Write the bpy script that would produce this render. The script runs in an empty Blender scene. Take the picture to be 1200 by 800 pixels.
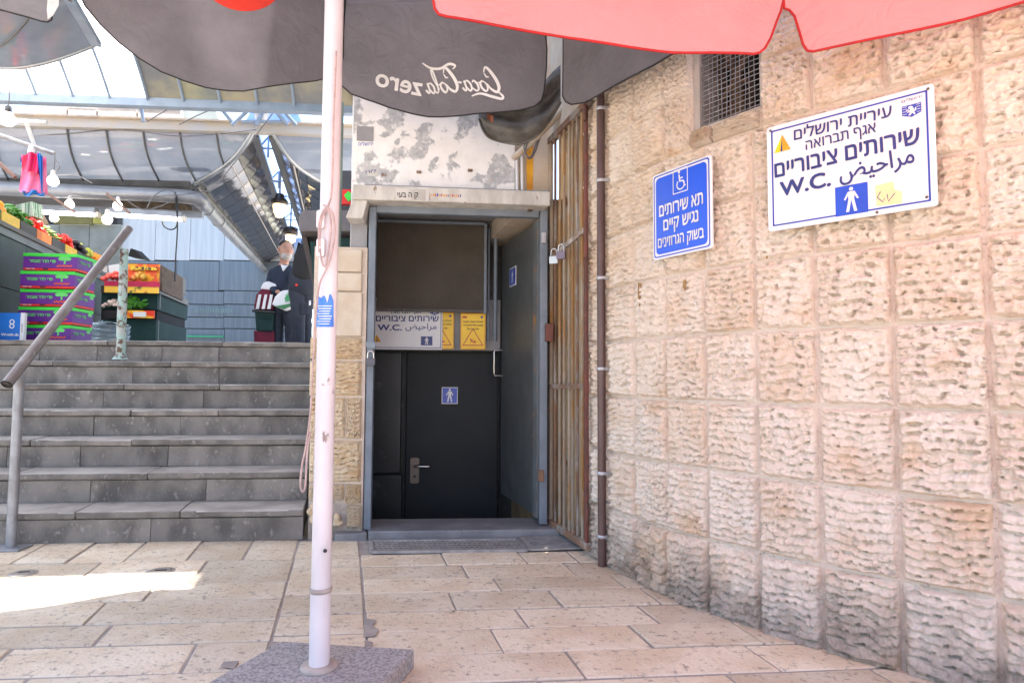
import bpy, bmesh, math, random
import numpy as np
from mathutils import Vector, Matrix

R = random.Random(7)
NR = np.random.RandomState(11)
SC = bpy.context.scene
COL = SC.collection
V = Vector
rad = math.radians

# ------------------------------------------------------------------ camera
F_PX, PITCH, ROLL, EYE = 720.0, math.atan(42 / 720.0), rad(0.3), 1.0
_fw = V((0, math.cos(PITCH), math.sin(PITCH)))
_up0 = V((0, -math.sin(PITCH), math.cos(PITCH)))
_rt0 = V((1, 0, 0))
_rt = _rt0 * math.cos(ROLL) + _up0 * math.sin(ROLL)
_up = _up0 * math.cos(ROLL) - _rt0 * math.sin(ROLL)
CAM = V((0, 0, EYE))
cd = bpy.data.cameras.new('camera')
cam = bpy.data.objects.new('camera', cd)
COL.objects.link(cam)
cam.matrix_world = Matrix(((_rt.x, _up.x, -_fw.x, 0), (_rt.y, _up.y, -_fw.y, 0), (_rt.z, _up.z, -_fw.z, EYE), (0, 0, 0, 1)))
cd.sensor_fit = 'HORIZONTAL'; cd.sensor_width = 36.0; cd.lens = 36.0 * F_PX / 1200.0
cd.clip_start = 0.02; cd.clip_end = 2000
SC.camera = cam

# ------------------------------------------------------------------ light
SUN_DIR = V((0.03, 0.19, 0.98)).normalized()          # towards the sun
wd = bpy.data.worlds.new('World'); SC.world = wd; wd.use_nodes = True
_nt = wd.node_tree; _nt.nodes.clear()
_o = _nt.nodes.new('ShaderNodeOutputWorld'); _b = _nt.nodes.new('ShaderNodeBackground'); _s = _nt.nodes.new('ShaderNodeTexSky')
_s.sky_type = 'NISHITA'; _s.sun_disc = False
_s.sun_elevation = math.asin(SUN_DIR.z); _s.sun_rotation = math.atan2(SUN_DIR.x, SUN_DIR.y)
_s.air_density = 1.0; _s.dust_density = 2.0; _s.ozone_density = 1.0
_b.inputs['Strength'].default_value = 0.15
_nt.links.new(_s.outputs[0], _b.inputs[0]); _nt.links.new(_b.outputs[0], _o.inputs[0])
sl = bpy.data.lights.new('sun', 'SUN'); sl.energy = 4.5; sl.angle = rad(0.5); sl.color = (1.0, 0.95, 0.88)
so = bpy.data.objects.new('sun', sl); COL.objects.link(so)
so.rotation_euler = SUN_DIR.to_track_quat('Z', 'Y').to_euler(); so.location = (0, 0, 12)
SC.view_settings.view_transform = 'Standard'
try: SC.view_settings.look = 'None'
except Exception: pass
SC.view_settings.gamma = 1.0; SC.view_settings.use_curve_mapping = False
SC.view_settings.exposure = 2.15
SC.render.engine = 'CYCLES'
SC.cycles.use_denoising = True
SC.cycles.max_bounces = 8; SC.cycles.diffuse_bounces = 5; SC.cycles.transparent_max_bounces = 12
SC.cycles.sample_clamp_indirect = 6.0

# ------------------------------------------------------------------ pixel rays (1200 x 800 photograph) to points of the place
def ray(x, y): return _fw + _rt * ((x - 600) / F_PX) + _up * ((400 - y) / F_PX)
def P(x, y, Y): d = ray(x, y); return CAM + d * (Y / d.y)                       # at depth Y
def G(x, y, z=0.0): d = ray(x, y); return CAM + d * ((z - EYE) / d.z)            # at height z
USL = 0.10
def W(x, y, Y0, sl=USL):                                                        # on the facade plane Y = Y0 + sl * X
    d = ray(x, y); return CAM + d * (Y0 / (d.y - sl * d.x))
def isect(x, y, o, n): d = ray(x, y); return CAM + d * ((o - CAM).dot(n) / d.dot(n))
U = V((1, USL, 0)).normalized()            # along the facades
NF = V((U.y, -U.x, 0))                     # out of the facades, towards the street
VD = V((-0.27, 1, 0)).normalized()         # up the lane
ZU = V((0, 0, 1))

# ------------------------------------------------------------------ objects
ORG = {}
def tag(o, label=None, cat=None, group=None, kind=None):
    if label: o['label'] = label
    if cat: o['category'] = cat
    if group: o['group'] = group
    if kind: o['kind'] = kind
    elif cat: o['kind'] = 'thing'
    return o
def thing(name, loc, label, cat, group=None, rz=0.0):
    o = bpy.data.objects.new(name, None); COL.objects.link(o)
    o.empty_display_size = 0.1
    o.location = V(loc); o.rotation_euler = (0, 0, rz); ORG[o] = V(loc)
    return tag(o, label, cat, group)
def copy_tree(o, parent=None):
    c = o.copy(); COL.objects.link(c)
    if parent: c.parent = parent
    for ch in o.children: copy_tree(ch, c)
    return c
def hx(r, g, b):                                                                # sRGB 0..255 to linear
    f = lambda v: (v / 255.0) / 12.92 if v <= 10 else (((v / 255.0) + 0.055) / 1.055) ** 2.4
    return (f(r), f(g), f(b), 1.0)

class B:
    """collects shapes and links them as ONE mesh object"""
    def __init__(s): s.v = []; s.f = []; s.sm = []
    def add(s, vs, fs, smooth=False):
        n = len(s.v); s.v += [V(p) for p in vs]
        for f in fs: s.f.append([n + i for i in f]); s.sm.append(smooth)
        return s
    def box(s, c, size, rz=0.0, m=None):
        x, y, z = size[0] / 2, size[1] / 2, size[2] / 2
        mm = m if m is not None else Matrix.Rotation(rz, 3, 'Z')
        p = [V(c) + mm @ V((a * x, b * y, d * z)) for d in (-1, 1) for a, b in ((-1, -1), (1, -1), (1, 1), (-1, 1))]
        return s.add(p, [(3, 2, 1, 0), (4, 5, 6, 7), (0, 1, 5, 4), (1, 2, 6, 5), (2, 3, 7, 6), (3, 0, 4, 7)])
    def prism(s, poly, vec):
        """polygon (any winding) extruded by vec"""
        poly = [V(p) for p in poly]; vec = V(vec); n = len(poly)
        nor = V((0, 0, 0))
        for i in range(n): nor += (poly[i] - poly[0]).cross(poly[(i + 1) % n] - poly[0])
        if nor.dot(vec) > 0: poly = poly[::-1]
        q = [p + vec for p in poly]
        fs = [tuple(range(n)), tuple(reversed(range(n, 2 * n)))] + [(i, i + n, (i + 1) % n + n, (i + 1) % n) for i in range(n)]
        return s.add(poly + q, [tuple(f) for f in fs])
    def tube(s, pts, r, n=8, caps=True, smooth=True):
        pts = [V(p) for p in pts]; k = len(pts)
        rs = r if isinstance(r, (list, tuple)) else [r] * k
        d0 = (pts[1] - pts[0]).normalized()
        a = d0.cross(ZU) if abs(d0.z) < 0.95 else d0.cross(V((1, 0, 0)))
        a.normalize(); vs = []
        for i in range(k):
            d = (pts[min(i + 1, k - 1)] - pts[max(i - 1, 0)])
            if d.length < 1e-9: d = d0
            d = d.normalized()
            a = (a - d * a.dot(d))
            a = a.normalized() if a.length > 1e-6 else d.orthogonal().normalized()
            b = d.cross(a)
            for j in range(n):
                t = 2 * math.pi * j / n
                vs.append(pts[i] + (a * math.cos(t) + b * math.sin(t)) * rs[i])
        fs = [(i * n + j, i * n + (j + 1) % n, (i + 1) * n + (j + 1) % n, (i + 1) * n + j) for i in range(k - 1) for j in range(n)]
        s.add(vs, fs, smooth)
        if caps:
            s.add([vs[j] for j in range(n)], [tuple(reversed(range(n)))]); s.add(vs[-n:], [tuple(range(n))])
        return s
    def bar(s, a, b, w, h, up=ZU):
        """a square bar from a to b; w across, h along up"""
        a, b = V(a), V(b); d = (b - a).normalized()
        x = d.cross(up)
        if x.length < 1e-6: x = d.orthogonal()
        x.normalize(); y = x.cross(d).normalized()
        poly = [a - x * w / 2 - y * h / 2, a + x * w / 2 - y * h / 2, a + x * w / 2 + y * h / 2, a - x * w / 2 + y * h / 2]
        return s.prism(poly, b - a)
    def lathe(s, prof, c, axis=ZU, n=16, smooth=True):
        """prof: (radius, height) pairs"""
        axis = V(axis).normalized(); a = axis.orthogonal().normalized(); b = axis.cross(a); c = V(c)
        vs = []
        for r, h in prof:
            for j in range(n):
                t = 2 * math.pi * j / n
                vs.append(c + axis * h + (a * math.cos(t) + b * math.sin(t)) * max(r, 1e-4))
        k = len(prof)
        fs = [(i * n + j, i * n + (j + 1) % n, (i + 1) * n + (j + 1) % n, (i + 1) * n + j) for i in range(k - 1) for j in range(n)]
        s.add(vs, fs, smooth); s.add(vs[:n], [tuple(reversed(range(n)))]); s.add(vs[-n:], [tuple(range(n))])
        return s
    def ball(s, c, r, n=8, m=6, sc=(1, 1, 1), rot=None):
        c = V(c); vs = []
        for i in range(m + 1):
            ph = math.pi * i / m
            for j in range(n):
                t = 2 * math.pi * j / n
                p = V((math.sin(ph) * math.cos(t) * sc[0], math.sin(ph) * math.sin(t) * sc[1], math.cos(ph) * sc[2])) * r
                vs.append(c + (rot @ p if rot else p))
        fs = [(i * n + j, (i + 1) * n + j, (i + 1) * n + (j + 1) % n, i * n + (j + 1) % n) for i in range(m) for j in range(n)]
        return s.add(vs, fs, True)
    def grid(s, fn, nu, nv, smooth=True):
        vs = [fn(i / nu, j / nv) for i in range(nu + 1) for j in range(nv + 1)]
        fs = [(i * (nv + 1) + j, (i + 1) * (nv + 1) + j, (i + 1) * (nv + 1) + j + 1, i * (nv + 1) + j + 1) for i in range(nu) for j in range(nv)]
        return s.add(vs, fs, smooth)
    def mesh(s, name, off=V((0, 0, 0)), bev=0.0, seg=1):
        me = bpy.data.meshes.new(name)
        me.from_pydata([tuple(p - off) for p in s.v], [], s.f)
        me.polygons.foreach_set('use_smooth', s.sm)
        if bev:
            bm = bmesh.new(); bm.from_mesh(me)
            bmesh.ops.remove_doubles(bm, verts=bm.verts, dist=1e-5)
            es = [e for e in bm.edges if len(e.link_faces) == 2 and e.calc_face_angle(0) > 0.6]
            bmesh.ops.bevel(bm, geom=es, offset=bev, segments=seg, profile=0.5, affect='EDGES', clamp_overlap=True)
            bm.to_mesh(me); bm.free()
        me.update(); return me
    def build(s, name, mat, parent=None, bev=0.0, seg=1, label=None, cat=None, group=None, kind=None, base=None):
        if parent is not None: org = ORG[parent]
        elif base is not None: org = V(base)
        else:
            lo = min(p.z for p in s.v); org = sum(s.v, V((0, 0, 0))) / len(s.v); org.z = lo
        o = bpy.data.objects.new(name, s.mesh(name, org, bev, seg))
        if mat: o.data.materials.append(mat)
        COL.objects.link(o)
        if parent is not None: o.parent = parent
        else: o.location = org
        ORG[o] = org
        return tag(o, label, cat, group, kind)

# ------------------------------------------------------------------ materials
def _n(nt, t, **kw):
    n = nt.nodes.new(t)
    for k, v in kw.items(): setattr(n, k, v)
    return n
def noise(nt, vec, scale, detail=5, rough=0.6, dist=0.0):
    n = _n(nt, 'ShaderNodeTexNoise'); n.inputs['Scale'].default_value = scale; n.inputs['Detail'].default_value = detail
    n.inputs['Roughness'].default_value = rough; n.inputs['Distortion'].default_value = dist
    nt.links.new(vec, n.inputs['Vector']); return n.outputs['Fac']
def ramp(nt, fac, a, b):
    m = _n(nt, 'ShaderNodeMapRange'); m.interpolation_type = 'SMOOTHSTEP'
    m.inputs['From Min'].default_value = a; m.inputs['From Max'].default_value = b
    nt.links.new(fac, m.inputs['Value']); return m.outputs['Result']
def mixc(nt, fac, a, b, mode='MIX'):
    m = _n(nt, 'ShaderNodeMix', data_type='RGBA', blend_type=mode)
    for s, v in ((m.inputs['Factor'], fac), (m.inputs[6], a), (m.inputs[7], b)):
        if isinstance(v, (float, int)): s.default_value = v
        elif isinstance(v, tuple): s.default_value = v
        else: nt.links.new(v, s)
    return m.outputs[2]
def mth(nt, op, a, b=0.0):
    m = _n(nt, 'ShaderNodeMath', operation=op)
    for s, v in ((m.inputs[0], a), (m.inputs[1], b)):
        if isinstance(v, (float, int)): s.default_value = v
        else: nt.links.new(v, s)
    return m.outputs[0]
def coords(nt, rnd=True, scale=(1, 1, 1)):
    tc = _n(nt, 'ShaderNodeTexCoord'); mp = _n(nt, 'ShaderNodeMapping'); mp.inputs['Scale'].default_value = scale
    nt.links.new(tc.outputs['Object'], mp.inputs['Vector']); v = mp.outputs['Vector']
    if rnd:
        oi = _n(nt, 'ShaderNodeObjectInfo'); cb = _n(nt, 'ShaderNodeCombineXYZ')
        nt.links.new(mth(nt, 'MULTIPLY', oi.outputs['Random'], 53.0), cb.inputs[0])
        nt.links.new(mth(nt, 'MULTIPLY', oi.outputs['Random'], 91.0), cb.inputs[2])
        ad = _n(nt, 'ShaderNodeVectorMath', operation='ADD')
        nt.links.new(v, ad.inputs[0]); nt.links.new(cb.outputs[0], ad.inputs[1]); v = ad.outputs[0]
    return v
def newmat(name):
    m = bpy.data.materials.new(name); m.use_nodes = True; nt = m.node_tree
    bs = nt.nodes['Principled BSDF']; return m, nt, bs
def M(name, c1, c2=None, sc=6.0, lo=0.35, hi=0.65, rough=0.6, r2=None, metal=0.0, bump=0.0, bsc=60.0, c3=None, sc3=3.0, t3=(0.6, 0.68),
      rnd=0.0, stretch=(1, 1, 1), spec=0.5, emit=None, estr=0.0, bdist=0.01, trans=0.0, alpha=1.0, coat=0.0):
    m, nt, bs = newmat(name); L = nt.links
    c2 = c2 or tuple([min(1, x * 0.8) for x in c1[:3]] + [1.0])
    vec = coords(nt, True, stretch)
    col = mixc(nt, ramp(nt, noise(nt, vec, sc, 6), lo, hi), c1, c2)
    if c3: col = mixc(nt, ramp(nt, noise(nt, vec, sc3, 8, 0.68), t3[0], t3[1]), col, c3)
    if rnd:
        oi = _n(nt, 'ShaderNodeObjectInfo'); mr = _n(nt, 'ShaderNodeMapRange')
        mr.inputs['To Min'].default_value = 1 - rnd; mr.inputs['To Max'].default_value = 1 + rnd
        L.new(oi.outputs['Random'], mr.inputs['Value'])
        cb = _n(nt, 'ShaderNodeCombineColor')
        for i in range(3): L.new(mr.outputs[0], cb.inputs[i])
        col = mixc(nt, 1.0, col, cb.outputs[0], 'MULTIPLY')
    L.new(col, bs.inputs['Base Color'])
    if r2 is not None:
        mr = _n(nt, 'ShaderNodeMapRange'); mr.inputs['To Min'].default_value = rough; mr.inputs['To Max'].default_value = r2
        L.new(noise(nt, vec, sc * 2.3, 5), mr.inputs['Value']); L.new(mr.outputs[0], bs.inputs['Roughness'])
    else: bs.inputs['Roughness'].default_value = rough
    bs.inputs['Metallic'].default_value = metal
    bs.inputs['Specular IOR Level'].default_value = spec
    if coat: bs.inputs['Coat Weight'].default_value = coat; bs.inputs['Coat Roughness'].default_value = 0.15
    if trans: bs.inputs['Transmission Weight'].default_value = trans
    if emit: bs.inputs['Emission Color'].default_value = emit; bs.inputs['Emission Strength'].default_value = estr
    if bump:
        bp = _n(nt, 'ShaderNodeBump'); bp.inputs['Strength'].default_value = bump; bp.inputs['Distance'].default_value = bdist
        L.new(noise(nt, vec, bsc, 6, 0.6), bp.inputs['Height']); L.new(bp.outputs[0], bs.inputs['Normal'])
    return m
def cloth_mat(name, c1, c2, trans, rough=0.85, weave=900.0):
    """woven cloth: a share of the light comes through from the other side"""
    m, nt, bs = newmat(name); L = nt.links; vec = coords(nt, False)
    col = mixc(nt, ramp(nt, noise(nt, vec, 3.0, 7, 0.65), 0.35, 0.7), c1, c2)
    col = mixc(nt, mth(nt, 'MULTIPLY', noise(nt, vec, weave, 2), 0.35), col, tuple([x * 0.6 for x in c1[:3]] + [1]))
    L.new(col, bs.inputs['Base Color']); bs.inputs['Roughness'].default_value = rough; bs.inputs['Specular IOR Level'].default_value = 0.2
    bp = _n(nt, 'ShaderNodeBump'); bp.inputs['Strength'].default_value = 0.7; bp.inputs['Distance'].default_value = 0.03
    L.new(noise(nt, vec, 6.0, 6, 0.55, 1.6), bp.inputs['Height']); L.new(bp.outputs[0], bs.inputs['Normal'])
    tr = _n(nt, 'ShaderNodeBsdfTranslucent'); L.new(col, tr.inputs['Color'])
    mx = _n(nt, 'ShaderNodeMixShader'); mx.inputs[0].default_value = trans
    L.new(bs.outputs[0], mx.inputs[1]); L.new(tr.outputs[0], mx.inputs[2])
    L.new(mx.outputs[0], nt.nodes['Material Output'].inputs['Surface'])
    return m

# ------------------------------------------------------------------ flat print and lettering
class Plane:
    """a flat face: origin o (lower left), unit axes ex, ey; n points to the viewer"""
    def __init__(s, o, ex, ey, w=1, h=1):
        s.o, s.ex, s.ey = V(o), V(ex).normalized(), V(ey).normalized(); s.n = s.ex.cross(s.ey); s.w, s.h = w, h
    def uv(s, x, y): p = isect(x, y, s.o, s.n) - s.o; return p.dot(s.ex), p.dot(s.ey)
    def pt(s, u, v, off=0.0): return s.o + s.ex * u + s.ey * v + s.n * off
    def px(s, x, y, off=0.0): return s.pt(*s.uv(x, y), off)
def flat(pl, polys, off, name, mat, parent):
    b = B()
    for q in polys:
        ps = [pl.pt(u, v, off) for u, v in q]
        a = V((0, 0, 0))
        for i in range(len(ps)): a += (ps[i] - ps[0]).cross(ps[(i + 1) % len(ps)] - ps[0])
        if a.dot(pl.n) < 0: ps = ps[::-1]
        b.add(ps, [tuple(range(len(ps)))])
    return b.build(name, mat, parent)
_TX = {}
from mathutils.geometry import tessellate_polygon, interpolate_bezier
def glyphs(body):
    """outlines of a piece of writing, filled contour by contour (holes kept): list of (verts, tris); height of a plain letter"""
    if body in _TX: return _TX[body]
    def outlines(txt):
        c = bpy.data.curves.new('lettering', 'FONT'); c.body = txt; c.size = 1.0
        o = bpy.data.objects.new('lettering', c); COL.objects.link(o)
        dg = bpy.context.evaluated_depsgraph_get(); dg.update()
        cu = o.evaluated_get(dg).to_curve(dg); L = []
        for s in cu.splines:
            p = s.bezier_points; k = len(p); q = []
            for j in range(k):
                a_, b_ = p[j], p[(j + 1) % k]
                q += [V((v.x, v.y, 0)) for v in interpolate_bezier(a_.co, a_.handle_right, b_.handle_left, b_.co, 5)[:-1]]
            r = [q[0]]
            for v in q[1:]:
                if (v - r[-1]).length > 1e-4: r.append(v)
            if (r[0] - r[-1]).length < 1e-4: r.pop()
            if len(r) > 2: L.append(r)
        o.evaluated_get(dg).to_curve_clear(); bpy.data.objects.remove(o); bpy.data.curves.remove(c)
        return L
    area = lambda q: sum(q[j].x * q[(j + 1) % len(q)].y - q[(j + 1) % len(q)].x * q[j].y for j in range(len(q))) / 2
    L = outlines(body); big = max(L, key=lambda q: abs(area(q))); sg = 1 if area(big) > 0 else -1
    outs = [q for q in L if area(q) * sg > 0]; holes = [q for q in L if area(q) * sg < 0]
    def inside(p, q):
        c = False
        for j in range(len(q)):
            a_, b_ = q[j], q[j - 1]
            if (a_.y > p.y) != (b_.y > p.y) and p.x < (b_.x - a_.x) * (p.y - a_.y) / (b_.y - a_.y) + a_.x: c = not c
        return c
    res = []
    for q in outs:
        hs = [h for h in holes if inside(h[0], q)]
        poly = [q] + hs; flat_ = [v for s in poly for v in s]
        res.append((flat_, [tuple(t) for t in tessellate_polygon(poly)]))
    ref = 'ה' if any('\u0590' <= ch <= '\u05ff' for ch in body) else ('\ufe8d' if any(ch > '\ufb50' for ch in body) else ('x' if body.islower() else 'H'))
    rh = max(v.y for q in outlines(ref) for v in q)
    _TX[body] = (res, rh); return _TX[body]
def heb(s): return s[::-1]
def lettering(pl, body, a, b, h, mat, parent, off=0.0015, bold=0.0, shear=0.0, cap=None, name='lettering', mirror=False):
    """writing set between the baseline ends a and b (u, v); h is the height of a letter"""
    res, rh = glyphs(body)
    x0 = min(v.x for q, _ in res for v in q); x1 = max(v.x for q, _ in res for v in q)
    a, b = V((a[0], a[1], 0)), V((b[0], b[1], 0)); d = b - a; up = V((-d.y, d.x, 0)).normalized()
    sx = (x1 - x0) / max(d.length, 1e-6); bb = B()
    shifts = [(0, 0)] if not bold else [(0, 0)] + [(bold * math.cos(t), bold * math.sin(t)) for t in (0, 1.05, 2.09, 3.14, 4.19, 5.24)]
    for k, (vs, fs) in enumerate(res):
        for j, (dx, dy) in enumerate(shifts):
            out = []
            for v in vs:
                y = (v.y + dy) / rh * h
                t = (v.x + dx + shear * v.y - x0) / (x1 - x0)
                if mirror: t = 1 - t
                q = a + d * t + up * y
                out.append(pl.pt(q.x, q.y, off + .00006 * ((k % 5) + 5 * j)))
            fl_ = []
            for f in fs:
                n_ = (out[f[1]] - out[f[0]]).cross(out[f[2]] - out[f[0]])
                fl_.append(f if n_.dot(pl.n) > 0 else tuple(reversed(f)))
            bb.add(out, fl_)
    return bb.build(name, mat, parent)
def ribbon(pts, ws):
    """flat stroke along 2-D points with widths: list of quads"""
    qs = []; n = len(pts)
    L = []
    for i in range(n):
        p = pts[i]; q0 = pts[max(i - 1, 0)]; q1 = pts[min(i + 1, n - 1)]
        dx, dy = q1[0] - q0[0], q1[1] - q0[1]; l = math.hypot(dx, dy) or 1
        w = ws[i] / 2
        L.append(((p[0] - dy / l * w, p[1] + dx / l * w), (p[0] + dy / l * w, p[1] - dx / l * w)))
    for i in range(n - 1): qs.append([L[i][0], L[i + 1][0], L[i + 1][1], L[i][1]])
    return qs
def smooth_path(pts, n=6):
    out = []; k = len(pts)
    for i in range(k - 1):
        p0, p1, p2, p3 = pts[max(i - 1, 0)], pts[i], pts[i + 1], pts[min(i + 2, k - 1)]
        for j in range(n):
            t = j / n
            out.append(tuple(0.5 * ((2 * b) + (c - a) * t + (2 * a - 5 * b + 4 * c - d) * t * t + (3 * b - a - 3 * c + d) * t ** 3) for a, b, c, d in zip(p0, p1, p2, p3)))
    out.append(tuple(pts[-1])); return out
def rrect(x0, y0, x1, y1, r, n=5):
    o = []
    for cx, cy, a0 in ((x1 - r, y1 - r, 0), (x0 + r, y1 - r, 90), (x0 + r, y0 + r, 180), (x1 - r, y0 + r, 270)):
        for i in range(n + 1):
            t = rad(a0 + 90 * i / n); o.append((cx + r * math.cos(t), cy + r * math.sin(t)))
    return o
def ring(outer, inner):
    n = len(outer); return [[outer[i], outer[(i + 1) % n], inner[(i + 1) % n], inner[i]] for i in range(n)]
def disc(cx, cy, r, n=14): return [(cx + r * math.cos(2 * math.pi * i / n), cy + r * math.sin(2 * math.pi * i / n)) for i in range(n)]
def man_sign(cx, cy, h):
    """the standing man pictogram"""
    k = h
    P_ = lambda pts: [(cx + x * k, cy + y * k) for x, y in pts]
    return [disc(cx, cy + .43 * k, .075 * k),
            P_([(-.11, .33), (.11, .33), (.13, .30), (.10, .02), (-.10, .02), (-.13, .30)]),
            P_([(-.12, .33), (-.27, .03), (-.21, 0), (-.09, .22)]), P_([(.12, .33), (.27, .03), (.21, 0), (.09, .22)]),
            P_([(-.10, .04), (.01, .04), (-.09, -.48), (-.20, -.48)]), P_([(.10, .04), (-.01, .04), (.09, -.48), (.20, -.48)])]
# ------------------------------------------------------------------ materials of the setting
def stone_mat(name, ca, cb, cc, grime=False):
    """rough limestone: cream to ochre, pits with dark dirt, grime splashed on the foot of the wall"""
    m, nt, bs = newmat(name); L = nt.links; vec = coords(nt, True)
    oi = _n(nt, 'ShaderNodeObjectInfo')
    f = mth(nt, 'ADD', mth(nt, 'MULTIPLY', ramp(nt, noise(nt, vec, 7.0, 7, 0.65), 0.3, 0.7), 0.6), mth(nt, 'MULTIPLY', mth(nt, 'POWER', oi.outputs['Random'], 1.5), 0.5))
    f.node.use_clamp = True; col = mixc(nt, f, ca, cb)
    col = mixc(nt, mth(nt, 'MULTIPLY', ramp(nt, noise(nt, vec, 3.2, 5), 0.52, 0.72), 0.8), col, cc)
    vs = coords(nt, True, (44, 44, 85))
    sel = ramp(nt, noise(nt, vec, 2.3, 3), 0.46, 0.62)
    pit = mth(nt, 'MULTIPLY', ramp(nt, noise(nt, vs, 1.0, 3, 0.55), 0.58, 0.64), sel)
    col = mixc(nt, mth(nt, 'MULTIPLY', pit, 0.45), col, (0.085, 0.07, 0.06, 1))
    if grime:
        ge = _n(nt, 'ShaderNodeNewGeometry'); sp = _n(nt, 'ShaderNodeSeparateXYZ'); L.new(ge.outputs['Position'], sp.inputs[0])
        edge = mth(nt, 'ADD', sp.outputs['Z'], mth(nt, 'MULTIPLY', noise(nt, ge.outputs['Position'], 5.0, 6, 0.7), -0.75))
        g = mth(nt, 'SUBTRACT', 1.0, ramp(nt, edge, -0.38, -0.04))
        g = mth(nt, 'MULTIPLY', g, mth(nt, 'ADD', 0.2, mth(nt, 'MULTIPLY', noise(nt, ge.outputs['Position'], 22.0, 5, 0.7), 0.9)))
        col = mixc(nt, g, col, (0.14, 0.115, 0.095, 1))
    L.new(col, bs.inputs['Base Color']); bs.inputs['Roughness'].default_value = 0.85; bs.inputs['Specular IOR Level'].default_value = 0.25
    bp = _n(nt, 'ShaderNodeBump'); bp.inputs['Strength'].default_value = 0.8; bp.inputs['Distance'].default_value = 0.015
    L.new(noise(nt, vec, 70.0, 7, 0.65), bp.inputs['Height']); L.new(bp.outputs[0], bs.inputs['Normal'])
    return m
m_wall = stone_mat('rough limestone', (0.79, 0.71, 0.62, 1), (0.70, 0.57, 0.445, 1), (0.645, 0.455, 0.30, 1), True)
m_pillar = stone_mat('ochre stone', (0.68, 0.57, 0.42, 1), (0.66, 0.50, 0.31, 1), (0.58, 0.37, 0.17, 1))
m_mortar = stone_mat('wall mortar', (0.69, 0.61, 0.535, 1), (0.65, 0.54, 0.445, 1), (0.56, 0.45, 0.36, 1), True)
m_pave = M('paving limestone', (0.67, 0.585, 0.455, 1), (0.575, 0.465, 0.33, 1), 4, rough=0.5, r2=0.75, bump=0.9, bsc=70, rnd=0.17, bdist=0.008,
           c3=(0.27, 0.225, 0.18, 1), sc3=34, t3=(0.53, 0.68), stretch=(1, 1.15, 1))
m_joint = M('paving joint', (0.27, 0.245, 0.225, 1), (0.36, 0.32, 0.285, 1), 12, rough=0.9, bump=0.3, bsc=120)
m_ground = M('far paving', (0.52, 0.44, 0.35, 1), (0.44, 0.36, 0.28, 1), 0.8, rough=0.8)
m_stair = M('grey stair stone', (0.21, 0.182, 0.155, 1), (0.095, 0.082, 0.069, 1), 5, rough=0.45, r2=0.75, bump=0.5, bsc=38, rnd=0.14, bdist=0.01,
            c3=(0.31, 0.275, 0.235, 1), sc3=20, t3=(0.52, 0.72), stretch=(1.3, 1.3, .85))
m_tread = M('worn skylit stair tread', (0.40, 0.365, 0.33, 1), (0.26, 0.235, 0.21, 1), 5, rough=0.35, r2=0.6, bump=0.25, bsc=50, rnd=0.10, c3=(0.1, 0.1, 0.1, 1), sc3=7, t3=(0.62, 0.75))  # paler than the risers: wear, with light from the sky painted in
m_landing = M('market floor stone', (0.25, 0.24, 0.23, 1), None, 2, rough=0.6)

# ------------------------------------------------------------------ ground and paving
b = B(); _xs, _ys = (-70, -1.12, 0.34, 70), (-70, 3.98, 5.3, 70)        # a well is left open for the sunken WC entrance
b.add([(x, y, -0.03) for y in _ys for x in _xs], [(j * 4 + i, j * 4 + i + 1, j * 4 + i + 5, j * 4 + i + 4) for j in range(3) for i in range(3) if (i, j) != (1, 1)])
b.build('ground', m_ground, kind='structure', base=(0, 0, -0.03))
SLP = 0.085
def rowc(x, y): p = G(x, y); return p.y - SLP * p.x                      # row constant c in Y = c + SLP*X
vk = VD.x / VD.y
A0, B0 = G(424, 680), G(335.5, 690)
def line_x(p0, y): return p0.x + (y - p0.y) * vk
b = B(); b.add([(-6.5, -2.6, -0.0055), (3.2, -2.6, -0.0055), (3.2, 3.9, -0.0055), (-6.5, 3.9, -0.0055)], [(0, 1, 2, 3)])
pave = b.build('pavement', m_joint, kind='structure', base=(0, 0, -0.012))
def slab(c0, c1, e0, e1, gap=0.006):
    """one paving stone between rows c0 < c1 and joint offsets e0 < e1 (X at Y=0 along the lane direction)"""
    def pt(c, e, dc, de):
        # X = e + vk*Y ; Y = c + SLP*X
        c, e = c + dc, e + de
        y = (c + SLP * e) / (1 - SLP * vk); return (e + vk * y, y)
    g = gap * R.uniform(0.7, 1.5); j = lambda: R.uniform(-0.0025, 0.0025)
    lo = [pt(c0, e0, g + j(), g + j()), pt(c0, e1, g + j(), -g + j()), pt(c1, e1, -g + j(), -g + j()), pt(c1, e0, -g + j(), g + j())]
    z = R.uniform(-0.0025, 0.003); t = [R.uniform(-0.0015, 0.0015) for _ in range(4)]
    bb = B(); bb.prism([(p[0], p[1], z + t[i]) for i, p in enumerate(lo)], (0, 0, -0.05))
    bb.build('paving_stone', m_pave, pave, bev=0.003)
def eoff(x, y): p = G(x, y); return p.x - vk * p.y
rc = [rowc(500, y) for y in (648, 662, 678, 694, 715, 738, 767, 801)]
while rc[-1] > -1.2: rc.append(rc[-1] - R.uniform(0.19, 0.24))
eA = eoff(426, 700); eB = eoff(333, 695)
jr = {0: [(521, 655), (614, 655), (676, 655)], 1: [(546, 670), (671, 669)], 2: [(584, 686), (728, 684), (790, 692)], 3: [(530, 704), (653, 703), (770, 703)],
      4: [(614, 727), (762, 721)], 5: [(584, 752), (755, 748), (888, 748)], 6: [(679, 783), (899, 774)]}
def right_end(c):   # where the curved wall's foot is
    return 1.9
for k in range(len(rc) - 1):
    es = [eA] + ([eoff(*q) for q in jr[k]] if k in jr else [])
    e = es[-1]
    lim = 2.6 if k < 3 else 3.1
    while e < lim: e += R.uniform(0.45, 0.85); es.append(e)
    for e0, e1 in zip(es, es[1:]): slab(rc[k + 1], rc[k], e0, e1)
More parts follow.
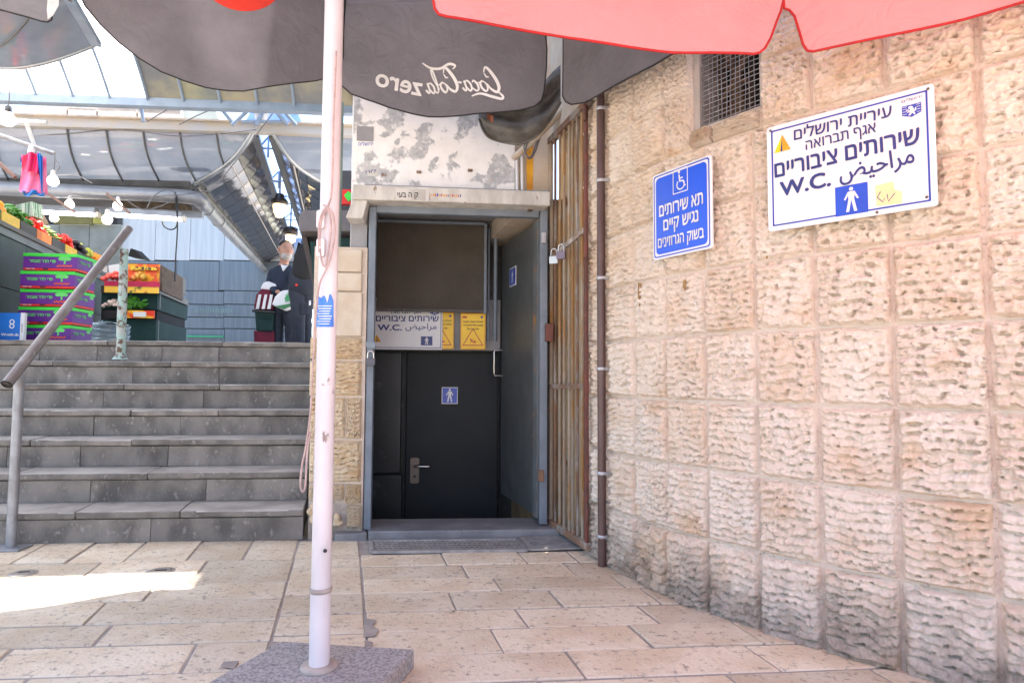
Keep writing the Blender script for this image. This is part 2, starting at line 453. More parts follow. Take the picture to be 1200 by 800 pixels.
rm = [rowc(385, y) for y in (634, 653.5, 664, 678.5, 696, 719, 742.5, 771)]
while rm[-1] > -1.2: rm.append(rm[-1] - R.uniform(0.19, 0.24))
for k in range(len(rm) - 1): slab(rm[k + 1], rm[k], eB, eA)
rl = [rowc(250, y) for y in (633, 656, 683, 702, 728, 752, 786)]
while rl[-1] > -1.2: rl.append(rl[-1] - R.uniform(0.19, 0.24))
jl = {0: [(290, 645), (228, 645), (160, 645), (98, 645), (40, 645)], 1: [(238, 664), (108, 667)], 2: [(178, 692)], 3: [(112, 718)], 4: [(122, 742)], 5: [(223, 768)]}
for k in range(len(rl) - 1):
    es = [eB] + ([eoff(*q) for q in jl[k]] if k in jl else [])
    e = es[-1]
    while e > -5.0: e -= R.uniform(0.5, 0.95) if k else 0.36; es.append(e)
    for e0, e1 in zip(es, es[1:]): slab(rl[k + 1], rl[k], e1, e0)

# ------------------------------------------------------------------ curved wall of rough stone blocks
JX = [(690.5, 646.5), (719, 662.5), (750, 680), (787, 698), (834, 716), (894, 737), (967, 759), (1060, 785)]
JP = [G(*q) for q in JX]
a = rad(-41.0)
JP.append(JP[-1] + V((math.cos(a), math.sin(a), 0)) * 0.265)
for i in range(3):
    a += rad(1.5); JP.append(JP[-1] + V((math.cos(a), math.sin(a), 0)) * 0.26)
ZJ = [-0.02, 0.305, 0.605, 0.90, 1.195, 1.48, 1.765, 2.04, 2.315, 2.60, 2.885, 3.17, 3.45]
ZTOP = 8.5
WINR, WINC = (7, 9), 4           # rows and column of the barred window
def outward(i):
    t = (JP[i + 1] - JP[i]).normalized(); return V((t.y, -t.x, 0)), t
wall = thing('stone_wall', JP[5], 'curved wall of rough cream stone blocks with a barred window on the right', 'wall')
JW = JP[5].lerp(JP[6], 0.17)       # right jamb of the window
JL = JP[4].lerp(JP[3], 0.27)       # left jamb
core = B()
for i in range(len(JP) - 1):
    n, t = outward(i)
    for r in range(len(ZJ)):
        z0, z1 = ZJ[r], (ZJ[r + 1] if r + 1 < len(ZJ) else ZTOP)
        p, q = JP[i], JP[i + 1]
        if WINR[0] <= r < WINR[1]:
            if i == WINC: continue
            if i == WINC + 1: p = JW
            if i == WINC - 1: q = JL
        core.prism([p + n * 0.0065 + ZU * z0, q + n * .0065 + ZU * z0, q + n * .0065 + ZU * z1, p + n * .0065 + ZU * z1], -n * 0.35)
n4, t4 = outward(WINC)
core.prism([JL + ZU * ZJ[7], JW + ZU * ZJ[7], JW + ZU * 2.125, JL + ZU * 2.125], -n4 * 0.35)     # sill course
core.build('mortar', m_mortar, wall)
# relief of the blocks: furrows from the point chisel, broken tufts between them, a dressed margin round the edge
def vnoise(nx, nz, fx, fz):
    g = NR.rand(fz + 3, fx + 3)
    x = np.linspace(0, fx, nx); z = np.linspace(0, fz, nz)
    xi, zi = x.astype(int), z.astype(int); u, w = x - xi, z - zi
    u = u * u * (3 - 2 * u); w = (w * w * (3 - 2 * w))[:, None]
    a_ = g[np.ix_(zi, xi)]; b_ = g[np.ix_(zi, xi + 1)]; c_ = g[np.ix_(zi + 1, xi)]; d_ = g[np.ix_(zi + 1, xi + 1)]
    return (a_ * (1 - u) + b_ * u) * (1 - w) + (c_ * (1 - u) + d_ * u) * w
BW, BH = 0.236, 0.285
def block_mesh(k, nx=68, nz=92, deep=1.0):
    X, Z = np.meshgrid(np.linspace(0, 1, nx), np.linspace(0, 1, nz))
    rows = 8 + k % 4
    # each furrow row is a run of separate broken chips: own width, depth and tilt; steep underside, sloping face
    ph = (1 - Z) * rows + (vnoise(nx, nz, 5, 3) - 0.5) * 0.9 + NR.uniform(-0.1, 0.1) * X * rows * 0.3 + NR.rand()
    r_ = np.floor(ph).astype(int); t = ph - r_; r_ -= r_.min()
    h = np.zeros_like(X)
    for q in range(r_.max() + 1):
        cuts = np.cumsum(NR.uniform(0.05, 0.20, 40)) - 0.1; nc = len(cuts) + 1
        xw = X + (vnoise(nx, nz, 9, 9) - 0.5) * 0.06
        ci = np.searchsorted(cuts, xw.ravel()).reshape(X.shape)
        off, til, pk, amp = NR.uniform(-0.006, 0.005, nc), NR.uniform(-0.08, 0.08, nc), NR.uniform(0.55, 0.85, nc), NR.uniform(0.3, 1.0, nc)
        p_ = pk[ci]; saw = np.where(t < p_, (t / p_) ** 0.8, ((1 - t) / (1 - p_)) ** 0.7)
        hh = 0.003 + off[ci] + til[ci] * (xw - 0.5 * (np.r_[0, cuts][ci] + np.r_[cuts, 1.2][ci])) + 0.021 * amp[ci] * saw
        h = np.where(r_ == q, hh, h)
    for _ in range(1):
        h[1:-1, 1:-1] = 0.4 * h[1:-1, 1:-1] + 0.15 * (h[:-2, 1:-1] + h[2:, 1:-1] + h[1:-1, :-2] + h[1:-1, 2:])
    h += 0.008 * (vnoise(nx, nz, 6, 7) - 0.5) + 0.009 * (vnoise(nx, nz, 24, 32) - 0.5) + 0.006 * (vnoise(nx, nz, 44, 56) - 0.5)
    pits = np.clip(vnoise(nx, nz, 15, rows * 2) - 0.62, 0, 1) * (t > 0.62)
    h -= pits * 0.15 * deep
    h += 0.010 * (vnoise(nx, nz, 2, 2) - 0.4)
    d = np.minimum(np.minimum(X, 1 - X) * BW, np.minimum(Z, 1 - Z) * BH)
    e = d + (vnoise(nx, nz, 9, 9) - 0.5) * 0.012
    mk = np.clip((e - 0.003) / 0.013, 0, 1); mk = mk * mk * (3 - 2 * mk)
    y = np.where(mk > .3, np.maximum(0.0115, 0.0075 + mk * (h + 0.016)), 0.0085 + mk * (h + 0.016))
    y = np.where(d < 1e-6, -0.008, y)
    vs = [((X[j, i] - 0.5) * BW, -y[j, i], Z[j, i] * BH) for j in range(nz) for i in range(nx)]
    fs = [(j * nx + i, j * nx + i + 1, (j + 1) * nx + i + 1, (j + 1) * nx + i) for j in range(nz - 1) for i in range(nx - 1)]
    me = bpy.data.meshes.new('wall_stone'); me.from_pydata(vs, [], fs)
    me.polygons.foreach_set('use_smooth', [True] * len(fs)); me.materials.append(m_wall); me.update(); return me
BLK = [block_mesh(k) for k in range(12)]
def put_block(p, q, n, t, z0, z1, parent, org, me=None, gx=0.003, gz=0.003):
    o = bpy.data.objects.new('wall_stone', me or R.choice(BLK)); COL.objects.link(o); o.parent = parent
    w = (q - p).length
    c = (p + q) / 2 + n * R.uniform(-0.001, 0.004)
    o.location = V((c.x, c.y, z0 + gz)) - org
    th = math.atan2(t.y, t.x)
    o.rotation_euler = (R.uniform(-0.012, 0.012), 0, th + R.uniform(-0.012, 0.012))
    o.scale = ((w - 2 * gx) / BW * 1.0, R.uniform(0.75, 1.1), (z1 - z0 - 2 * gz) / BH)
    return o
for i in range(len(JP) - 1):
    n, t = outward(i)
    for r in range(len(ZJ) - 1):
        p, q = JP[i], JP[i + 1]
        if WINR[0] <= r < WINR[1]:
            if i == WINC:
                if r == WINR[0]:
                    p = JL + n * .012; mid = p.lerp(JW + n * .004, 0.3)
                    put_block(p, mid, n, t, ZJ[7], 2.12, wall, ORG[wall], gz=0.005); put_block(mid, JW - t * 0.01, n, t, ZJ[7], 2.12, wall, ORG[wall], gz=0.005)
                continue
            if i == WINC + 1: p = JW
            if i == WINC - 1: q = JL
        put_block(p, q, n, t, ZJ[r], ZJ[r + 1], wall, ORG[wall])
# the barred window: plaster reveal, boards behind, woven wire grille in front
m_reveal = M('window reveal', (0.50, 0.46, 0.42, 1), (0.38, 0.34, 0.3, 1), 6, rough=0.9, bump=0.4)
m_board = M('old brown boards', (0.17, 0.10, 0.055, 1), (0.05, 0.032, 0.02, 1), 5, rough=0.8, bump=0.5, stretch=(1, 1, 0.3), rnd=0.3)
m_wire = M('galvanised wire', (0.38, 0.39, 0.41, 1), (0.25, 0.25, 0.26, 1), 20, rough=0.4, metal=0.6)
m_dark = M('dark void', (0.012, 0.011, 0.010, 1), None, 3, rough=0.9)
tw = (JW - JL).normalized(); nw = V((tw.y, -tw.x, 0)); zb, zt = 2.125, ZJ[9]; ww = (JW - JL).length
win = B()
win.prism([JL + tw * 0.0 + ZU * zb, JL + tw * 0.03 + ZU * zb, JL + tw * 0.03 + ZU * zt, JL + ZU * zt], -nw * 0.16)
win.prism([JW - tw * 0.012 + ZU * zb, JW + ZU * zb, JW + ZU * zt, JW - tw * 0.012 + ZU * zt], -nw * 0.16)
win.prism([JL + ZU * (zb - 0.002), JW + ZU * (zb - 0.002), JW + ZU * (zb + 0.01), JL + ZU * (zb + 0.01)], -nw * 0.16)
wo = win.build('window', m_reveal, wall)
bk = B(); bk.prism([JL - nw * 0.17 + ZU * zb, JW - nw * 0.17 + ZU * zb, JW - nw * 0.17 + ZU * zt, JL - nw * 0.17 + ZU * zt], -nw * 0.02)
bk.build('window_back', m_dark, wo)
for s0, s1, ln in ((0.08, 0.2, 0), (0.22, 0.34, .05), (0.36, 0.5, -.04), (0.52, 0.58, .03), (0.66, 0.7, .1)):
    bb = B(); pa, pb = JL + tw * ww * s0 - nw * 0.14, JL + tw * ww * s1 - nw * 0.15
    bb.prism([pa + ZU * zb, pb + ZU * zb, pb + ZU * zt + tw * ln, pa + ZU * zt + tw * ln], -nw * 0.015); bb.build('board', m_board, wo)
for (s0, z_0, s1, z_1, rr) in ((.12, .30, .5, .26, .012), (.2, .12, .62, .2, .012), (.45, .2, .9, .34, .014), (.5, .05, .6, .4, .01), (.28, .42, .4, .3, .02)):
    bb = B(); bb.tube([JL + tw * ww * s0 + ZU * (zb + z_0) - nw * .09, JL + tw * ww * (s0 + s1) / 2 + ZU * (zb + (z_0 + z_1) / 2 + .02) - nw * .07, JL + tw * ww * s1 + ZU * (zb + z_1) - nw * .1], rr, 6)
    bb.build('branch', m_board, wo)
wi = B(); nx_, nz_ = 15, 21
for i in range(1, nx_):
    x = ww * i / nx_ + R.uniform(-.002, .002)
    wi.tube([JL + tw * (x + R.uniform(-.003, .003)) + ZU * (zb + (zt - zb) * k / 4) - nw * (0.015 + 0.002 * (k % 2)) for k in range(5)], 0.0021, 4, False)
for k in range(1, nz_):
    z = zb + (zt - zb) * k / nz_
    wi.tube([JL + tw * ww * j / 4 + ZU * (z + R.uniform(-.003, .003)) - nw * (0.015 + 0.002 * ((j + 1) % 2)) for j in range(5)], 0.0021, 4, False)
wi.build('grille', m_wire, wo)
# red plugs left in the joints
m_plug = M('red wall plug', hx(190, 60, 40), None, 5, rough=0.5)
for (x, y) in ((779, 153), (743, 183), (715, 205), (878, 256), (898, 301)):
    b = B(); i = 2
    q = min(((isect(x, y, JP[k], outward(k)[0]), k) for k in range(len(JP) - 1)), key=lambda s: abs((s[0] - (JP[s[1]] + JP[s[1] + 1]) / 2).xy.length))
    b.lathe([(0.007, -0.004), (0.0075, 0.010), (0.004, 0.012)], q[0], outward(q[1])[0], 8); b.build('wall_plug', m_plug, wall)

# ------------------------------------------------------------------ stairs
RISE, RUN, NST = 0.186, 0.28, 7
S0 = G(355, 632); S0 = V((S0.x, S0.y, 0))
SSL = 0.085
stairs = thing('stone_staircase', (-2.4, 3.75, 0), 'worn grey stone staircase of seven steps climbing to the market', 'staircase')
def stp(k, s, dz=0.0, dy=0.0):                 # point on the front line of step k, s metres left of the right end
    p = S0 + V((VD.x / VD.y, 1, 0)) * (RUN * k + dy)
    u = V((1, SSL, 0)).normalized(); return p - u * s + ZU * (RISE * k + dz)
LEFT = 3.6
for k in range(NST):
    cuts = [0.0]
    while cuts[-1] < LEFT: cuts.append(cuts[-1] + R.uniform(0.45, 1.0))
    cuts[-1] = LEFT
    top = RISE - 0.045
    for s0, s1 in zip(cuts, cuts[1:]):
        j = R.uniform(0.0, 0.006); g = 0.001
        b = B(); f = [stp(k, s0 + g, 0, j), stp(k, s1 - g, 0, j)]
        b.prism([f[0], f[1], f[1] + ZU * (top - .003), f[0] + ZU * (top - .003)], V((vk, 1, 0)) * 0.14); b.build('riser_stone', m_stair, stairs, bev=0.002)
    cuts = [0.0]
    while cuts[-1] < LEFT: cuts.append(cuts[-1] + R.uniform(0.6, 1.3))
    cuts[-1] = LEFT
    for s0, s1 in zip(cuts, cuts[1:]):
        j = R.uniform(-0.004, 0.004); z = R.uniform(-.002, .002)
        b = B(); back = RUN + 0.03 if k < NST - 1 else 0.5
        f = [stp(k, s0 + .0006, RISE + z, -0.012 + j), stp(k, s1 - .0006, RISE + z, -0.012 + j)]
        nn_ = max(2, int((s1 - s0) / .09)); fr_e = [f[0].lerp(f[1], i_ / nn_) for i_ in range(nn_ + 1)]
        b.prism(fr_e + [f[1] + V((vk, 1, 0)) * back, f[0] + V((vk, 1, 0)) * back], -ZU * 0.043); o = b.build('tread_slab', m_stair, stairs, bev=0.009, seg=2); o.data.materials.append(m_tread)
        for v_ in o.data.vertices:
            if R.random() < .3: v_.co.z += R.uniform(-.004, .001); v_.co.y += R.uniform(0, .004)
        for f_ in o.data.polygons: f_.material_index = 1 if f_.normal.z > .6 else 0  # upward faces get the paler colour that carries the sky light
b = B()
for k in range(NST):
    f = [stp(k, 0.01, 0, 0.10), stp(k, LEFT, 0, 0.10)]
    b.prism([f[0], f[1], f[1] + ZU * (RISE - 0.05), f[0] + ZU * (RISE - 0.05)], V((vk, 1, 0)) * (RUN * (NST - k) + 0.05))
b.build('core', m_stair, stairs)
LZ = RISE * NST
q = stp(NST - 1, 0, 0, 0.45); b = B()
b.prism([(q.x + 0.35, q.y, LZ - .006), (q.x - 9, q.y - .6, LZ - .006), (q.x - 14, 40, LZ - .006), (q.x + 4, 40, LZ - .006)], (0, 0, -0.3))
b.build('market_floor', m_landing, kind='structure')
# iron handrail
m_rail = M('brown handrail paint', (0.14, 0.115, 0.11, 1), (0.21, 0.195, 0.19, 1), 9, lo=.45, hi=.75, rough=0.35, c3=(0.30, 0.28, 0.27, 1), sc3=14, t3=(.6, .7))
m_galv = M('galvanised post', (0.30, 0.31, 0.33, 1), (0.22, 0.22, 0.23, 1), 10, rough=0.45, metal=0.4, c3=(0.16, 0.10, 0.07, 1), sc3=16, t3=(.66, .74))
m_verd = M('flaking green paint', (0.28, 0.46, 0.42, 1), (0.36, 0.38, 0.36, 1), 12, rough=0.6, c3=(0.10, 0.055, 0.035, 1), sc3=18, t3=(.50, .58), bump=.3)
lb = G(12.5, 643); lt = lb + ZU * 0.955
ub0 = isect(141, 421, V((0, 4.98 + .085 * -3, 0)), V((SSL, -1, 0)))
ub = V((ub0.x, ub0.y, RISE * 6 + 0.0))
ut = V((ub.x - .005, ub.y, P(144, 292, ub.y).z))
hr = thing('stair_handrail', lb, 'brown tube handrail on two posts, sloping up the grey steps', 'handrail')
b = B(); b.tube([lb, lt + ZU * .02], 0.026, 12); b.build('post', m_galv, hr)
b = B(); b.tube([ub, ub.lerp(ut, .5), ut], [.032, .03, .027], 12); b.build('post', m_verd, hr, label='upper post with flaking turquoise paint')
b = B(); b.lathe([(.055, 0), (.04, .02), (.033, .05)], ub, n=10); b.build('post_foot', m_verd, hr)
b = B(); b.box(lb + V((-.01, -.01, .008)), (.2, .13, .012), .1); b.build('base_plate', m_galv, hr, bev=.002)
dr = (ut - lt); r0 = P(8, 450, lt.y - .14); r1 = P(151, 268, ut.y + .12)
b = B(); b.tube([r0, r0.lerp(r1, .5), r1], 0.029, 14); b.build('rail', m_rail, hr)
b = B(); b.lathe([(.029, 0), (.029, .004), (.021, .005), (.021, -.02)], r0, (r0 - r1), 14); b.build('rail_end', m_dark, hr)

# small things let into the paving, cement patches, litter
m_cover = M('old iron cover', (.30, .27, .235, 1), (.21, .19, .165, 1), 14, rough=.6, metal=.3, bump=.3)
for (x, y, r, lab) in ((188, 669, .055, 'small round iron valve cover in the paving near the stairs'), (27, 671, .05, 'small round iron valve cover in the paving at the left edge')):
    q = G(x, y, .003); t = thing('valve_cover', q, lab, 'valve cover', 'valve covers in the paving')
    b = B(); b.lathe([(r, -.01), (r, .003), (r * .86, .004)], q, n=20); b.build('lid', m_cover, t)
    b = B(); b.lathe([(r * 1.25, -.008), (r * 1.25, .001), (r * 1.05, .002)], q, n=20); b.build('collar', m_joint, t)
    b = B(); b.bar(q + V((-r * .5, 0, .004)), q + V((r * .5, .01, .004)), .012, .004); b.build('slot', m_dark, t)
for pts in (((426, 724), (441, 726), (436, 733), (444, 737), (440, 745), (427, 746)), ((427, 750), (437, 752), (435, 762), (428, 764)), ((262, 775), (280, 774), (274, 783), (258, 781)), ((318, 751), (330, 752), (326, 757), (315, 757))):
    b = B(); b.prism([G(x, y, .0030) for x, y in pts], ZU * .0012); b.build('cement_patch', m_joint, pave)
m_paper = M('white paper scrap', (.75, .75, .75, 1), None, 9, rough=.8); m_dryleaf = M('dry leaf', (.30, .15, .05, 1), None, 9, rough=.8)
for (x, y, mt, nm, lab, sz) in ((757, 709, m_paper, 'paper_scrap', 'small white paper scrap on the paving by the stone wall', .012), (136, 637, m_dryleaf, 'dry_leaf', 'brown dry leaf at the foot of the lowest stair', .014), (237, 638, m_dryleaf, 'dry_leaf', 'orange dry leaf under the middle of the lowest stair', .010), (531, 717, m_dark, 'dark_chip', 'tiny dark chip lying on the paving before the doorway', .010)):
    q = G(x, y, .004); b = B(); b.add([q + V((sz * a_, sz * c_ * .6, z * sz)) for a_, c_, z in ((-1, -.6, .1), (.2, -1, .5), (1.1, .1, .1), (.1, .9, .6), (-.8, .5, .0))], [(0, 1, 2, 3, 4)]); b.build(nm, mt, label=lab, cat='litter')
m_chip = M('ochre chip', (.34, .21, .08, 1), (.25, .15, .06, 1), 20, rough=.9)
for pts in (((748, 331), (752, 332), (751, 350), (750, 360), (748, 352)), ((801, 329), (804, 327), (804.5, 338), (802, 341), (800.5, 335)), ((898, 300), (900, 300), (900, 303), (898, 303))):
    n, t = outward(2 if pts[0][0] < 790 else 3); k = 2 if pts[0][0] < 790 else 3
    b = B(); b.prism([isect(x, y, JP[k] + n * .036, n) for x, y in pts], n * .003); b.build('chipped_spot', m_chip, wall)
# ------------------------------------------------------------------ the WC entrance
m_patchy = newmat('patchy whitewash')
def _patchy():
    m, nt, bs = m_patchy; L = nt.links; vec = coords(nt, False)
    f = ramp(nt, noise(nt, vec, 5.4, 4, 0.55, 0.25), 0.50, 0.545)
    col = mixc(nt, ramp(nt, noise(nt, vec, 11, 5), .3, .7), (0.84, 0.82, 0.80, 1), (0.76, 0.74, 0.71, 1))
    g = mixc(nt, ramp(nt, noise(nt, vec, 24, 6), .35, .65), (0.36, 0.37, 0.38, 1), (0.50, 0.50, 0.50, 1))
    col = mixc(nt, mth(nt, 'MULTIPLY', f, ramp(nt, noise(nt, vec, 30, 6, .7), .3, .5)), col, g)
    col = mixc(nt, ramp(nt, noise(nt, vec, 5.5, 7, .7), .66, .72), col, (0.58, 0.42, 0.31, 1))
    L.new(col, bs.inputs['Base Color']); bs.inputs['Roughness'].default_value = 0.9
    bp = _n(nt, 'ShaderNodeBump'); bp.inputs['Strength'].default_value = .4; bp.inputs['Distance'].default_value = .01
    L.new(noise(nt, vec, 30, 8, .7), bp.inputs['Height']); L.new(bp.outputs[0], bs.inputs['Normal'])
_patchy(); m_patchy = m_patchy[0]
m_white = M('weathered white concrete', (0.60, 0.58, 0.54, 1), (0.44, 0.42, 0.39, 1), 7, rough=0.85, bump=.4, c3=(0.20, 0.12, 0.07, 1), sc3=10, t3=(.60, .70), stretch=(1.5, 1.5, .5))
m_steel = M('blue grey steel paint', (0.19, 0.225, 0.27, 1), (0.145, 0.175, 0.21, 1), 5, rough=0.4, r2=.55, c3=(0.40, 0.42, 0.43, 1), sc3=20, t3=(.70, .74), bump=.1)
m_leaf = M('grey green door paint', (0.088, 0.095, 0.097, 1), (0.068, 0.075, 0.077, 1), 4, rough=0.35, r2=.55, c3=(0.30, 0.14, 0.05, 1), sc3=6, t3=(.70, .76), bump=.12)
m_leafedge = M('scuffed door edge', (0.14, 0.158, 0.17, 1), (0.10, 0.115, 0.122, 1), 6, rough=0.45, c3=(0.33, 0.15, 0.05, 1), sc3=9, t3=(.55, .66))
m_black = M('dark navy door paint', (0.010, 0.013, 0.017, 1), (0.014, 0.017, 0.021, 1), 3, rough=0.38, r2=.5, spec=.2)
m_panel = M('scuffed black panel', (0.012, 0.014, 0.017, 1), (0.018, 0.020, 0.024, 1), 3, rough=0.28, r2=.5, bump=.25, bsc=6, c3=(.15, .16, .175, 1), sc3=5, t3=(.54, .80))
m_rust = M('rusty iron', (0.22, 0.12, 0.07, 1), (0.14, 0.085, 0.06, 1), 14, rough=0.8, bump=.5, bsc=70, c3=(0.34, 0.31, 0.28, 1), sc3=7, t3=(.46, .60), rnd=.25, stretch=(1, 1, .35))
m_rustg = M('rust over grey paint', (0.36, 0.30, 0.23, 1), (0.27, 0.22, 0.17, 1), 10, rough=.75, bump=.4, bsc=60, c3=(.30, .16, .06, 1), sc3=6, t3=(.46, .58), rnd=.15, stretch=(1, 1, .35))
m_rust2 = M('red oxide iron', (0.17, 0.055, 0.04, 1), (0.11, 0.05, 0.04, 1), 12, rough=0.7, bump=.3, c3=(.3, .2, .15, 1), sc3=14, t3=(.62, .7))
m_ochre = M('ochre stained plaster', (0.50, 0.36, 0.19, 1), (0.52, 0.44, 0.33, 1), 6, rough=.9, bump=.6, bsc=30, c3=(.20, .10, .04, 1), sc3=6, t3=(.58, .7))
m_beige = M('beige stone wall', (0.60, 0.53, 0.44, 1), (0.52, 0.43, 0.32, 1), 5, rough=.9, bump=.4, bsc=40)
m_yellow = M('yellow paint drip', hx(232, 170, 30), hx(205, 140, 40), 10, rough=.6)
m_meshp = M('dusty brown insect mesh', (0.085, 0.072, 0.055, 1), (0.065, 0.054, 0.042, 1), 4, rough=.8)
m_grey = M('inside grey plaster', (0.33, 0.33, 0.34, 1), (0.25, 0.25, 0.26, 1), 5, rough=.8, bump=.2)
m_chrome = M('brushed steel', (0.55, 0.54, 0.52, 1), None, 9, rough=.25, metal=.9)
m_bronze = M('dark bronze plate', (0.16, 0.13, 0.11, 1), None, 9, rough=.4, metal=.6)
m_sill = M('grey threshold stone', (0.24, 0.245, 0.25, 1), (0.17, 0.17, 0.175, 1), 5, rough=.6, bump=.4, bsc=40, c3=(.12, .11, .1, 1), sc3=6, t3=(.6, .7))
m_grate = M('worn iron grate', (0.36, 0.345, 0.33, 1), (0.25, 0.24, 0.23, 1), 16, rough=.5, metal=.2, c3=(.17, .12, .08, 1), sc3=8, t3=(.6, .7))
m_pipe = M('brown drain paint', (0.085, 0.047, 0.042, 1), (0.11, 0.065, 0.058, 1), 6, rough=.4, c3=(.28, .25, .24, 1), sc3=22, t3=(.68, .72))
m_zinc = M('zinc clamp', (.55, .56, .58, 1), None, 9, rough=.4, metal=.5)
m_cable = M('grey cable', (.14, .14, .15, 1), None, 9, rough=.5)
m_blackp = M('black plastic', (.012, .012, .013, 1), None, 9, rough=.35)
m_bl = M('sign blue enamel', hx(28, 72, 190), hx(24, 64, 178), 4, rough=.3)
m_wh = M('sign white enamel', (0.74, 0.745, 0.76, 1), (0.70, 0.70, 0.72, 1), 3, rough=.3, c3=(.58, .55, .52, 1), sc3=5, t3=(.68, .8))
m_whp = M('white print', (0.78, 0.78, 0.78, 1), None, 3, rough=.4)
m_nv = M('navy print', hx(38, 52, 120), hx(34, 46, 110), 6, rough=.4)
m_bluep = M('blue print', hx(30, 66, 170), None, 6, rough=.4)
m_yel = M('yellow sign plastic', hx(245, 200, 20), hx(236, 188, 20), 4, rough=.35)
m_redp = M('red print', hx(190, 40, 30), None, 6, rough=.4)
m_gold = M('gold print', hx(225, 170, 30), hx(190, 135, 20), 6, rough=.4)
m_blk = M('black print', (.02, .02, .02, 1), None, 6, rough=.5)

DY = 4.02                                        # facade plane of the door frame
def zof(y, x, Y0): return W(x, y, Y0).z
# pillar of dressed stone between stairs and doorway
BLKP = []
for me in BLK[:6]:
    c = me.copy(); c.materials.clear(); c.materials.append(m_pillar); BLKP.append(c)
pil = thing('stone_pillar', W(392, 618, DY - .04), 'narrow pillar of ochre stone blocks between the grey stairs and the WC doorway', 'pillar')
pb_ = B(); p0, p1 = W(361, 618, DY - .035), W(424.5, 618, DY - .035)
for p in (p0, p1): p.z = -0.02
zt = W(410, 291, DY).z
pb_.prism([p0, p1, V((p1.x, p1.y, zt)), V((p0.x, p0.y, zt))], -NF * .40); pb_.build('pillar_core', m_mortar, pil)
def pstone(x0, x1, ya, yb, me=None, gx=.004, gz=.004):
    a, c = W(x0, (ya + yb) / 2, DY - .035), W(x1, (ya + yb) / 2, DY - .035)
    put_block(a, c, NF, U, W((x0 + x1) / 2, yb, DY - .035).z, W((x0 + x1) / 2, ya, DY - .035).z, pil, ORG[pil], me or R.choice(BLKP), gx, gz).name = 'pillar_stone'
for (x0, x1, ya, yb) in ((363, 425, 395, 421), (362, 425, 422, 464), (362, 405, 465, 514), (405, 424.5, 465, 514), (361.5, 424.5, 515, 565), (361, 404, 566, 586), (404, 424, 566, 590), (406, 424, 590, 617)):
    pstone(x0, x1, ya, yb)
for (ya, yb) in ((291, 318.5), (319, 341), (341.5, 394)):
    b = B(); a, c = W(381, (ya + yb) / 2, DY - .06), W(424, (ya + yb) / 2, DY - .06)
    za, zb_ = W(402, yb, DY - .06).z, W(402, ya, DY - .06).z
    b.prism([V((a.x, a.y, za + .002)), V((c.x, c.y, za + .002)), V((c.x, c.y, zb_ - .002)), V((a.x, a.y, zb_ - .002))], -NF * .09); b.build('pillar_stone', m_beige, pil, bev=.008, seg=2)
for i in range(13):                               # rubble where the lowest block has crumbled
    b = B(); x, y = R.uniform(364, 404), R.uniform(590, 616); r = R.uniform(.016, .034)
    b.ball(W(x, y, DY - .06), r, 7, 5, (R.uniform(.8, 1.5), .7, R.uniform(.6, 1)), Matrix.Rotation(R.uniform(0, 3), 3, 'Y')); o = b.build('rubble_stone', m_pillar, pil)
    for pl_ in o.data.polygons: pl_.use_smooth = False

# building above: patched whitewash, canopy slab, beige side wall
bld = thing('entrance_building', W(520, 222, DY + .03), 'building front of patchy white and grey paint above the concrete canopy of the doorway', 'building')
b = B(); a, c = W(412.5, 225, DY + .06), W(603, 225, DY + .06)
b.prism([a, c, V((c.x, c.y, 9)), V((a.x, a.y, 9))], VD * 3.2); b.build('painted_wall', m_patchy, bld)
b = B(); a2, c2 = W(603, 225, DY + .09), W(647, 225, DY + .09)
a2.z = c2.z = W(625, 250, DY).z
b.prism([a2, c2, V((c2.x, c2.y, 9)), V((a2.x, a2.y, 9))], VD * 2); b.build('side_wall', m_beige, bld)
b = B(); b.prism([W(616.5, 165, DY + .086), W(625, 160, DY + .086), W(624.5, 226, DY + .086), W(617.5, 226, DY + .086)], -NF * .004); b.build('paint_drip', m_yellow, bld)
for x in (605.5, 611.5): 
    b = B(); b.tube([W(x + .5, 228, DY + .05), W(x, 178, DY + .05)], .011, 8); b.build('conduit', m_wh, bld)
b = B(); b.tube([W(601, 186, DY), W(622, 168, DY - .02), W(668, 121, 3.85), W(690, 98, 3.8)], .022, 8); b.build('waste_pipe', m_beige, bld)
b = B()
b.tube(smooth_path([tuple(W(x, y, DY - .04)) for x, y in ((650, 140), (640, 152), (630, 165), (622, 184), (616, 180), (618, 168), (628, 158))]), .006, 6)
b.tube(smooth_path([tuple(W(x, y, DY - .03)) for x, y in ((648, 143), (634, 160), (627, 178), (620, 186), (614, 172), (622, 160))]), .005, 6)
b.build('cable_loop', m_cable, bld)
for x, y in ((450, 205), (491, 202), (551, 200)):
    b = B(); b.box(W(x, y, DY + .058), (.032, .02, .016), .1); b.build('wall_stub', m_rust, bld)
for (x, y, w, h, mt) in ((428, 157, .11, .10, m_grey), (437, 204, .07, .03, m_white)):
    pl = Plane(W(x, y, DY + .06), U, ZU); o = flat(pl, [[(-w / 2, -h / 2), (w / 2, -h / 2), (w / 2, h / 2), (-w / 2, h / 2)]], .002, 'torn_notice', mt, bld)
pl = Plane(W(412, 222, DY + .06), U, ZU)
lettering(pl, heb('ירושלים'), pl.uv(420, 171), pl.uv(437, 171), .02, m_bluep, bld, .004)
lettering(pl, heb('לוח'), pl.uv(429, 204), pl.uv(441, 202), .018, m_nv, bld, .004)
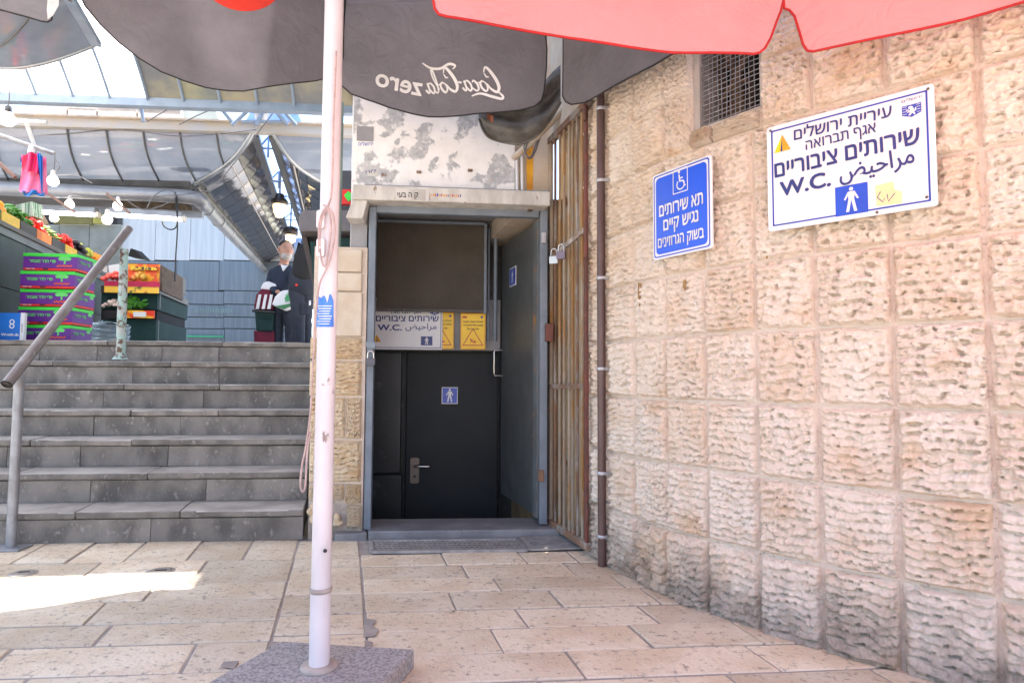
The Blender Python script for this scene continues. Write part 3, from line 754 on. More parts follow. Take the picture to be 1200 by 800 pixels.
# canopy slab
can = thing('canopy_slab', W(530, 240, 3.68), 'flaking white concrete canopy slab above the WC doorway', 'canopy')
b = B(); CY = 3.86
f0, f1 = W(413, 233, CY), W(645, 241, CY); zt0 = W(413, 216, CY).z
f1.z = f0.z = (f0.z + f1.z) / 2
b.prism([f0, f1, V((f1.x, f1.y, zt0)), V((f0.x, f0.y, zt0))], VD * .28); b.build('slab', m_white, can, bev=.006)
b = B(); b.prism([W(x, y, CY + .03) for x, y in ((413.5, 233), (431, 234), (425, 256), (405, 255))], -NF * .18); b.build('slab_end', m_white, can, bev=.004)
pl = Plane(V((f0.x, f0.y, f0.z)), U, ZU)
for (xa, xb, ya, yb, mt) in ((464, 499, 222, 234, m_white), (503, 548, 222, 235, m_white)):
    ua, va = pl.uv(xa, yb); ub_, vb = pl.uv(xb, ya); flat(pl, [[(ua, va), (ub_, va), (ub_, vb), (ua, vb)]], .002, 'sticker', mt, can)
lettering(pl, heb('ק ה בעי'), pl.uv(466, 231.5), pl.uv(490, 231.5), .030, m_blk, can, .004, .01)
u0, v0 = pl.uv(505, 231)
for i in range(16):
    mt = (m_yellow, m_redp, m_gold, m_bluep, m_redp, m_yellow)[i * 5 % 6]; w_ = R.uniform(.006, .010); h_ = R.uniform(.012, .02)
    flat(pl, [[(u0 + .012 * i, v0 + .006), (u0 + .012 * i + w_, v0 + .006), (u0 + .012 * i + w_ * .7, v0 + .006 + h_), (u0 + .012 * i + .002, v0 + .006 + h_ * .8)]], .004, 'printed_mark', mt, can)
for x, y in ((434, 235), (622, 243)):
    b = B(); q = W(x, y + 1, CY + .1); b.bar(q, q + VD * .12, .03, .03); b.build('support_tube', m_rust, can)
# steel frame
fr = thing('door_frame', W(433, 617, DY), 'blue grey steel door frame standing round the WC doorway', 'door frame')
def post(xt, yt, xb, yb, w, name='post'):
    bb = B(); c = W(xb, yb, DY); t_ = V((c.x, c.y, W(xt, yt, DY).z)); bb.bar(c, t_, w, .06, NF); return bb.build(name, m_steel, fr, bev=.004)
post(430.6, 243, 430.6, 619, .046); post(636, 247, 636, 613, .050)
b = B(); q0, q1 = W(441.5, 246, DY), W(631, 250, DY); zz = (q0.z + q1.z) / 2; q0.z = q1.z = zz; b.bar(q0, q1, .055, .055); b.build('head_bar', m_steel, fr, bev=.004)
b = B(); b.prism([W(429, 400, DY - .033), W(440, 401, DY - .033), W(440, 408, DY - .033), W(429, 407, DY - .033)], NF * .012); b.build('hasp', m_steel, fr)
b = B(); b.box(W(643.5, 389.5, DY - .06), (.05, .05, .115), .1); b.build('latch_box', m_rust2, fr, bev=.004)
b = B(); b.box(W(637, 279, DY - .035), (.03, .03, .07), .1); b.build('hinge', m_zinc, fr, bev=.003)
b = B(); b.box(W(634, 557, DY - .03), (.035, .03, .075), .1); b.build('hinge', m_rust, fr, bev=.003)
# inside: sunken passage
BY = 5.0
room = thing('wc_passage', W(510, 616, BY), 'dark sunken passage behind the doorway with a grey lintel over the inner door', 'passage')
b = B()
lw0 = W(424, 600, DY + .04); lw0.z = -1
b.prism([lw0, lw0 + VD * 1.3, lw0 + VD * 1.3 + ZU * 3.2, lw0 + ZU * 3.2], -U * .1); b.build('side_wall', m_grey, room)
b = B(); rw0 = W(646, 600, DY + .04); rw0.z = -1
b.prism([rw0, rw0 + VD * 1.25, rw0 + VD * 1.25 + ZU * 3.2, rw0 + ZU * 3.2], U * .1); b.build('side_wall', M('brown stained plaster', (.30, .20, .10, 1), (.20, .13, .07, 1), 6, rough=.9, bump=.4), room)
b = B(); zc = 2.215; c0, c1 = W(426, 300, DY + .03), W(645, 300, DY + .03)
b.prism([V((c0.x, c0.y, zc)), V((c1.x, c1.y, zc)), V((c1.x, c1.y, zc)) + VD * 1.3, V((c0.x, c0.y, zc)) + VD * 1.3], ZU * .04); b.build('ceiling', m_grey, room)
k0, k1 = W(415, 616, BY + .06), W(640, 616, BY + .06)
b = B(); b.prism([V((k0.x, k0.y, -1)), V((k1.x, k1.y, -1)), V((k1.x, k1.y, 3)), V((k0.x, k0.y, 3))], -NF * .1); b.build('back_wall', m_panel, room)
b = B(); b.prism([V((k0.x, k0.y, -.95)), V((k1.x, k1.y, -.95)), V((k1.x, k1.y, -.95)) - VD * 1.1, V((k0.x, k0.y, -.95)) - VD * 1.1], -ZU * .05); b.build('passage_floor', m_sill, room)
LY = 4.86
b = B(); l0, l1 = W(428, 411, LY), W(586, 411, LY); zl0, zl1 = W(500, 410, LY).z, W(500, 350, LY).z
b.prism([V((l0.x, l0.y, zl0)), V((l1.x, l1.y, zl0)), V((l1.x, l1.y, zl1)), V((l0.x, l0.y, zl1))], -NF * .12); b.build('lintel', m_grey, room)
for x0, x1, xx in ((521, 541, 0), (541.5, 569, 0)):
    pass
# brown mesh panel hanging above the signs
mp = thing('mesh_screen', W(505, 362, 4.78), 'dusty brown wire mesh screen hanging above the signs inside the doorway', 'screen')
MY = 4.74; pl = Plane(W(441.5, 362, MY), U, ZU)
ua, va = pl.uv(441.5, 363); ub_, vb = pl.uv(567.5, 263)
b = B(); b.prism([pl.pt(ua, va), pl.pt(ub_, va), pl.pt(ub_, vb), pl.pt(ua, vb)], -pl.n * .01); b.build('backing', m_meshp, mp)
b = B(); nu, nv = 60, 48
for i in range(nu + 1):
    u_ = ua + (ub_ - ua) * i / nu; b.bar(pl.pt(u_, va, .004), pl.pt(u_, vb, .004), .0045, .003, pl.n)
for j in range(nv + 1):
    v_ = va + (vb - va) * j / nv; b.bar(pl.pt(ua, v_, .004), pl.pt(ub_, v_, .004), .0045, .003, pl.n)
b.build('wire_mesh', M('brown mesh wire', (.105, .088, .07, 1), (.08, .066, .052, 1), 5, rough=.7), mp)
b = B()
b.bar(pl.pt(ua, va, .01), pl.pt(ub_, va, .01), .022, .02, ZU); b.build('bottom_rail', M('dusty dark rail', (.09, .085, .08, 1), (.2, .19, .18, 1), 16, lo=.55, hi=.75, rough=.7), mp)
b = B(); b.bar(pl.pt(ub_ + .01, va - .02, .01), pl.pt(ub_ + .01, vb, .01), .02, .02, pl.n); b.build('side_rail', m_steel, mp)
b = B(); b.bar(pl.pt(ua, vb, .01), pl.pt(ub_, vb, .01), .02, .02, ZU); b.build('top_rail', m_steel, mp)
for x in (572, 580):
    b = B(); q = W(x, 400, 4.80); b.tube([q, V((q.x, q.y, W(x, 268, 4.8).z))], .016 if x == 580 else .009, 8); b.build('upright', m_steel, mp)
# inner door and the panel beside it
def rect(pl, x0, y0, x1, y1):
    a, c = pl.uv(x0, max(y0, y1)); d, e = pl.uv(x1, min(y0, y1)); return a, c, d, e
pl = Plane(W(474, 616, BY), U, ZU); ua, va, ub_, vb = rect(pl, 474, 616, 584, 413)
b = B(); b.prism([pl.pt(ua, va - .75, .0), pl.pt(ub_, va - .75), pl.pt(ub_, vb), pl.pt(ua, vb)], -pl.n * .045); ind = b.build('inner_door', m_black, room, bev=.004, label='dark navy inner door with a blue man pictogram')
u0, v0 = pl.uv(486, 551); b = B()
b.prism([pl.pt(u, v, .0) for u, v in rrect(u0 - .035, v0 - .10, u0 + .035, v0 + .10, .015)], pl.n * .008); ho = b.build('handle', m_bronze, ind)
b = B(); hh = pl.pt(u0 + .005, v0 + .04, .008); b.tube([hh, hh + pl.n * .05, hh + pl.n * .055 + U * .03, hh + pl.n * .05 + U * .11 - ZU * .002], .009, 8); b.build('lever', m_chrome, ind)
b = B(); b.lathe([(.012, 0), (.012, .006)], pl.pt(u0, v0 - .045, .006), pl.n, 10); b.build('keyhole', m_blk, ind)
ua, va, ub_, vb = rect(pl, 517.5, 473, 536.5, 453.5)
b = B(); b.prism([pl.pt(ua, va, .0), pl.pt(ub_, va), pl.pt(ub_, vb), pl.pt(ua, vb)], pl.n * .004); so_ = b.build('sign_plate', m_whp, ind)
flat(pl, [[(ua + .006, va + .006), (ub_ - .006, va + .006), (ub_ - .006, vb - .006), (ua + .006, vb - .006)]], .0055, 'sign_field', m_bl, ind)
flat(pl, man_sign((ua + ub_) / 2, (va + vb) / 2, (vb - va) * .80), .007, 'man_pictogram', m_whp, ind)
for (x, xw) in ((472.5, .018), (586, .02)):
    b = B(); q = W(x, 616, BY - .01); q.z = -.95; b.bar(q, V((q.x, q.y, W(x, 411, BY).z)), xw, .05, NF); b.build('jamb', m_black, room)
sp_ = thing('black_panel', W(452, 616, BY - .04), 'scuffed black metal panel left of the inner WC door', 'panel')
for (ya, yb) in ((413, 554), (556, 660)):
    pl = Plane(W(430, 616, BY - .03), U, ZU); ua, va, ub_, vb = rect(pl, 428, yb, 471, ya)
    b = B(); b.prism([pl.pt(ua, va), pl.pt(ub_, va), pl.pt(ub_, vb), pl.pt(ua, vb)], -pl.n * .03); b.build('sheet', m_panel, sp_, bev=.004)
b = B(); b.lathe([(.02, 0), (.022, .03), (.012, .045)], W(434.5, 518, BY - .03), NF, 12); b.build('knob', m_blackp, sp_)
bn = W(448, 615, 4.62); bn.z -= .09
bt = thing('waste_bin', bn, 'small round black waste bin on the floor left of the inner door', 'bin')
b = B(); b.lathe([(.055, -.55), (.068, .10), (.075, .105), (.075, .118), (.066, .118), (.055, .02)], bn, n=20); b.build('tub', m_blackp, bt)
# open door leaf
hin = W(630, 607, DY); far = P(586.5, 580, 4.86); ld = V((far.x - hin.x, far.y - hin.y, 0)); ll = ld.length; ld.normalize()
zb0, zt0_ = W(630, 606, DY).z, W(630, 258, DY).z
ln = V((-ld.y, ld.x, 0)); 
if ln.x > 0: ln = -ln
leaf = thing('steel_door', V((hin.x, hin.y, zb0)), 'grey steel door leaf standing open into the doorway, rusty at its foot', 'door')
h0 = V((hin.x, hin.y, 0)) - ln * .0
b = B(); b.prism([h0 + ZU * zb0, h0 + ld * ll + ZU * zb0, h0 + ld * ll + ZU * zt0_, h0 + ZU * zt0_], -ln * .045); b.build('door_leaf', m_leaf, leaf, bev=.004)
b = B(); b.prism([h0 + ZU * (zb0 - .004) + ld * .004, h0 + ld * .075 + ZU * (zb0 - .004), h0 + ld * .075 + ZU * (zt0_ + .004), h0 + ld * .004 + ZU * (zt0_ + .004)], ln * .008); b.build('stile', m_leafedge, leaf)
b = B(); e0 = h0 + ld * (ll - .02) + ZU * P(583, 440, 4.8).z + ln * .0; e1 = e0 + ZU * .2
b.tube([e0, e0 + ln * .06, e0 + ln * .065 + ZU * .02, e1 + ln * .065 - ZU * .02, e1 + ln * .06, e1], .009, 8); b.build('pull_handle', m_chrome, leaf)
lp = Plane(h0 + ZU * zb0 + ln * .001, -ld, ZU)
if lp.n.dot(ln) < 0: lp = Plane(h0 + ZU * zb0 + ln * .001, ld, ZU)
ua, va, ub_, vb = rect(lp, 597.5, 337, 605, 311)
ua, ub_ = min(ua, ub_), max(ua, ub_); 
b = B(); b.prism([lp.pt(ua, va), lp.pt(ub_, va), lp.pt(ub_, vb), lp.pt(ua, vb)], lp.n * .003); so_ = b.build('sign_plate', m_whp, leaf)
flat(lp, [[(ua + .01, va + .01), (ub_ - .01, va + .01), (ub_ - .01, vb - .01), (ua + .01, vb - .01)]], .0042, 'sign_field', m_bl, so_)
flat(lp, man_sign((ua + ub_) / 2, (va + vb) / 2, (vb - va) * .7), .0055, 'man_pictogram', m_whp, so_)
# threshold stones and drains
b = B(); q0, q1 = G(431, 631.5), G(657, 629); d = 0.34
b.prism([q0 - ZU * .02, q1 - ZU * .02, q1 + VD * d - ZU * .02, q0 + VD * d - ZU * .02], ZU * .068)
b.build('threshold_stone', m_sill, bev=.008, seg=2, label='long grey stone threshold under the WC doorway', cat='threshold')
b = B(); q0, q1 = G(392, 634.5), G(430, 632); b.prism([q0 - ZU * .02, q1 - ZU * .02, q1 + VD * d - ZU * .02, q0 + VD * d - ZU * .02], ZU * .062)
b.build('threshold_stone', m_sill, bev=.008, seg=2, label='short grey stone block at the foot of the ochre pillar', cat='threshold')
b = B(); q0, q1 = G(658, 629), G(690, 626); b.prism([q0 - ZU * .02, q1 - ZU * .02, q1 + VD * .42 - ZU * .02, q0 + VD * .42 - ZU * .02], ZU * .064)
b.build('threshold_stone', m_pave, bev=.008, seg=2, label='beige stone block under the foot of the rusty gate', cat='threshold')
def ground_quad(xa, ya, xb, yb, xc, yc, xd, yd, z): return [G(xa, ya, z), G(xb, yb, z), G(xc, yc, z), G(xd, yd, z)]
dg_ = thing('drain_grate', G(524, 640, .004), 'perforated iron drain cover in the paving before the doorway', 'drain cover')
A_, B_, C_, D_ = ground_quad(436, 647.5, 616, 645.5, 607, 633, 434, 635, .004)
b = B(); b.prism([A_, B_, C_, D_], ZU * .006); b.build('plate', m_grate, dg_)
b = B()
for p, q in ((A_, B_), (B_, C_), (C_, D_), (D_, A_)): b.bar(p + ZU * .006, q + ZU * .006, .022, .016)
b.build('rim', m_grate, dg_)
b = B(); nn, mm_ = 30, 5
for i in range(nn):
    for j in range(mm_):
        u_, v_ = (i + .5 + .25 * (j % 2)) / nn, (j + .5) / mm_
        c = A_.lerp(B_, u_).lerp(D_.lerp(C_, u_), v_) + ZU * .0068
        b.add([c + V((-.007, -.004, 0)), c + V((.007, -.004, 0)), c + V((.007, .004, 0)), c + V((-.007, .004, 0))], [(0, 1, 2, 3)])
b.build('holes', m_dark, dg_, kind='stuff')
sg = thing('slot_drain', G(650, 637, .004), 'slotted iron drain in the paving below the rusty gate', 'drain cover')
A_, B_, C_, D_ = ground_quad(622, 645, 691, 642.5, 680, 629, 612, 631, .004)
b = B(); b.prism([A_, B_, C_, D_], ZU * .002); b.build('pit', m_dark, sg)
for j in range(7):
    v_ = j / 6; p, q = A_.lerp(D_, v_), B_.lerp(C_, v_); b = B(); b.bar(p + ZU * .007, q + ZU * .007, .016, .012); b.build('bar', m_grate, sg)
for p, q in ((A_, D_), (B_, C_)):
    b = B(); b.bar(p + ZU * .008, q + ZU * .008, .03, .014); b.build('edge_bar', m_grate, sg)
# rusty gate beside the frame
ga, gb = G(644, 613, .045), G(691.5, 647, .03)
gd = V((gb.x - ga.x, gb.y - ga.y, 0)); gl = gd.length; gd.normalize(); gn = V((gd.y, -gd.x, 0))
if gn.x > 0: gn = -gn
gate = thing('rusty_gate', (ga + gb) / 2, 'tall rusty iron bar gate between the doorway and the stone wall', 'gate')
gp = Plane(V((ga.x, ga.y, .05)), gd, ZU)
if gp.n.dot(gn) < 0: gp = Plane(V((ga.x, ga.y, .05)), -gd, ZU)
GTOP = 2.60
def gbar(px, w, d, mt, off=0.0, z0=.05, z1=GTOP, name='bar'):
    q = isect(px, 450, V((ga.x, ga.y, 0)), gn); q = V((q.x, q.y, 0)) + gn * off
    bb = B(); bb.bar(q + ZU * z0, q + ZU * z1, w, d, gn); return bb.build(name, mt, gate, bev=.002)
gbar(645, .04, .022, m_rustg, 0, name='stile'); gbar(689, .030, .018, m_rust2, .01, name='stile')
for x in (650.5, 656, 661.5, 667, 672, 677, 682): gbar(x, .021, .013, R.choice((m_rust, m_rustg)), R.uniform(-.004, .004))
for ya, yb in ((303, 270), (453, 452)):
    q0, q1 = isect(648, ya, V((ga.x, ga.y, 0)), gn), isect(688, yb, V((ga.x, ga.y, 0)), gn); b = B(); b.bar(q0 + gn * .02, q1 + gn * .02, .03, .012, gn); b.build('crossbar', m_rust, gate)
for z in (.06, GTOP):
    b = B(); b.bar(V((ga.x, ga.y, z)), V((gb.x, gb.y, z)), .04, .04); b.build('rail', m_rust, gate)
for x, y in ((685.5, 132), (686.5, 292), (688, 600)):
    b = B(); q = isect(x, y, V((ga.x, ga.y, 0)) + gn * .03, gn); b.tube([q - ZU * .05, q + ZU * .05], .011, 8); b.build('hinge', m_rust2, gate)
b = B(); b.box(isect(641.5, 297, V((ga.x, ga.y, 0)) + gn * .01, gn), (.03, .05, .045), .1); b.build('hasp', m_rust2, gate, bev=.003)
b = B(); b.box(isect(641.5, 480, V((ga.x, ga.y, 0)) + gn * .01, gn), (.05, .04, .03), .1); b.build('hasp', m_rust, gate, bev=.003)
b = B(); w0 = V((ga.x, ga.y, 0)) - gn * .10 - gd * .1; w1 = V((gb.x, gb.y, 0)) - gn * .10 + gd * .05
b.prism([w0, w1, w1 + ZU * 8.6, w0 + ZU * 8.6], -gn * .2)
b.build('gate_recess', m_ochre, label='ochre stained plaster wall behind the bars of the rusty gate', cat='wall')
b = B(); w0 = V((ga.x, ga.y, GTOP + .03)) + gn * .0 - gd * .0; w1 = V((gb.x, gb.y, GTOP + .03))
b.prism([w0, w1, w1 + ZU * 6, w0 + ZU * 6], -gn * .09); b.build('gate_lintel', m_beige, label='beige stone wall above the rusty gate', cat='wall')
def padlock(c, n, sc, mb, label):
    n = V(n).normalized(); x = n.cross(ZU).normalized()
    t = thing('padlock', c - ZU * .03 * sc, label, 'padlock', 'padlocks on the gate and door frame')
    bb = B(); bb.prism([c + x * u * sc + ZU * v * sc for u, v in rrect(-.03, -.025, .03, .025, .006, 3)], n * .022 * sc); bb.build('body', mb, t, bev=.002)
    bb = B(); o = c + n * .011 * sc + ZU * .022 * sc
    bb.tube([o - x * .02 * sc, o - x * .02 * sc + ZU * .03 * sc] + [o + ZU * (.03 + .02 * math.sin(a_)) * sc - x * .02 * math.cos(a_) * sc for a_ in (.5, 1, 1.57, 2.1, 2.6)] + [o + x * .02 * sc + ZU * .03 * sc, o + x * .02 * sc], .0055 * sc, 8); bb.build('shackle', m_chrome, t)
padlock(isect(650, 305, V((ga.x, ga.y, 0)) + gn * .05, gn), (-.5, -1, 0), 1.0, M('padlock steel', (.55, .53, .50, 1), None, 9, rough=.3, metal=.6), 'silver steel padlock on the rusty gate')
padlock(isect(658.5, 299.5, V((ga.x, ga.y, 0)) + gn * .06, gn), (-.5, -1, 0), .95, M('padlock purple', (.20, .15, .19, 1), None, 9, rough=.35, metal=.4), 'purple grey padlock right of the silver one on the gate')
padlock(W(434.5, 424, DY - .05), NF, .95, M('padlock dark', (.10, .10, .12, 1), None, 9, rough=.4, metal=.4), 'dark padlock hanging on the left post of the door frame')
# brown drain pipe
pq = G(705.5, 652); nw_, _t = outward(0)
pq = isect(705.5, 652, JP[0] + nw_ * .058, nw_); pq = V((pq.x, pq.y, 0))
dp = thing('drain_pipe', pq, 'thin brown drain pipe running up the stone wall beside the gate', 'pipe')
b = B(); b.tube([pq, pq + ZU * 1.5, pq + ZU * 4.5], .0225, 14); b.build('tube', m_pipe, dp)
for y in (128, 212, 326, 432, 554, 628):
    z = isect(702, y, pq, V((0, 1, 0))).z; b = B(); b.lathe([(.0235, -.009), (.0265, -.008), (.0265, .008), (.0235, .009)], pq + ZU * z, n=14)
    b.box(pq + ZU * z - nw_ * .04 + _t * .02, (.07, .02, .016), math.atan2(nw_.y, nw_.x)); b.build('clamp', m_zinc, dp)

# ------------------------------------------------------------------ signs
AR_WC = '\ufee3\ufeae\ufe8d\ufea3\ufef4\ufebe'[::-1]
def board(name, pl, w, h, mat, label, cat, th=.012, r=.012, group=None):
    t = thing(name, pl.pt(w / 2, 0), label, cat, group)
    b = B(); b.prism([pl.pt(u, v, -th) for u, v in rrect(0, 0, w, h, r)], pl.n * th); b.build('plate', mat, t, bev=.0015); return t
def triangle_logo(pl, x0, y0, x1, y1, ax, ay, t):
    a, c, d = pl.uv(x0, y0), pl.uv(x1, y1), pl.uv(ax, ay); mid = tuple((p * .62 + q * .38) for p, q in zip(a, c))
    flat(pl, [[a, mid, d]], .0016, 'logo', m_yel, t); m2 = tuple((p * .5 + q * .5) for p, q in zip(a, c))
    flat(pl, [[m2, c, d]], .0018, 'logo', m_gold, t)
    flat(pl, [[mid, m2, d]], .0020, 'logo', m_nv, t)
def emblem(pl, x0, y0, x1, y1, t):
    """blue city shield with a rampant lion over courses of stone"""
    a, c, d, e = rect(pl, x0, y1, x1, y0); w, h = d - a, e - c
    L_ = lambda pts: [(a + x * w, c + y * h) for x, y in pts]
    flat(pl, [L_([(0, 1), (0, .25), (.5, 0), (1, .25), (1, 1)])], .0016, 'emblem', m_bluep, t)
    for y in (.3, .5, .7, .88): flat(pl, [L_([(.04, y), (.26, y), (.26, y + .035), (.04, y + .035)]), L_([(.76, y), (.96, y), (.96, y + .035), (.76, y + .035)])], .0022, 'emblem_line', m_whp, t)
    lion = [L_([(.42, .28), (.60, .30), (.66, .55), (.58, .72), (.44, .66), (.38, .48)]), L_([(.34, .68), (.52, .62), (.58, .80), (.46, .90), (.34, .84)]),
            L_([(.36, .62), (.24, .66), (.22, .58), (.38, .54)]), L_([(.40, .50), (.27, .46), (.27, .39), (.42, .44)]), L_([(.42, .34), (.32, .18), (.42, .14), (.52, .30)]), L_([(.56, .34), (.62, .14), (.70, .18), (.64, .38)]),
            L_([(.64, .40), (.74, .46), (.74, .70), (.68, .70), (.69, .50), (.62, .46)])]
    flat(pl, lion, .0024, 'lion', m_whp, t)
def wall_plane(xl, yl, xr, off):
    """a plane through the wall's surface at two picture columns, standing off it"""
    def hit(x, y):
        best = None
        for k in range(len(JP) - 1):
            n, t = outward(k); q = isect(x, y, JP[k], n); s = (q - JP[k]).dot(t)
            if -.001 <= s <= (JP[k + 1] - JP[k]).length + .001: best = q
        return best
    a, c = hit(xl, yl), hit(xr, yl); d = V((c.x - a.x, c.y - a.y, 0)).normalized(); n = V((d.y, -d.x, 0))
    return Plane(a + n * off, d, ZU)
# large white municipal sign
pl = wall_plane(899, 214, 1098, .085); ul, vl = pl.uv(900.5, 274); ur, vr = pl.uv(1099, 238); u2, v2 = pl.uv(898, 154)
v3 = pl.uv(1097, 92)[1]; pl = Plane(pl.pt(ul, (vl + vr) / 2), pl.ex, pl.ey); w, h = ur - ul, (v2 + v3) / 2 - (vl + vr) / 2
Z2 = lambda x, y: pl.uv(740 + x / 2.609, 60 + y / 2.609)
sgn = board('wc_sign', pl, w, h, m_wh, 'big white and blue public toilets sign with Hebrew and Arabic writing on the stone wall', 'sign')
flat(pl, ring(rrect(.018, .018, w - .018, h - .018, .003), rrect(.024, .024, w - .024, h - .024, .003)), .0012, 'border', m_bluep, sgn)
lettering(pl, heb('עיריית ירושלים'), Z2(498, 273), Z2(796, 200), .038, m_nv, sgn, bold=.012)
lettering(pl, heb('אגף תברואה'), Z2(534, 303), Z2(748, 247), .034, m_nv, sgn, bold=.008)
lettering(pl, heb('שירותים ציבוריים'), Z2(440, 387), Z2(882, 281), .053, m_nv, sgn, bold=.022)
lettering(pl, 'W.C.', Z2(457, 444), Z2(609, 411), .054, m_nv, sgn, bold=.03)
lettering(pl, AR_WC, Z2(638, 397), Z2(866, 340), .062, m_nv, sgn, bold=.014)
a, c, d, e = rect(pl, 740 + 625 / 2.609, 60 + 510 / 2.609, 740 + 722 / 2.609, 60 + 398 / 2.609)
c = .016; e = c + (d - a) * 1.02
pf_ = flat(pl, [[(a, c), (d, c), (d, e), (a, e)]], .0016, 'pictogram_field', m_bl, sgn)
flat(pl, man_sign((a + d) / 2, (c + e) / 2, (e - c) * .84), .0024, 'man_pictogram', m_whp, pf_)
triangle_logo(pl, 740 + 437 / 2.609, 60 + 313 / 2.609, 740 + 487 / 2.609, 60 + 300 / 2.609, 740 + 461 / 2.609, 60 + 256 / 2.609, sgn)
lettering(pl, 'JETTON', Z2(432, 322), Z2(490, 306), .006, m_gold, sgn) if False else None
emblem(pl, 740 + 828 / 2.609, 60 + 156 / 2.609, 740 + 886 / 2.609, 60 + 209 / 2.609, sgn)
lettering(pl, heb('ירושלים'), Z2(826, 160), Z2(888, 143), .009, m_nv, sgn)
stk = [Z2(745, 412), Z2(800, 398), Z2(806, 425), Z2(828, 428), Z2(828, 465), Z2(750, 474)]
flat(pl, [stk], .0016, 'torn_sticker', M('yellowed sticker', hx(235, 218, 160), hx(220, 200, 150), 9, rough=.6), sgn)
rb = ribbon([Z2(762, 430), Z2(752, 448), Z2(770, 462), Z2(774, 450)], [.003] * 4) + ribbon([Z2(782, 438), Z2(786, 460), Z2(806, 434)], [.003] * 3)
flat(pl, rb, .0024, 'pen_mark', m_nv, sgn)
for (u, v) in ((.016, h - .016), (w - .016, h - .016), (w - .03, .034), (w * .68, .009)):
    b = B(); b.lathe([(.005, 0), (.005, .003), (.002, .004)], pl.pt(u, v, 0), pl.n, 8); b.build('screw', m_bronze, sgn)
# blue accessible toilet sign
pl = wall_plane(767, 250, 834, .078); ul, vl = pl.uv(765.5, 304.5); ur, vr = pl.uv(834.5, 291.5); u2, v2 = pl.uv(766.5, 206)
pl = Plane(pl.pt(ul, (vl + vr) / 2), pl.ex, pl.ey); w, h = ur - ul, v2 - (vl + vr) / 2
sgn = board('accessible_sign', pl, w, h, m_wh, 'blue wheelchair sign with white Hebrew writing, mounted nearest the drain pipe', 'sign')
flat(pl, ring(rrect(.008, .008, w - .008, h - .008, .014), rrect(.014, .014, w - .014, h - .014, .012)), .0012, 'border', m_bl, sgn)
flat(pl, [rrect(.022, .022, w - .022, h - .022, .022)], .0014, 'blue_field', M('bright blue field', hx(20, 80, 215), hx(24, 74, 200), 2, rough=.3), sgn)
lettering(pl, heb('תא שירותים'), Z2(87, 507), Z2(220, 466), .050, m_whp, sgn, .0026, .02)
lettering(pl, heb('נגיש קיים'), Z2(100, 549), Z2(206, 519), .048, m_whp, sgn, .0026, .02)
lettering(pl, heb('בשוק הגרוזינים'), Z2(83, 602), Z2(223, 569), .042, m_whp, sgn, .0026, .018)
a, c, d, e = rect(pl, 740 + 128 / 2.609, 60 + 440 / 2.609, 740 + 173 / 2.609, 60 + 370 / 2.609)
c2 = c; e2 = c + (d - a) * 1.25
flat(pl, ring(rrect(a, c2, d, e2, .004, 3), rrect(a + .004, c2 + .004, d - .004, e2 - .004, .003, 3)), .0026, 'icon_frame', m_whp, sgn)
cx, cy, k = (a + d) / 2, (c2 + e2) / 2, (e2 - c2)
arc = [(cx + .02 * k + .2 * k * math.cos(rad(t)), cy - .16 * k + .2 * k * math.sin(rad(t))) for t in range(130, 391, 20)]
flat(pl, [disc(cx - .06 * k, cy + .36 * k, .06 * k, 10)] + ribbon(arc, [.05 * k] * len(arc)) + ribbon([(cx - .06 * k, cy + .26 * k), (cx - .02 * k, cy - .02 * k), (cx + .16 * k, cy - .04 * k), (cx + .24 * k, cy - .26 * k), (cx + .30 * k, cy - .24 * k)], [.07 * k, .08 * k, .07 * k, .06 * k, .05 * k]) + ribbon([(cx - .03 * k, cy + .1 * k), (cx + .14 * k, cy + .1 * k)], [.05 * k] * 2), .0027, 'wheelchair_icon', m_whp, sgn)
# sign over the inner door, yellow warning sheets
SY = 4.80
pl = Plane(W(433, 409, SY), U, ZU); ur, vt = pl.uv(519, 350); w, h = ur, vt
D8 = lambda x, y: pl.uv(420 + x / 6.667, 340 + y / 6.667)
sgn = board('wc_sign', pl, w, h, m_wh, 'white public toilets sign half hidden by the mesh screen over the inner door', 'sign', r=.006)
flat(pl, ring(rrect(.012, .012, w - .010, h - .012, .003), rrect(.017, .017, w - .015, h - .017, .003)), .0012, 'border', m_nv, sgn)
lettering(pl, heb('אגף תברואה'), D8(258, 181), D8(488, 180), .026, m_nv, sgn, bold=.008)
lettering(pl, heb('שירותים ציבוריים'), D8(138, 241), D8(626, 243), .040, m_nv, sgn, bold=.022)
lettering(pl, 'W.C.', D8(152, 312), D8(338, 313), .042, m_nv, sgn, bold=.03)
lettering(pl, AR_WC, D8(368, 304), D8(610, 304), .045, m_nv, sgn, bold=.01)
a, c, d, e = rect(pl, 493.2, 404.5, 506.8, 394.2)
pf_ = flat(pl, [[(a, c), (d, c), (d, e), (a, e)]], .0016, 'pictogram_field', m_nv, sgn); flat(pl, man_sign((a + d) / 2, (c + e) / 2, (e - c) * .86), .0024, 'man_pictogram', m_whp, pf_)
triangle_logo(pl, 437, 401, 446.5, 400.5, 441.2, 391.5, sgn); emblem(pl, 504, 359, 514.5, 369.5, sgn)
SLIP = [disc(.30, .42, .07, 8)] + ribbon([(.33, .36), (.5, .22), (.72, .34)], [.07, .1, .07]) + ribbon([(.5, .22), (.7, .18), (.82, .26)], [.08, .07, .05]) + ribbon([(.36, .34), (.52, .44)], [.05, .04]) + ribbon([(.38, .30), (.24, .16)], [.05, .04])
AR_SLIP = '\ufea7\ufec4\ufeae \ufe8d\ufead\ufebf\ufef4\ufe94 \ufee3\ufe92\ufee0\ufee0\ufe94'[::-1]
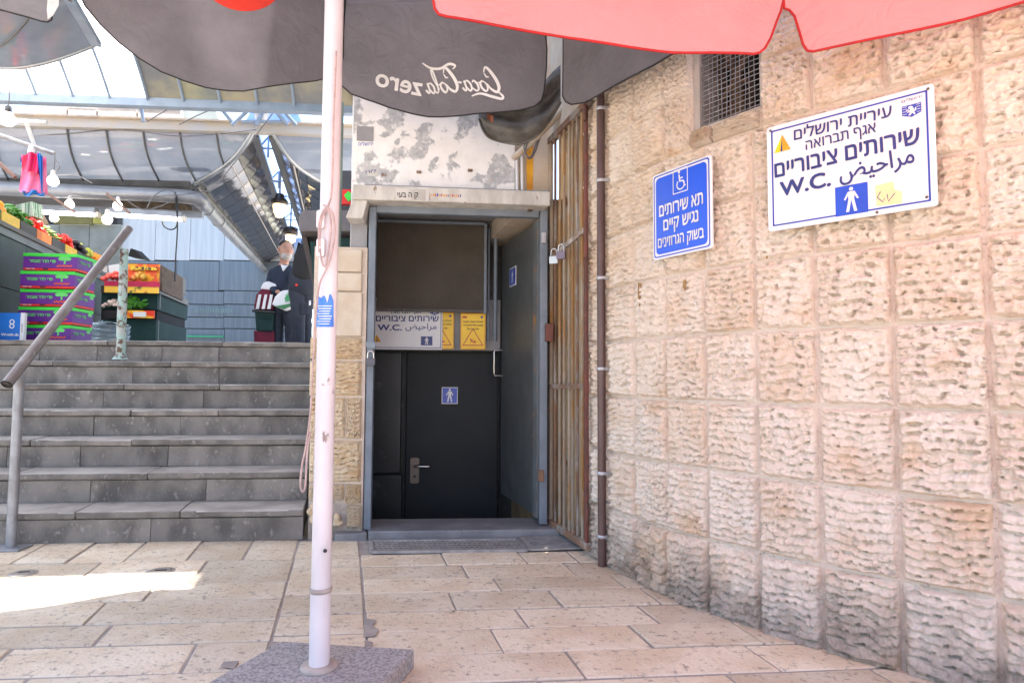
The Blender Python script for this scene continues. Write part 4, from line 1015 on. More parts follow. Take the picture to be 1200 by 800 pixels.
def caution(x0, x1, y0, y1, off, label, clip=0):
    pl = Plane(W(x0, y1, SY + off), U, ZU); w, h = pl.uv(x1, y0)
    t = board('caution_sign', pl, w, h, m_yel, label, 'sign', .003, .006, 'yellow wet floor sheets'); t_ = t
    flat(pl, ring(rrect(.004, .004, w - .004, h - .004, .005), rrect(.007, .007, w - .007, h - .007, .005)), .0011, 'border', m_redp, t)
    k = w - .03
    tr = [(.015, .03), (w - .015, .03), (w / 2, .03 + k * .82)]
    ins = lambda p, f: tuple((q - c_) * f + c_ for q, c_ in zip(p, (w / 2, .03 + k * .3)))
    flat(pl, ring(tr, [ins(p, .86) for p in tr]), .0012, 'triangle', m_redp, t)
    flat(pl, [[(w / 2 - k * .27 + x * k * .54, .035 + y * k * .62) for x, y in q] for q in SLIP], .0014, 'slipping_figure', m_redp, t)
    lettering(pl, heb('זהירות רצפה רטובה'), (.02, h * .735), (w - .02, h * .735), .013, m_blk, t, bold=.02)
    lettering(pl, 'CAUTION WET FLOOR', (.02, h * .645), (w - .02, h * .645), .012, m_blk, t, bold=.02)
    lettering(pl, AR_SLIP, (.05, h * .545), (w - .05, h * .545), .018, m_blk, t, bold=.01)
    lettering(pl, 'eilat', (.015, h * .865), (.06, h * .865), .014, m_redp, t) if False else None
    flat(pl, [disc(w - .03, h * .89, .010, 8)], .0012, 'crest', m_nv, t)
    flat(pl, [rrect(.014, h * .86, .05, h * .91, .004, 2)], .0012, 'crest', m_redp, t)
caution(539.3, 569.2, 367, 409.3, -.02, 'yellow wet floor caution sheet, fully visible, right of the inner toilet sign')
caution(503, 532.3, 365.5, 408.8, .018, 'yellow wet floor caution sheet half covered by the white toilet sign')
# ------------------------------------------------------------------ parasols
m_gcloth = cloth_mat('charcoal parasol cloth', (0.205, 0.186, 0.203, 1), (0.16, 0.145, 0.157, 1), .42)
m_gcloth2 = cloth_mat('grey parasol cloth', (0.24, 0.228, 0.25, 1), (0.185, 0.175, 0.192, 1), .42)
m_rcloth = cloth_mat('faded red parasol cloth', (0.82, 0.45, 0.48, 1), (0.78, 0.39, 0.42, 1), .52)
m_hem = M('dark hem', (.018, .017, .018, 1), None, 5, rough=.8)
m_rhem = M('red hem', hx(175, 20, 24), None, 5, rough=.7)
m_pole = M('white pole paint', (0.66, 0.60, 0.61, 1), (0.55, 0.50, 0.51, 1), 4, rough=.3, r2=.45, c3=(.22, .16, .14, 1), sc3=9, t3=(.66, .70), bump=.06, stretch=(1, 1, .5))
m_granite = newmat('grey granite')
def _gr():
    m, nt, bs = m_granite; L = nt.links; vec = coords(nt, False)
    a_ = noise(nt, vec, 95, 4, .7); b_ = noise(nt, vec, 160, 3, .6)
    col = mixc(nt, ramp(nt, a_, .38, .6), (0.17, 0.16, 0.16, 1), (0.38, 0.36, 0.355, 1)); col = mixc(nt, ramp(nt, b_, .58, .66), col, (0.45, 0.42, 0.42, 1))
    col = mixc(nt, mth(nt, 'MULTIPLY', ramp(nt, noise(nt, vec, 6, 5), .5, .8), .4), col, (.30, .23, .17, 1))
    L.new(col, bs.inputs['Base Color']); bs.inputs['Roughness'].default_value = .5
    bp = _n(nt, 'ShaderNodeBump'); bp.inputs['Strength'].default_value = .3; bp.inputs['Distance'].default_value = .006
    L.new(noise(nt, vec, 60, 5), bp.inputs['Height']); L.new(bp.outputs[0], bs.inputs['Normal'])
_gr(); m_granite = m_granite[0]
m_rope = M('dirty pink rope', (.50, .36, .33, 1), (.38, .27, .25, 1), 30, rough=.9, bump=.4, bsc=200)
m_band = M('old tape', (.42, .36, .31, 1), (.3, .25, .22, 1), 12, rough=.6)

class Flap(Plane):
    """a hanging valance between plan points a (left) and c (right); its lower edge follows picture points"""
    def __init__(s, a, c, top, edge, wav=.012, ph=0.0):
        d = V((c[0] - a[0], c[1] - a[1], 0)); Plane.__init__(s, V((a[0], a[1], 0)), d, ZU)
        s.len = d.length; s.top = top; s.wav = wav; s.ph = ph
        q = [s.uv(x, y) for x, y in edge]; s.e = q
    def pt(s, u, v, off=0.0):
        t = max(0.0, s.top - v)
        w = (math.sin(u * 5.2 + s.ph) + .5 * math.sin(u * 11.3 + 1.7 * s.ph + v * 3)) * s.wav * min(1.5, t * 3.0)
        return s.o + s.ex * u + s.ey * v + s.n * (off + w)
    def sheet(s, n=10):
        b = B(); path = []
        k = len(s.e)
        for i in range(k - 1):
            for j in range(3):
                f = j / 3; path.append((s.e[i][0] * (1 - f) + s.e[i + 1][0] * f, s.e[i][1] * (1 - f) + s.e[i + 1][1] * f))
        path.append(s.e[-1]); s.path = path
        b.grid(lambda a_, c_: s.pt(path[round(a_ * (len(path) - 1))][0], path[round(a_ * (len(path) - 1))][1] * (1 - c_) + s.top * c_), len(path) - 1, n)
        return b
    def hem(s, r=.005):
        b = B(); b.tube([s.pt(u, v, .0) for u, v in s.path], r, 6); return b
def canopy_mesh(hub, vs, sag=.06, n=8):
    b = B(); k = len(vs)
    for i in range(k):
        p, q = V(vs[i]), V(vs[(i + 1) % k])
        def fn(a_, c_, p=p, q=q):
            e = p.lerp(q, a_); r = hub.lerp(e, c_); r.z -= sag * math.sin(math.pi * a_) * c_ * (1.2 - c_) * 2; return r
        b.grid(fn, n, n)
    return b

# --- the grey parasol on the white pole
pb = G(374, 781.5, .066); pb.z = 0
gp_ = thing('grey_parasol', pb, 'charcoal grey parasol with a white pole and printed valance standing on the granite slab', 'parasol')
PT = 3.98
b = B(); b.tube([pb + ZU * .07, pb + ZU * .32], .0328, 24); b.build('lower_pole', m_pole, gp_)
b = B(); b.tube([pb + ZU * .32, pb + ZU * 1.6, pb + ZU * PT], .0312, 24); b.build('pole', m_pole, gp_)
b = B(); b.lathe([(.032, -.008), (.0355, -.007), (.036, .0), (.0355, .007), (.032, .008)], pb + ZU * .312, n=24); b.build('collar', m_band, gp_)
b = B(); b.lathe([(.058, 0), (.06, .006), (.055, .011), (.04, .013)], pb + ZU * .066, n=28); b.build('base_flange', m_band, gp_)
b = B(); b.lathe([(.0065, 0), (.005, .001)], isect(381, 645, pb + V((0, -.0332, 0)), V((0, -1, 0))), V((.2, -1, 0)), 10); b.build('bolt_hole', m_blk, gp_)
tops = 3.25
V0, V1, V2, V3 = P(403.5, 0, 3.6), P(84, 0, 3.12), P(641, 0, 3.42), V((.72, 2.55, 0))
Vg = [V0, V1, V((-2.45, 1.85, 0)), V((-1.7, 1.15, 0)), V((-.5, 1.0, 0)), V((.35, 1.55, 0)), V3, V2]
Vg = [V((p.x, p.y, tops)) for p in Vg]
canopy_mesh(V((pb.x, pb.y, 3.95)), Vg).build('canopy', m_gcloth, gp_)
for p in Vg:
    b = B(); b.tube([V((pb.x, pb.y, 3.93)), V((p.x, p.y, tops - .01))], .011, 6); b.build('rib', m_blackp, gp_)
fl = Flap((V1.x, V1.y), (V0.x, V0.y), tops, [(76, -70), (80, -45), (88, -18), (100, 8), (118, 30), (140, 52), (165, 72), (190, 87), (215, 95), (240, 100), (285, 103.5), (330, 100), (370, 95.5), (390, 91), (398, 84), (401.5, 68), (402.5, 30), (402, -8)], .022, .6)
fo = fl.sheet().build('valance', m_gcloth, gp_); fl.hem(.004).build('hem', m_hem, gp_)
cu, cv = fl.uv(280, -36); rr = abs(fl.uv(280, 12.5)[1] - cv)
b = B(); dpts = disc(cu, cv, rr, 40); b.add([fl.pt(u, v, .004) for u, v in dpts], [tuple(range(40))]); b.build('red_disc', M('red logo print', hx(225, 60, 45), None, 5, rough=.7), fo)
fr_ = Flap((V0.x, V0.y), (V2.x, V2.y), tops, [(405, -8), (404, 30), (402.5, 62), (400.5, 88), (401.5, 102), (413, 112), (430, 118), (455, 125.5), (480, 130), (500, 133), (543, 136), (580, 134.5), (610, 130.5), (627, 126.5), (635, 120), (638, 110), (641, 83), (641.5, 60), (639, 40), (637, 0)], .022, 2.2)
fo2 = fr_.sheet().build('valance', m_gcloth2, gp_); fr_.hem(.004).build('hem', m_hem, gp_)
f3 = Flap((V2.x + .035, V2.y), (V3.x, V3.y), tops, [(657, 0), (658, 40), (657.5, 80), (657.5, 112), (661, 119), (667, 122), (683, 119.5), (705, 110), (733, 96), (765, 78), (795, 60), (830, 38), (870, 10)], .008, 4)
f3.sheet().build('valance', m_gcloth2, gp_); f3.hem(.004).build('hem', m_hem, gp_)
for a_, c_ in ((2, 1), (3, 2), (4, 3), (5, 4), (6, 5)):
    p, q = Vg[a_], Vg[c_]; b = B()
    b.grid(lambda s, t: p.lerp(q, s) - ZU * t * (.30 - .0 * s), 10, 3); b.build('valance', m_gcloth, gp_)
# mirrored script on the right valance: it is printed on the far side and reads through
def script_word():
    """hand-drawn flowing script, x to the right, x-height about 1; returns strokes (points, widths)"""
    S = []
    def st(pts, w0, w1=None, n=7):
        p = smooth_path(pts, n); k = len(p)
        S.append((p, [w0 + ((w1 if w1 is not None else w0) - w0) * math.sin(math.pi * i / (k - 1)) for i in range(k)]))
    def cap_c(x):
        st([(x + 1.35, 1.75), (x + 1.1, 2.25), (x + .75, 1.95), (x + .35, 1.15), (x + .25, .45), (x + .55, .0), (x + 1.05, .25), (x + 1.3, .7)], .10, .30)
        st([(x + .95, 1.35), (x + 1.2, 1.35), (x + 1.36, 1.7)], .06, .14)
    def o(x): st([(x + .45, .95), (x + .15, .7), (x + .1, .25), (x + .35, .0), (x + .65, .3), (x + .7, .75), (x + .45, .95), (x + .62, .8), (x + .95, .75)], .10, .20)
    def c(x): st([(x + .62, .75), (x + .45, .95), (x + .15, .6), (x + .15, .15), (x + .4, .0), (x + .75, .3)], .10, .20)
    def a(x):
        st([(x + .6, .8), (x + .4, .95), (x + .12, .6), (x + .12, .15), (x + .32, .0), (x + .58, .35), (x + .68, .9)], .10, .18); st([(x + .70, .95), (x + .62, .3), (x + .75, .0), (x + 1.0, .3)], .18, .16)
    def l(x): st([(x + .12, .3), (x + .5, 1.3), (x + .55, 2.05), (x + .38, 2.0), (x + .25, 1.1), (x + .25, .25), (x + .42, .0), (x + .65, .25)], .09, .17)
    cap_c(0); o(1.25); c(2.1); a(2.8)
    st([(3.78, .75), (4.1, .85)], .16)
    cap_c(4.05); o(5.3); l(6.1); a(6.65)
    st([(.45, .05), (.1, -.35), (.3, -.6), (1.2, -.45), (2.2, -.25), (3.1, -.5)], .12, .26)           # tail under the first capital
    st([(4.35, 2.05), (4.0, 2.35), (4.6, 2.55), (5.6, 2.2), (6.6, 2.3), (7.3, 2.75)], .10, .26)       # flourish over the second
    return S
a0, a1 = fr_.uv(590, 113), fr_.uv(497, 108)       # starts on the right because it is mirrored
dx = (a1[0] - a0[0]) / 7.7; b = B()
for pts, ws in script_word():
    q = [(a0[0] + x * dx, a0[1] + (a1[1] - a0[1]) * x / 7.7 + (y + .2 + .13 * x * 0) * abs(dx) * 1.05) for x, y in [(px_ + py_ * .28, py_) for px_, py_ in pts]]
    for quad in ribbon(q, [w * abs(dx) for w in ws]):
        b.add([fr_.pt(u, v, .004) for u, v in quad], [(0, 1, 2, 3)]); 
b.build('lettering', m_whp, fo2)
lettering(fr_, 'zero', fr_.uv(441, 101.5), fr_.uv(491, 108.5), .072, m_whp, fo2, .004, .022, .12, mirror=True)
# sticker and rope on the pole
def on_pole(x, y, off=.0005, rp=.0312):
    d = ray(x, y); o = CAM - pb; A_ = d.x ** 2 + d.y ** 2; B_ = 2 * (o.x * d.x + o.y * d.y); C_ = o.x ** 2 + o.y ** 2 - (rp + off) ** 2
    t = (-B_ - math.sqrt(max(0, B_ * B_ - 4 * A_ * C_))) / (2 * A_); return CAM + d * t
def pole_patch(x0, y0, x1, y1, off, name, mt, parent, n=8, rag=None):
    bb = B(); bb.grid(lambda s, t: on_pole(x0 + (x1 - x0) * s, (y0 + (rag(s) if rag else 0)) * (1 - t) + y1 * t, off), n, 2); return bb.build(name, mt, parent)
m_stk = M('faded blue sticker', hx(50, 110, 195), hx(70, 130, 205), 20, rough=.5, c3=(.55, .5, .5, 1), sc3=25, t3=(.62, .70))
st_ = pole_patch(370.5, 347, 391, 383, .0012, 'sticker', m_stk, gp_, 16, lambda s: (0, 2, 0, 1, 2, 2, 0, -1, 0, 3, 8, 4, -2, -3, -1, 2, 6)[int(s * 16)])
for k_, y in enumerate(range(358, 382, 3)): pole_patch(372 + (k_ % 3), y, 389 - (k_ * 5 % 4), y + .9, .0022, 'small_print', m_whp, st_, 6)
b = B()
for pts in ([(394, 60), (391, 140), (389, 220), (385, 240), (376, 262), (376, 300), (380, 312), (384, 300), (388, 262), (382, 244), (374, 262), (374, 296)],
            [(379, 240), (390, 250), (392, 275), (388, 300), (382, 316), (374, 335), (370, 372), (368.5, 400), (366, 440), (364, 480), (359, 520), (354, 545), (352, 568), (355, 576), (358, 566), (360, 530), (364, 505)]):
    b.tube(smooth_path([tuple(P(x, y, pb.y - .045)) for x, y in pts], 5), .0032, 6)
b.build('rope', m_rope, gp_)
for y in (258, 291):
    bb = B(); q = on_pole(377, y, .002); bb.prism([q + V((u, -.0, v)) for u, v in rrect(-.013, -.03, .013, .03, .008, 3)], V((0, -.016, 0))); bb.lathe([(.005, 0), (.005, .001)], q + V((0, -.0165, 0)), V((0, -1, 0)), 8)
    bb.build('rope_cleat', m_pole, gp_, bev=.002)
# granite base
gs = thing('parasol_base', pb, 'square grey granite slab holding the white parasol pole', 'parasol base')
ca = [G(330, 750, .066), G(486, 759.5, .066), G(450, 802, .066), G(247, 803, .066)]
e1 = ca[1] - ca[0]; dl = V((-.085, -.30, 0)).normalized() * .47
ca = [ca[0], ca[1], ca[1] + V((-.075, -.30, 0)).normalized() * .46, ca[0] + V((-.115, -.30, 0)).normalized() * .46]
b = B(); b.prism([p - ZU * .066 for p in ca], ZU * .066); b.build('slab', m_granite, gs, bev=.008, seg=2)

# --- red parasol over the right of the view
RH = V((.90, .75, 2.92)); rt_ = 2.50
rp = thing('red_parasol', V((RH.x, RH.y, 0)), 'faded red parasol whose valance hangs in front of the stone wall', 'parasol')
R0, R1, R2 = P(505, 0, 1.86), P(917, 0, 2.08), P(1290, 0, 1.72)
Rg = [R0, R1, R2, V((2.1, .9, 0)), V((1.95, -.1, 0)), V((.95, -.6, 0)), V((-.1, -.2, 0)), V((-.4, .8, 0))]
Rg = [V((p.x, p.y, rt_)) for p in Rg]
canopy_mesh(RH, Rg, .04).build('canopy', m_rcloth, rp)
for p in Rg:
    b = B(); b.tube([RH - ZU * .02, p - ZU * .01], .010, 6); b.build('rib', m_whp, rp)
b = B(); b.tube([V((RH.x, RH.y, 0)), RH], .03, 16); b.build('pole', m_pole, rp)
b = B(); b.box((RH.x, RH.y, .035), (.5, .5, .07)); b.build('base_slab', m_granite, rp, bev=.006)
for (a_, c_, ed, ph) in ((R0, R1, [(504, -60), (505.5, -20), (507, 2), (509, 14), (514, 20.5), (523, 23), (555, 27), (587, 32), (667, 45), (733, 53), (790, 59), (830, 61), (862, 63.5), (881, 65.5), (888, 64), (894, 59), (901, 47), (909, 26), (914, 14), (917, 2), (917, -60)], 1.0),
                       (R1, R2, [(916, -60), (917.5, -10), (919, 10), (925, 12), (931, 19), (937, 38), (941, 52), (946, 59), (953, 60), (990, 52), (1060, 36.5), (1130, 21), (1200, 3), (1262, -14), (1280, -30), (1285, -80)], 3.0)):
    f = Flap((a_.x, a_.y), (c_.x, c_.y), rt_, ed, .010, ph); f.sheet().build('valance', m_rcloth, rp); f.hem(.0042).build('hem', m_rhem, rp)
for a_, c_ in ((3, 2), (4, 3), (5, 4), (6, 5), (7, 6), (0, 7)):
    p, q = Rg[a_], Rg[c_]; b = B(); b.grid(lambda s, t: p.lerp(q, s) - ZU * t * .3, 8, 3); b.build('valance', m_rcloth, rp)
# --- parasol to the left, only a corner shows
LH = V((-3.7, 1.75, 3.75))
lp_ = thing('dark_parasol', V((LH.x, LH.y, 0)), 'dark parasol of which one valance corner hangs in at the top left', 'parasol')
lt_ = 3.22
L0, L1 = P(66, 0, 3.2), P(-420, 0, 3.05)
Lg = [V((p.x, p.y, lt_)) for p in (L0, L1, V((-5.4, 1.8, 0)), V((-4.9, .6, 0)), V((-3.6, .1, 0)), V((-2.75, .7, 0)), V((-2.55, 1.9, 0)))]
canopy_mesh(LH, Lg).build('canopy', m_gcloth, lp_)
b = B(); b.tube([V((LH.x, LH.y, 0)), LH], .035, 14); b.build('pole', m_pole, lp_)
b = B(); b.box((LH.x, LH.y, .035), (.5, .5, .07)); b.build('base_slab', m_granite, lp_, bev=.006)
f = Flap((L1.x, L1.y), (L0.x, L0.y), lt_, [(-420, 0), (-415, 20), (-300, -5), (-120, -10), (-40, 4), (0, 11), (30, 19), (48, 24.5), (55, 25.5), (60, 23), (62, 8), (66, -30)], .01, 1)
f.sheet().build('valance', m_gcloth2, lp_); f.hem(.004).build('hem', m_hem, lp_)
# white patch at the corner of the valance
b = B(); b.add([f.px(x, y, .012) for x, y in ((58, -8), (71, -8), (70, 8), (63, 20), (57, 24), (56, 12))], [(0, 1, 2, 3, 4, 5)]); b.build('corner_patch', M('white lining', (.7, .7, .72, 1), None, 9, rough=.7), lp_)
# --- weathered tarp rolled against the gate, behind the grey valance
m_tarp = M('weathered tarp', (0.065, 0.062, 0.056, 1), (0.13, 0.125, 0.115, 1), 9, rough=.7, bump=.5, bsc=20, stretch=(1, 1, 2))
tp = thing('rolled_tarp', P(610, 165, 3.75), 'weathered dark tarp sagging from under the grey parasol toward the rusty gate', 'tarp')
b = B()
Lo = smooth_path([(562, 140), (566, 152), (575, 162), (595, 167.5), (612, 168), (630, 158), (645, 140), (657, 120)]); Up = smooth_path([(560, 132), (572, 128), (590, 126), (606, 122), (622, 110), (636, 98), (648, 84), (657, 76)])
n_ = len(Lo) - 1
def tf(s, t):
    i = round(s * n_); x = Lo[i][0] * (1 - t) + Up[i][0] * t; y = Lo[i][1] * (1 - t) + Up[i][1] * t
    return P(x, y, 3.72 - .1 * s + .05 * math.sin(t * 9 + s * 4) + .10 * (t - .5) ** 2 + .015 * math.sin(s * 23 + t * 5))
b.grid(tf, n_, 12); b.build('sheet', m_tarp, tp)
b = B(); b.tube([tf(i / n_, 0) for i in range(n_ + 1)], .008, 6); b.build('hem', m_tarp, tp)
b = B(); b.grid(lambda s, t: P(571 + 7 * s, 133 + 8 * t + 3 * s, 3.66 + .02 * math.sin(s * 5)), 4, 4); b.build('rust_patch', M('orange patch', (.30, .10, .05, 1), None, 8, rough=.8), tp)
# ------------------------------------------------------------------ market roofs
def sheet_mat(name, c1, c2, rough, trans=0.0, spec=.6, bump=.0):
    m, nt, bs = newmat(name); L = nt.links; vec = coords(nt, True)
    col = mixc(nt, ramp(nt, noise(nt, vec, 1.6, 5), .35, .65), c1, c2)
    L.new(col, bs.inputs['Base Color']); bs.inputs['Roughness'].default_value = rough; bs.inputs['Specular IOR Level'].default_value = spec
    if bump:
        bp = _n(nt, 'ShaderNodeBump'); bp.inputs['Strength'].default_value = bump; bp.inputs['Distance'].default_value = .02
        L.new(noise(nt, vec, 5, 3), bp.inputs['Height']); L.new(bp.outputs[0], bs.inputs['Normal'])
    if trans:
        tr = _n(nt, 'ShaderNodeBsdfTranslucent'); L.new(col, tr.inputs['Color']); mx = _n(nt, 'ShaderNodeMixShader'); mx.inputs[0].default_value = trans
        L.new(bs.outputs[0], mx.inputs[1]); L.new(tr.outputs[0], mx.inputs[2]); L.new(mx.outputs[0], nt.nodes['Material Output'].inputs['Surface'])
    return m
m_poly = sheet_mat('grey roof sheet', (0.15, 0.175, 0.215, 1), (0.20, 0.22, 0.255, 1), .10, .16, .8, .15)
m_lane = sheet_mat('polished lane roof sheet', (0.040, 0.040, 0.050, 1), (0.060, 0.060, 0.072, 1), .10, .03, .8, .12)
m_clear = sheet_mat('white clear roof sheet', (0.88, 0.87, 0.85, 1), (0.82, 0.82, 0.80, 1), .25, .88)
m_olive = sheet_mat('yellowed roof sheet', (0.25, 0.22, 0.15, 1), (0.13, 0.135, 0.14, 1), .2, .10)
m_bluesky = sheet_mat('blue skylight sheet', (0.30, 0.45, 0.80, 1), (0.40, 0.55, 0.85, 1), .2, .6)
m_beam = M('blue grey roof steel', (0.25, 0.32, 0.42, 1), (0.20, 0.26, 0.34, 1), 4, rough=.4, c3=(.45, .47, .48, 1), sc3=9, t3=(.62, .75))
m_beam2 = M('pale roof steel', (0.42, 0.43, 0.44, 1), (0.46, 0.42, 0.35, 1), 3, rough=.4)
m_rib = M('dark roof rib', (0.085, 0.09, 0.095, 1), None, 5, rough=.4)
m_duct = M('grey duct', (0.27, 0.29, 0.32, 1), (0.22, 0.235, 0.26, 1), 4, rough=.35, metal=.3)
m_rim = M('bright rim steel', (0.38, 0.42, 0.46, 1), None, 4, rough=.25, metal=.5)

def roof_panel(fn, parent, mat, nu=4, nv=6, name='roof_panel'):
    b = B(); b.grid(fn, nu, nv); o = b.build(name, mat, parent); return o
# cross street roof: the far wing seen from the front
RIML = [(297, 155, 8.03), (283, 177, 8.15), (267, 193, 8.35), (248, 205.5, 8.58), (229, 216, 8.78)]
RIMR = [(320, 156, 8.03), (333, 178, 8.15), (347, 194, 8.35), (364, 206, 8.58), (384, 217, 8.78)]
def prof(pts, t):
    f = t * (len(pts) - 1); i = min(int(f), len(pts) - 2); f -= i
    p0, p1, p2, p3 = pts[max(i - 1, 0)], pts[i], pts[i + 1], pts[min(i + 2, len(pts) - 1)]
    return tuple(.5 * (2 * b + (c - a) * f + (2 * a - 5 * b + 4 * c - d) * f * f + (3 * b - a - 3 * c + d) * f ** 3) for a, b, c, d in zip(p0, p1, p2, p3))
xr = thing('cross_roof', W(120, 216, 8.7), 'curved grey roof panels with dark ribs over the produce stalls on the left', 'roof')
def xpt(side, x_at_top, t):
    rim = RIML if side < 0 else RIMR
    rx, ry, Y0 = prof(rim, t)
    x = x_at_top + (22 if side < 0 else 20) * t ** 1.3 * (1 if side < 0 else .4)
    yy = ry - (297 - x if side < 0 else 0) * .03 * (1 - .7 * t)
    x = min(x, rx) if side < 0 else max(x, rx)
    return W(x, yy, Y0)
tops_l = [-100, -52, -9, 35, 79, 125, 168, 211, 254, 297]
for xa, xb in zip(tops_l, tops_l[1:]):
    roof_panel(lambda s, t, xa=xa, xb=xb: xpt(-1, xa + (xb - xa) * s, t), xr, m_poly, 3, 10)
for x in tops_l[1:-1]:
    b = B(); b.tube([xpt(-1, x, i / 10) - ZU * .012 - V((0, .012, 0)) for i in range(11)], .014, 6); b.build('rib', m_rib, xr)
b = B(); b.tube([W(*p) - NF * -.02 for p in [prof(RIML, i / 10) for i in range(11)]], .035, 8); b.build('rim_tube', m_rim, xr)
tops_r = [320, 346, 380, 414, 450]
xr2 = thing('cross_roof', W(390, 217, 8.7), 'flat grey roof panel section behind the white pole, right of the skylight', 'roof')
for xa, xb in zip(tops_r, tops_r[1:]):
    roof_panel(lambda s, t, xa=xa, xb=xb: xpt(1, xa + (xb - xa) * s, t), xr2, m_poly, 3, 10)
b = B(); b.tube([W(*p) + NF * .02 for p in [prof(RIMR, i / 10) for i in range(11)]], .03, 8); b.build('rim_tube', m_rim, xr2)
# lane roof: two long flared wings and a skylight between them
lane = thing('lane_roof', W(300, 216, 9), 'long polished roof vault with seamed panels running up the market lane', 'roof')
LNG, NL, NCR = 11.5, 17, 3
def lanept(side, t, d):
    rim = RIML if side < 0 else RIMR
    sp = (.27 if side < 0 else .25); out = t * (-.02 if side < 0 else -.06)
    return W(*prof(rim, t)) + V((-sp - .045, 1, .08)) * d
for side in (-1, 1):
    for i in range(NL):
        for j in range(NCR):
            d0, d1 = LNG * i / NL + .012, LNG * (i + 1) / NL - .012; t0, t1 = j / NCR + .005, (j + 1) / NCR - .005
            o = roof_panel(lambda s, t, d0=d0, d1=d1, t0=t0, t1=t1: lanept(side, t0 + (t1 - t0) * t, d0 + (d1 - d0) * s) + ZU * .012 * math.sin(math.pi * s) * math.sin(math.pi * t), lane, m_lane, 3, 4)
    bb = B(); bb.grid(lambda s, t: lanept(side, t, LNG * s) + ZU * .03, 8, 10); bb.build('roof_deck', m_rim, lane)
    b = B(); b.bar(lanept(side, 0, .05) - ZU * .02, lanept(side, 0, LNG), .12, .05); b.build('ridge_beam', m_rib, lane)
    b = B(); b.tube([lanept(side, 1, 0) - ZU * .02, lanept(side, 1, LNG)], .05, 8); b.build('edge_tube', m_rib, lane)
    b = B(); b.tube([lanept(side, .45, 0) - ZU * .02, lanept(side, .45, LNG) - ZU * .02], .012, 6); b.build('seam_strip', m_beam2, lane)
for i in range(13):
    d0, d1 = LNG * i / 13, LNG * (i + 1) / 13 - .02
    roof_panel(lambda s, t: lanept(-1, 0, d0 + (d1 - d0) * s).lerp(lanept(1, 0, d0 + (d1 - d0) * s), t) + ZU * (.05 + .22 * math.sin(math.pi * t)), lane, m_bluesky, 2, 6, 'skylight_panel')
for d in (.7, 2.6, 4.5, 6.4, 8.4, 10.4):
    p, q = lanept(-1, 0, d), lanept(1, 0, d); top = p.lerp(q, .5) + ZU * .17; b = B()
    for a_, c_ in ((p, q), (p, top), (q, top), (top, top - ZU * .30)): b.tube([a_, c_], .014, 6)
    b.build('truss', m_beam, lane)
# rainwater pipe along the lane and duct across
gt = thing('rain_pipe', P(205, 240, 8.3), 'fat grey rain pipe bending from the stall front down along the lane roof', 'pipe')
b = B(); pts = [W(-60, 218, 8.55), W(120, 226, 8.55), W(222, 231, 8.55), W(236, 238, 8.75), lanept(-1, 1, .8) - ZU * .16, lanept(-1, 1, 3) - ZU * .17, lanept(-1, 1, 6.2) - ZU * .18, lanept(-1, 1, 11) - ZU * .18]
b.tube(smooth_path([tuple(p) for p in pts], 6), .095, 12); b.build('tube', m_duct, gt)
for d in (.9, 2.0, 3.2, 4.6, 6.2, 8.2):
    c = lanept(-1, 1, d) - ZU * .165; b = B(); b.lathe([(.105, -.03), (.112, -.02), (.112, .02), (.105, .03)], c, V((-.31, 1, .08)), 12); b.build('clamp', m_rim, gt)
# beams of the ridge
def beam(x0, y0, x1, y1, Y0, h, w, mt, label, z=None):
    a_, c_ = W(x0, y0, Y0), W(x1, y1, Y0); b = B(); b.bar(a_, c_, w, h); return b.build('roof_beam', mt, label=label, cat='beam', bev=.004)
beam(-90, 112, 415, 130, 7.3, .10, .10, m_beam, 'upper blue grey roof beam below the white roof panels')
beam(-90, 139.5, 300, 151, 8.0, .13, .10, m_beam2, 'lower pale roof beam on top of the curved grey roof panels')
beam(300, 151, 415, 155, 8.0, .13, .10, m_beam2, 'short pale roof beam at the head of the lane skylight')
b = B(); b.bar(W(-90, 132.5, 7.96), W(415, 148.5, 7.96), .14, .02); b.build('roof_timber', M('pale timber edge', (.55, .45, .33, 1), (.4, .35, .3, 1), 6, rough=.7), label='thin wooden strip lying on the lower pale roof beam', cat='timber')
# white vault over the steps
vr = thing('white_vault', W(120, 120, 7.3), 'bright translucent white and yellowed roof panels arching up from the upper beam', 'roof')
VP_ = [(7.3, 4.33), (7.0, 4.62), (6.5, 4.95), (5.9, 5.15), (5.2, 5.24), (4.35, 5.20)]
def vpt(x, t):
    Y, z = prof(VP_, t); o = W(x, 116, 7.3); k = (7.3 - Y)
    return V((o.x + .16 * k, o.y - k, z + W(x, 113 + .044 * x, 7.3).z - 4.33))
vx = [-400, -330, -270, -215, -168, -125, -82, -40, 2, 45, 88, 131, 175, 217, 260, 303, 346, 390, 430]
for xa, xb in zip(vx, vx[1:]):
    roof_panel(lambda s, t, xa=xa, xb=xb: vpt(xa + (xb - xa) * s, t), vr, m_clear if xb < 190 else m_olive, 2, 10)
for x in vx:
    b = B(); b.tube([vpt(x, i / 10) - ZU * .025 for i in range(11)], .018, 6); b.build('rib', m_beam, vr)
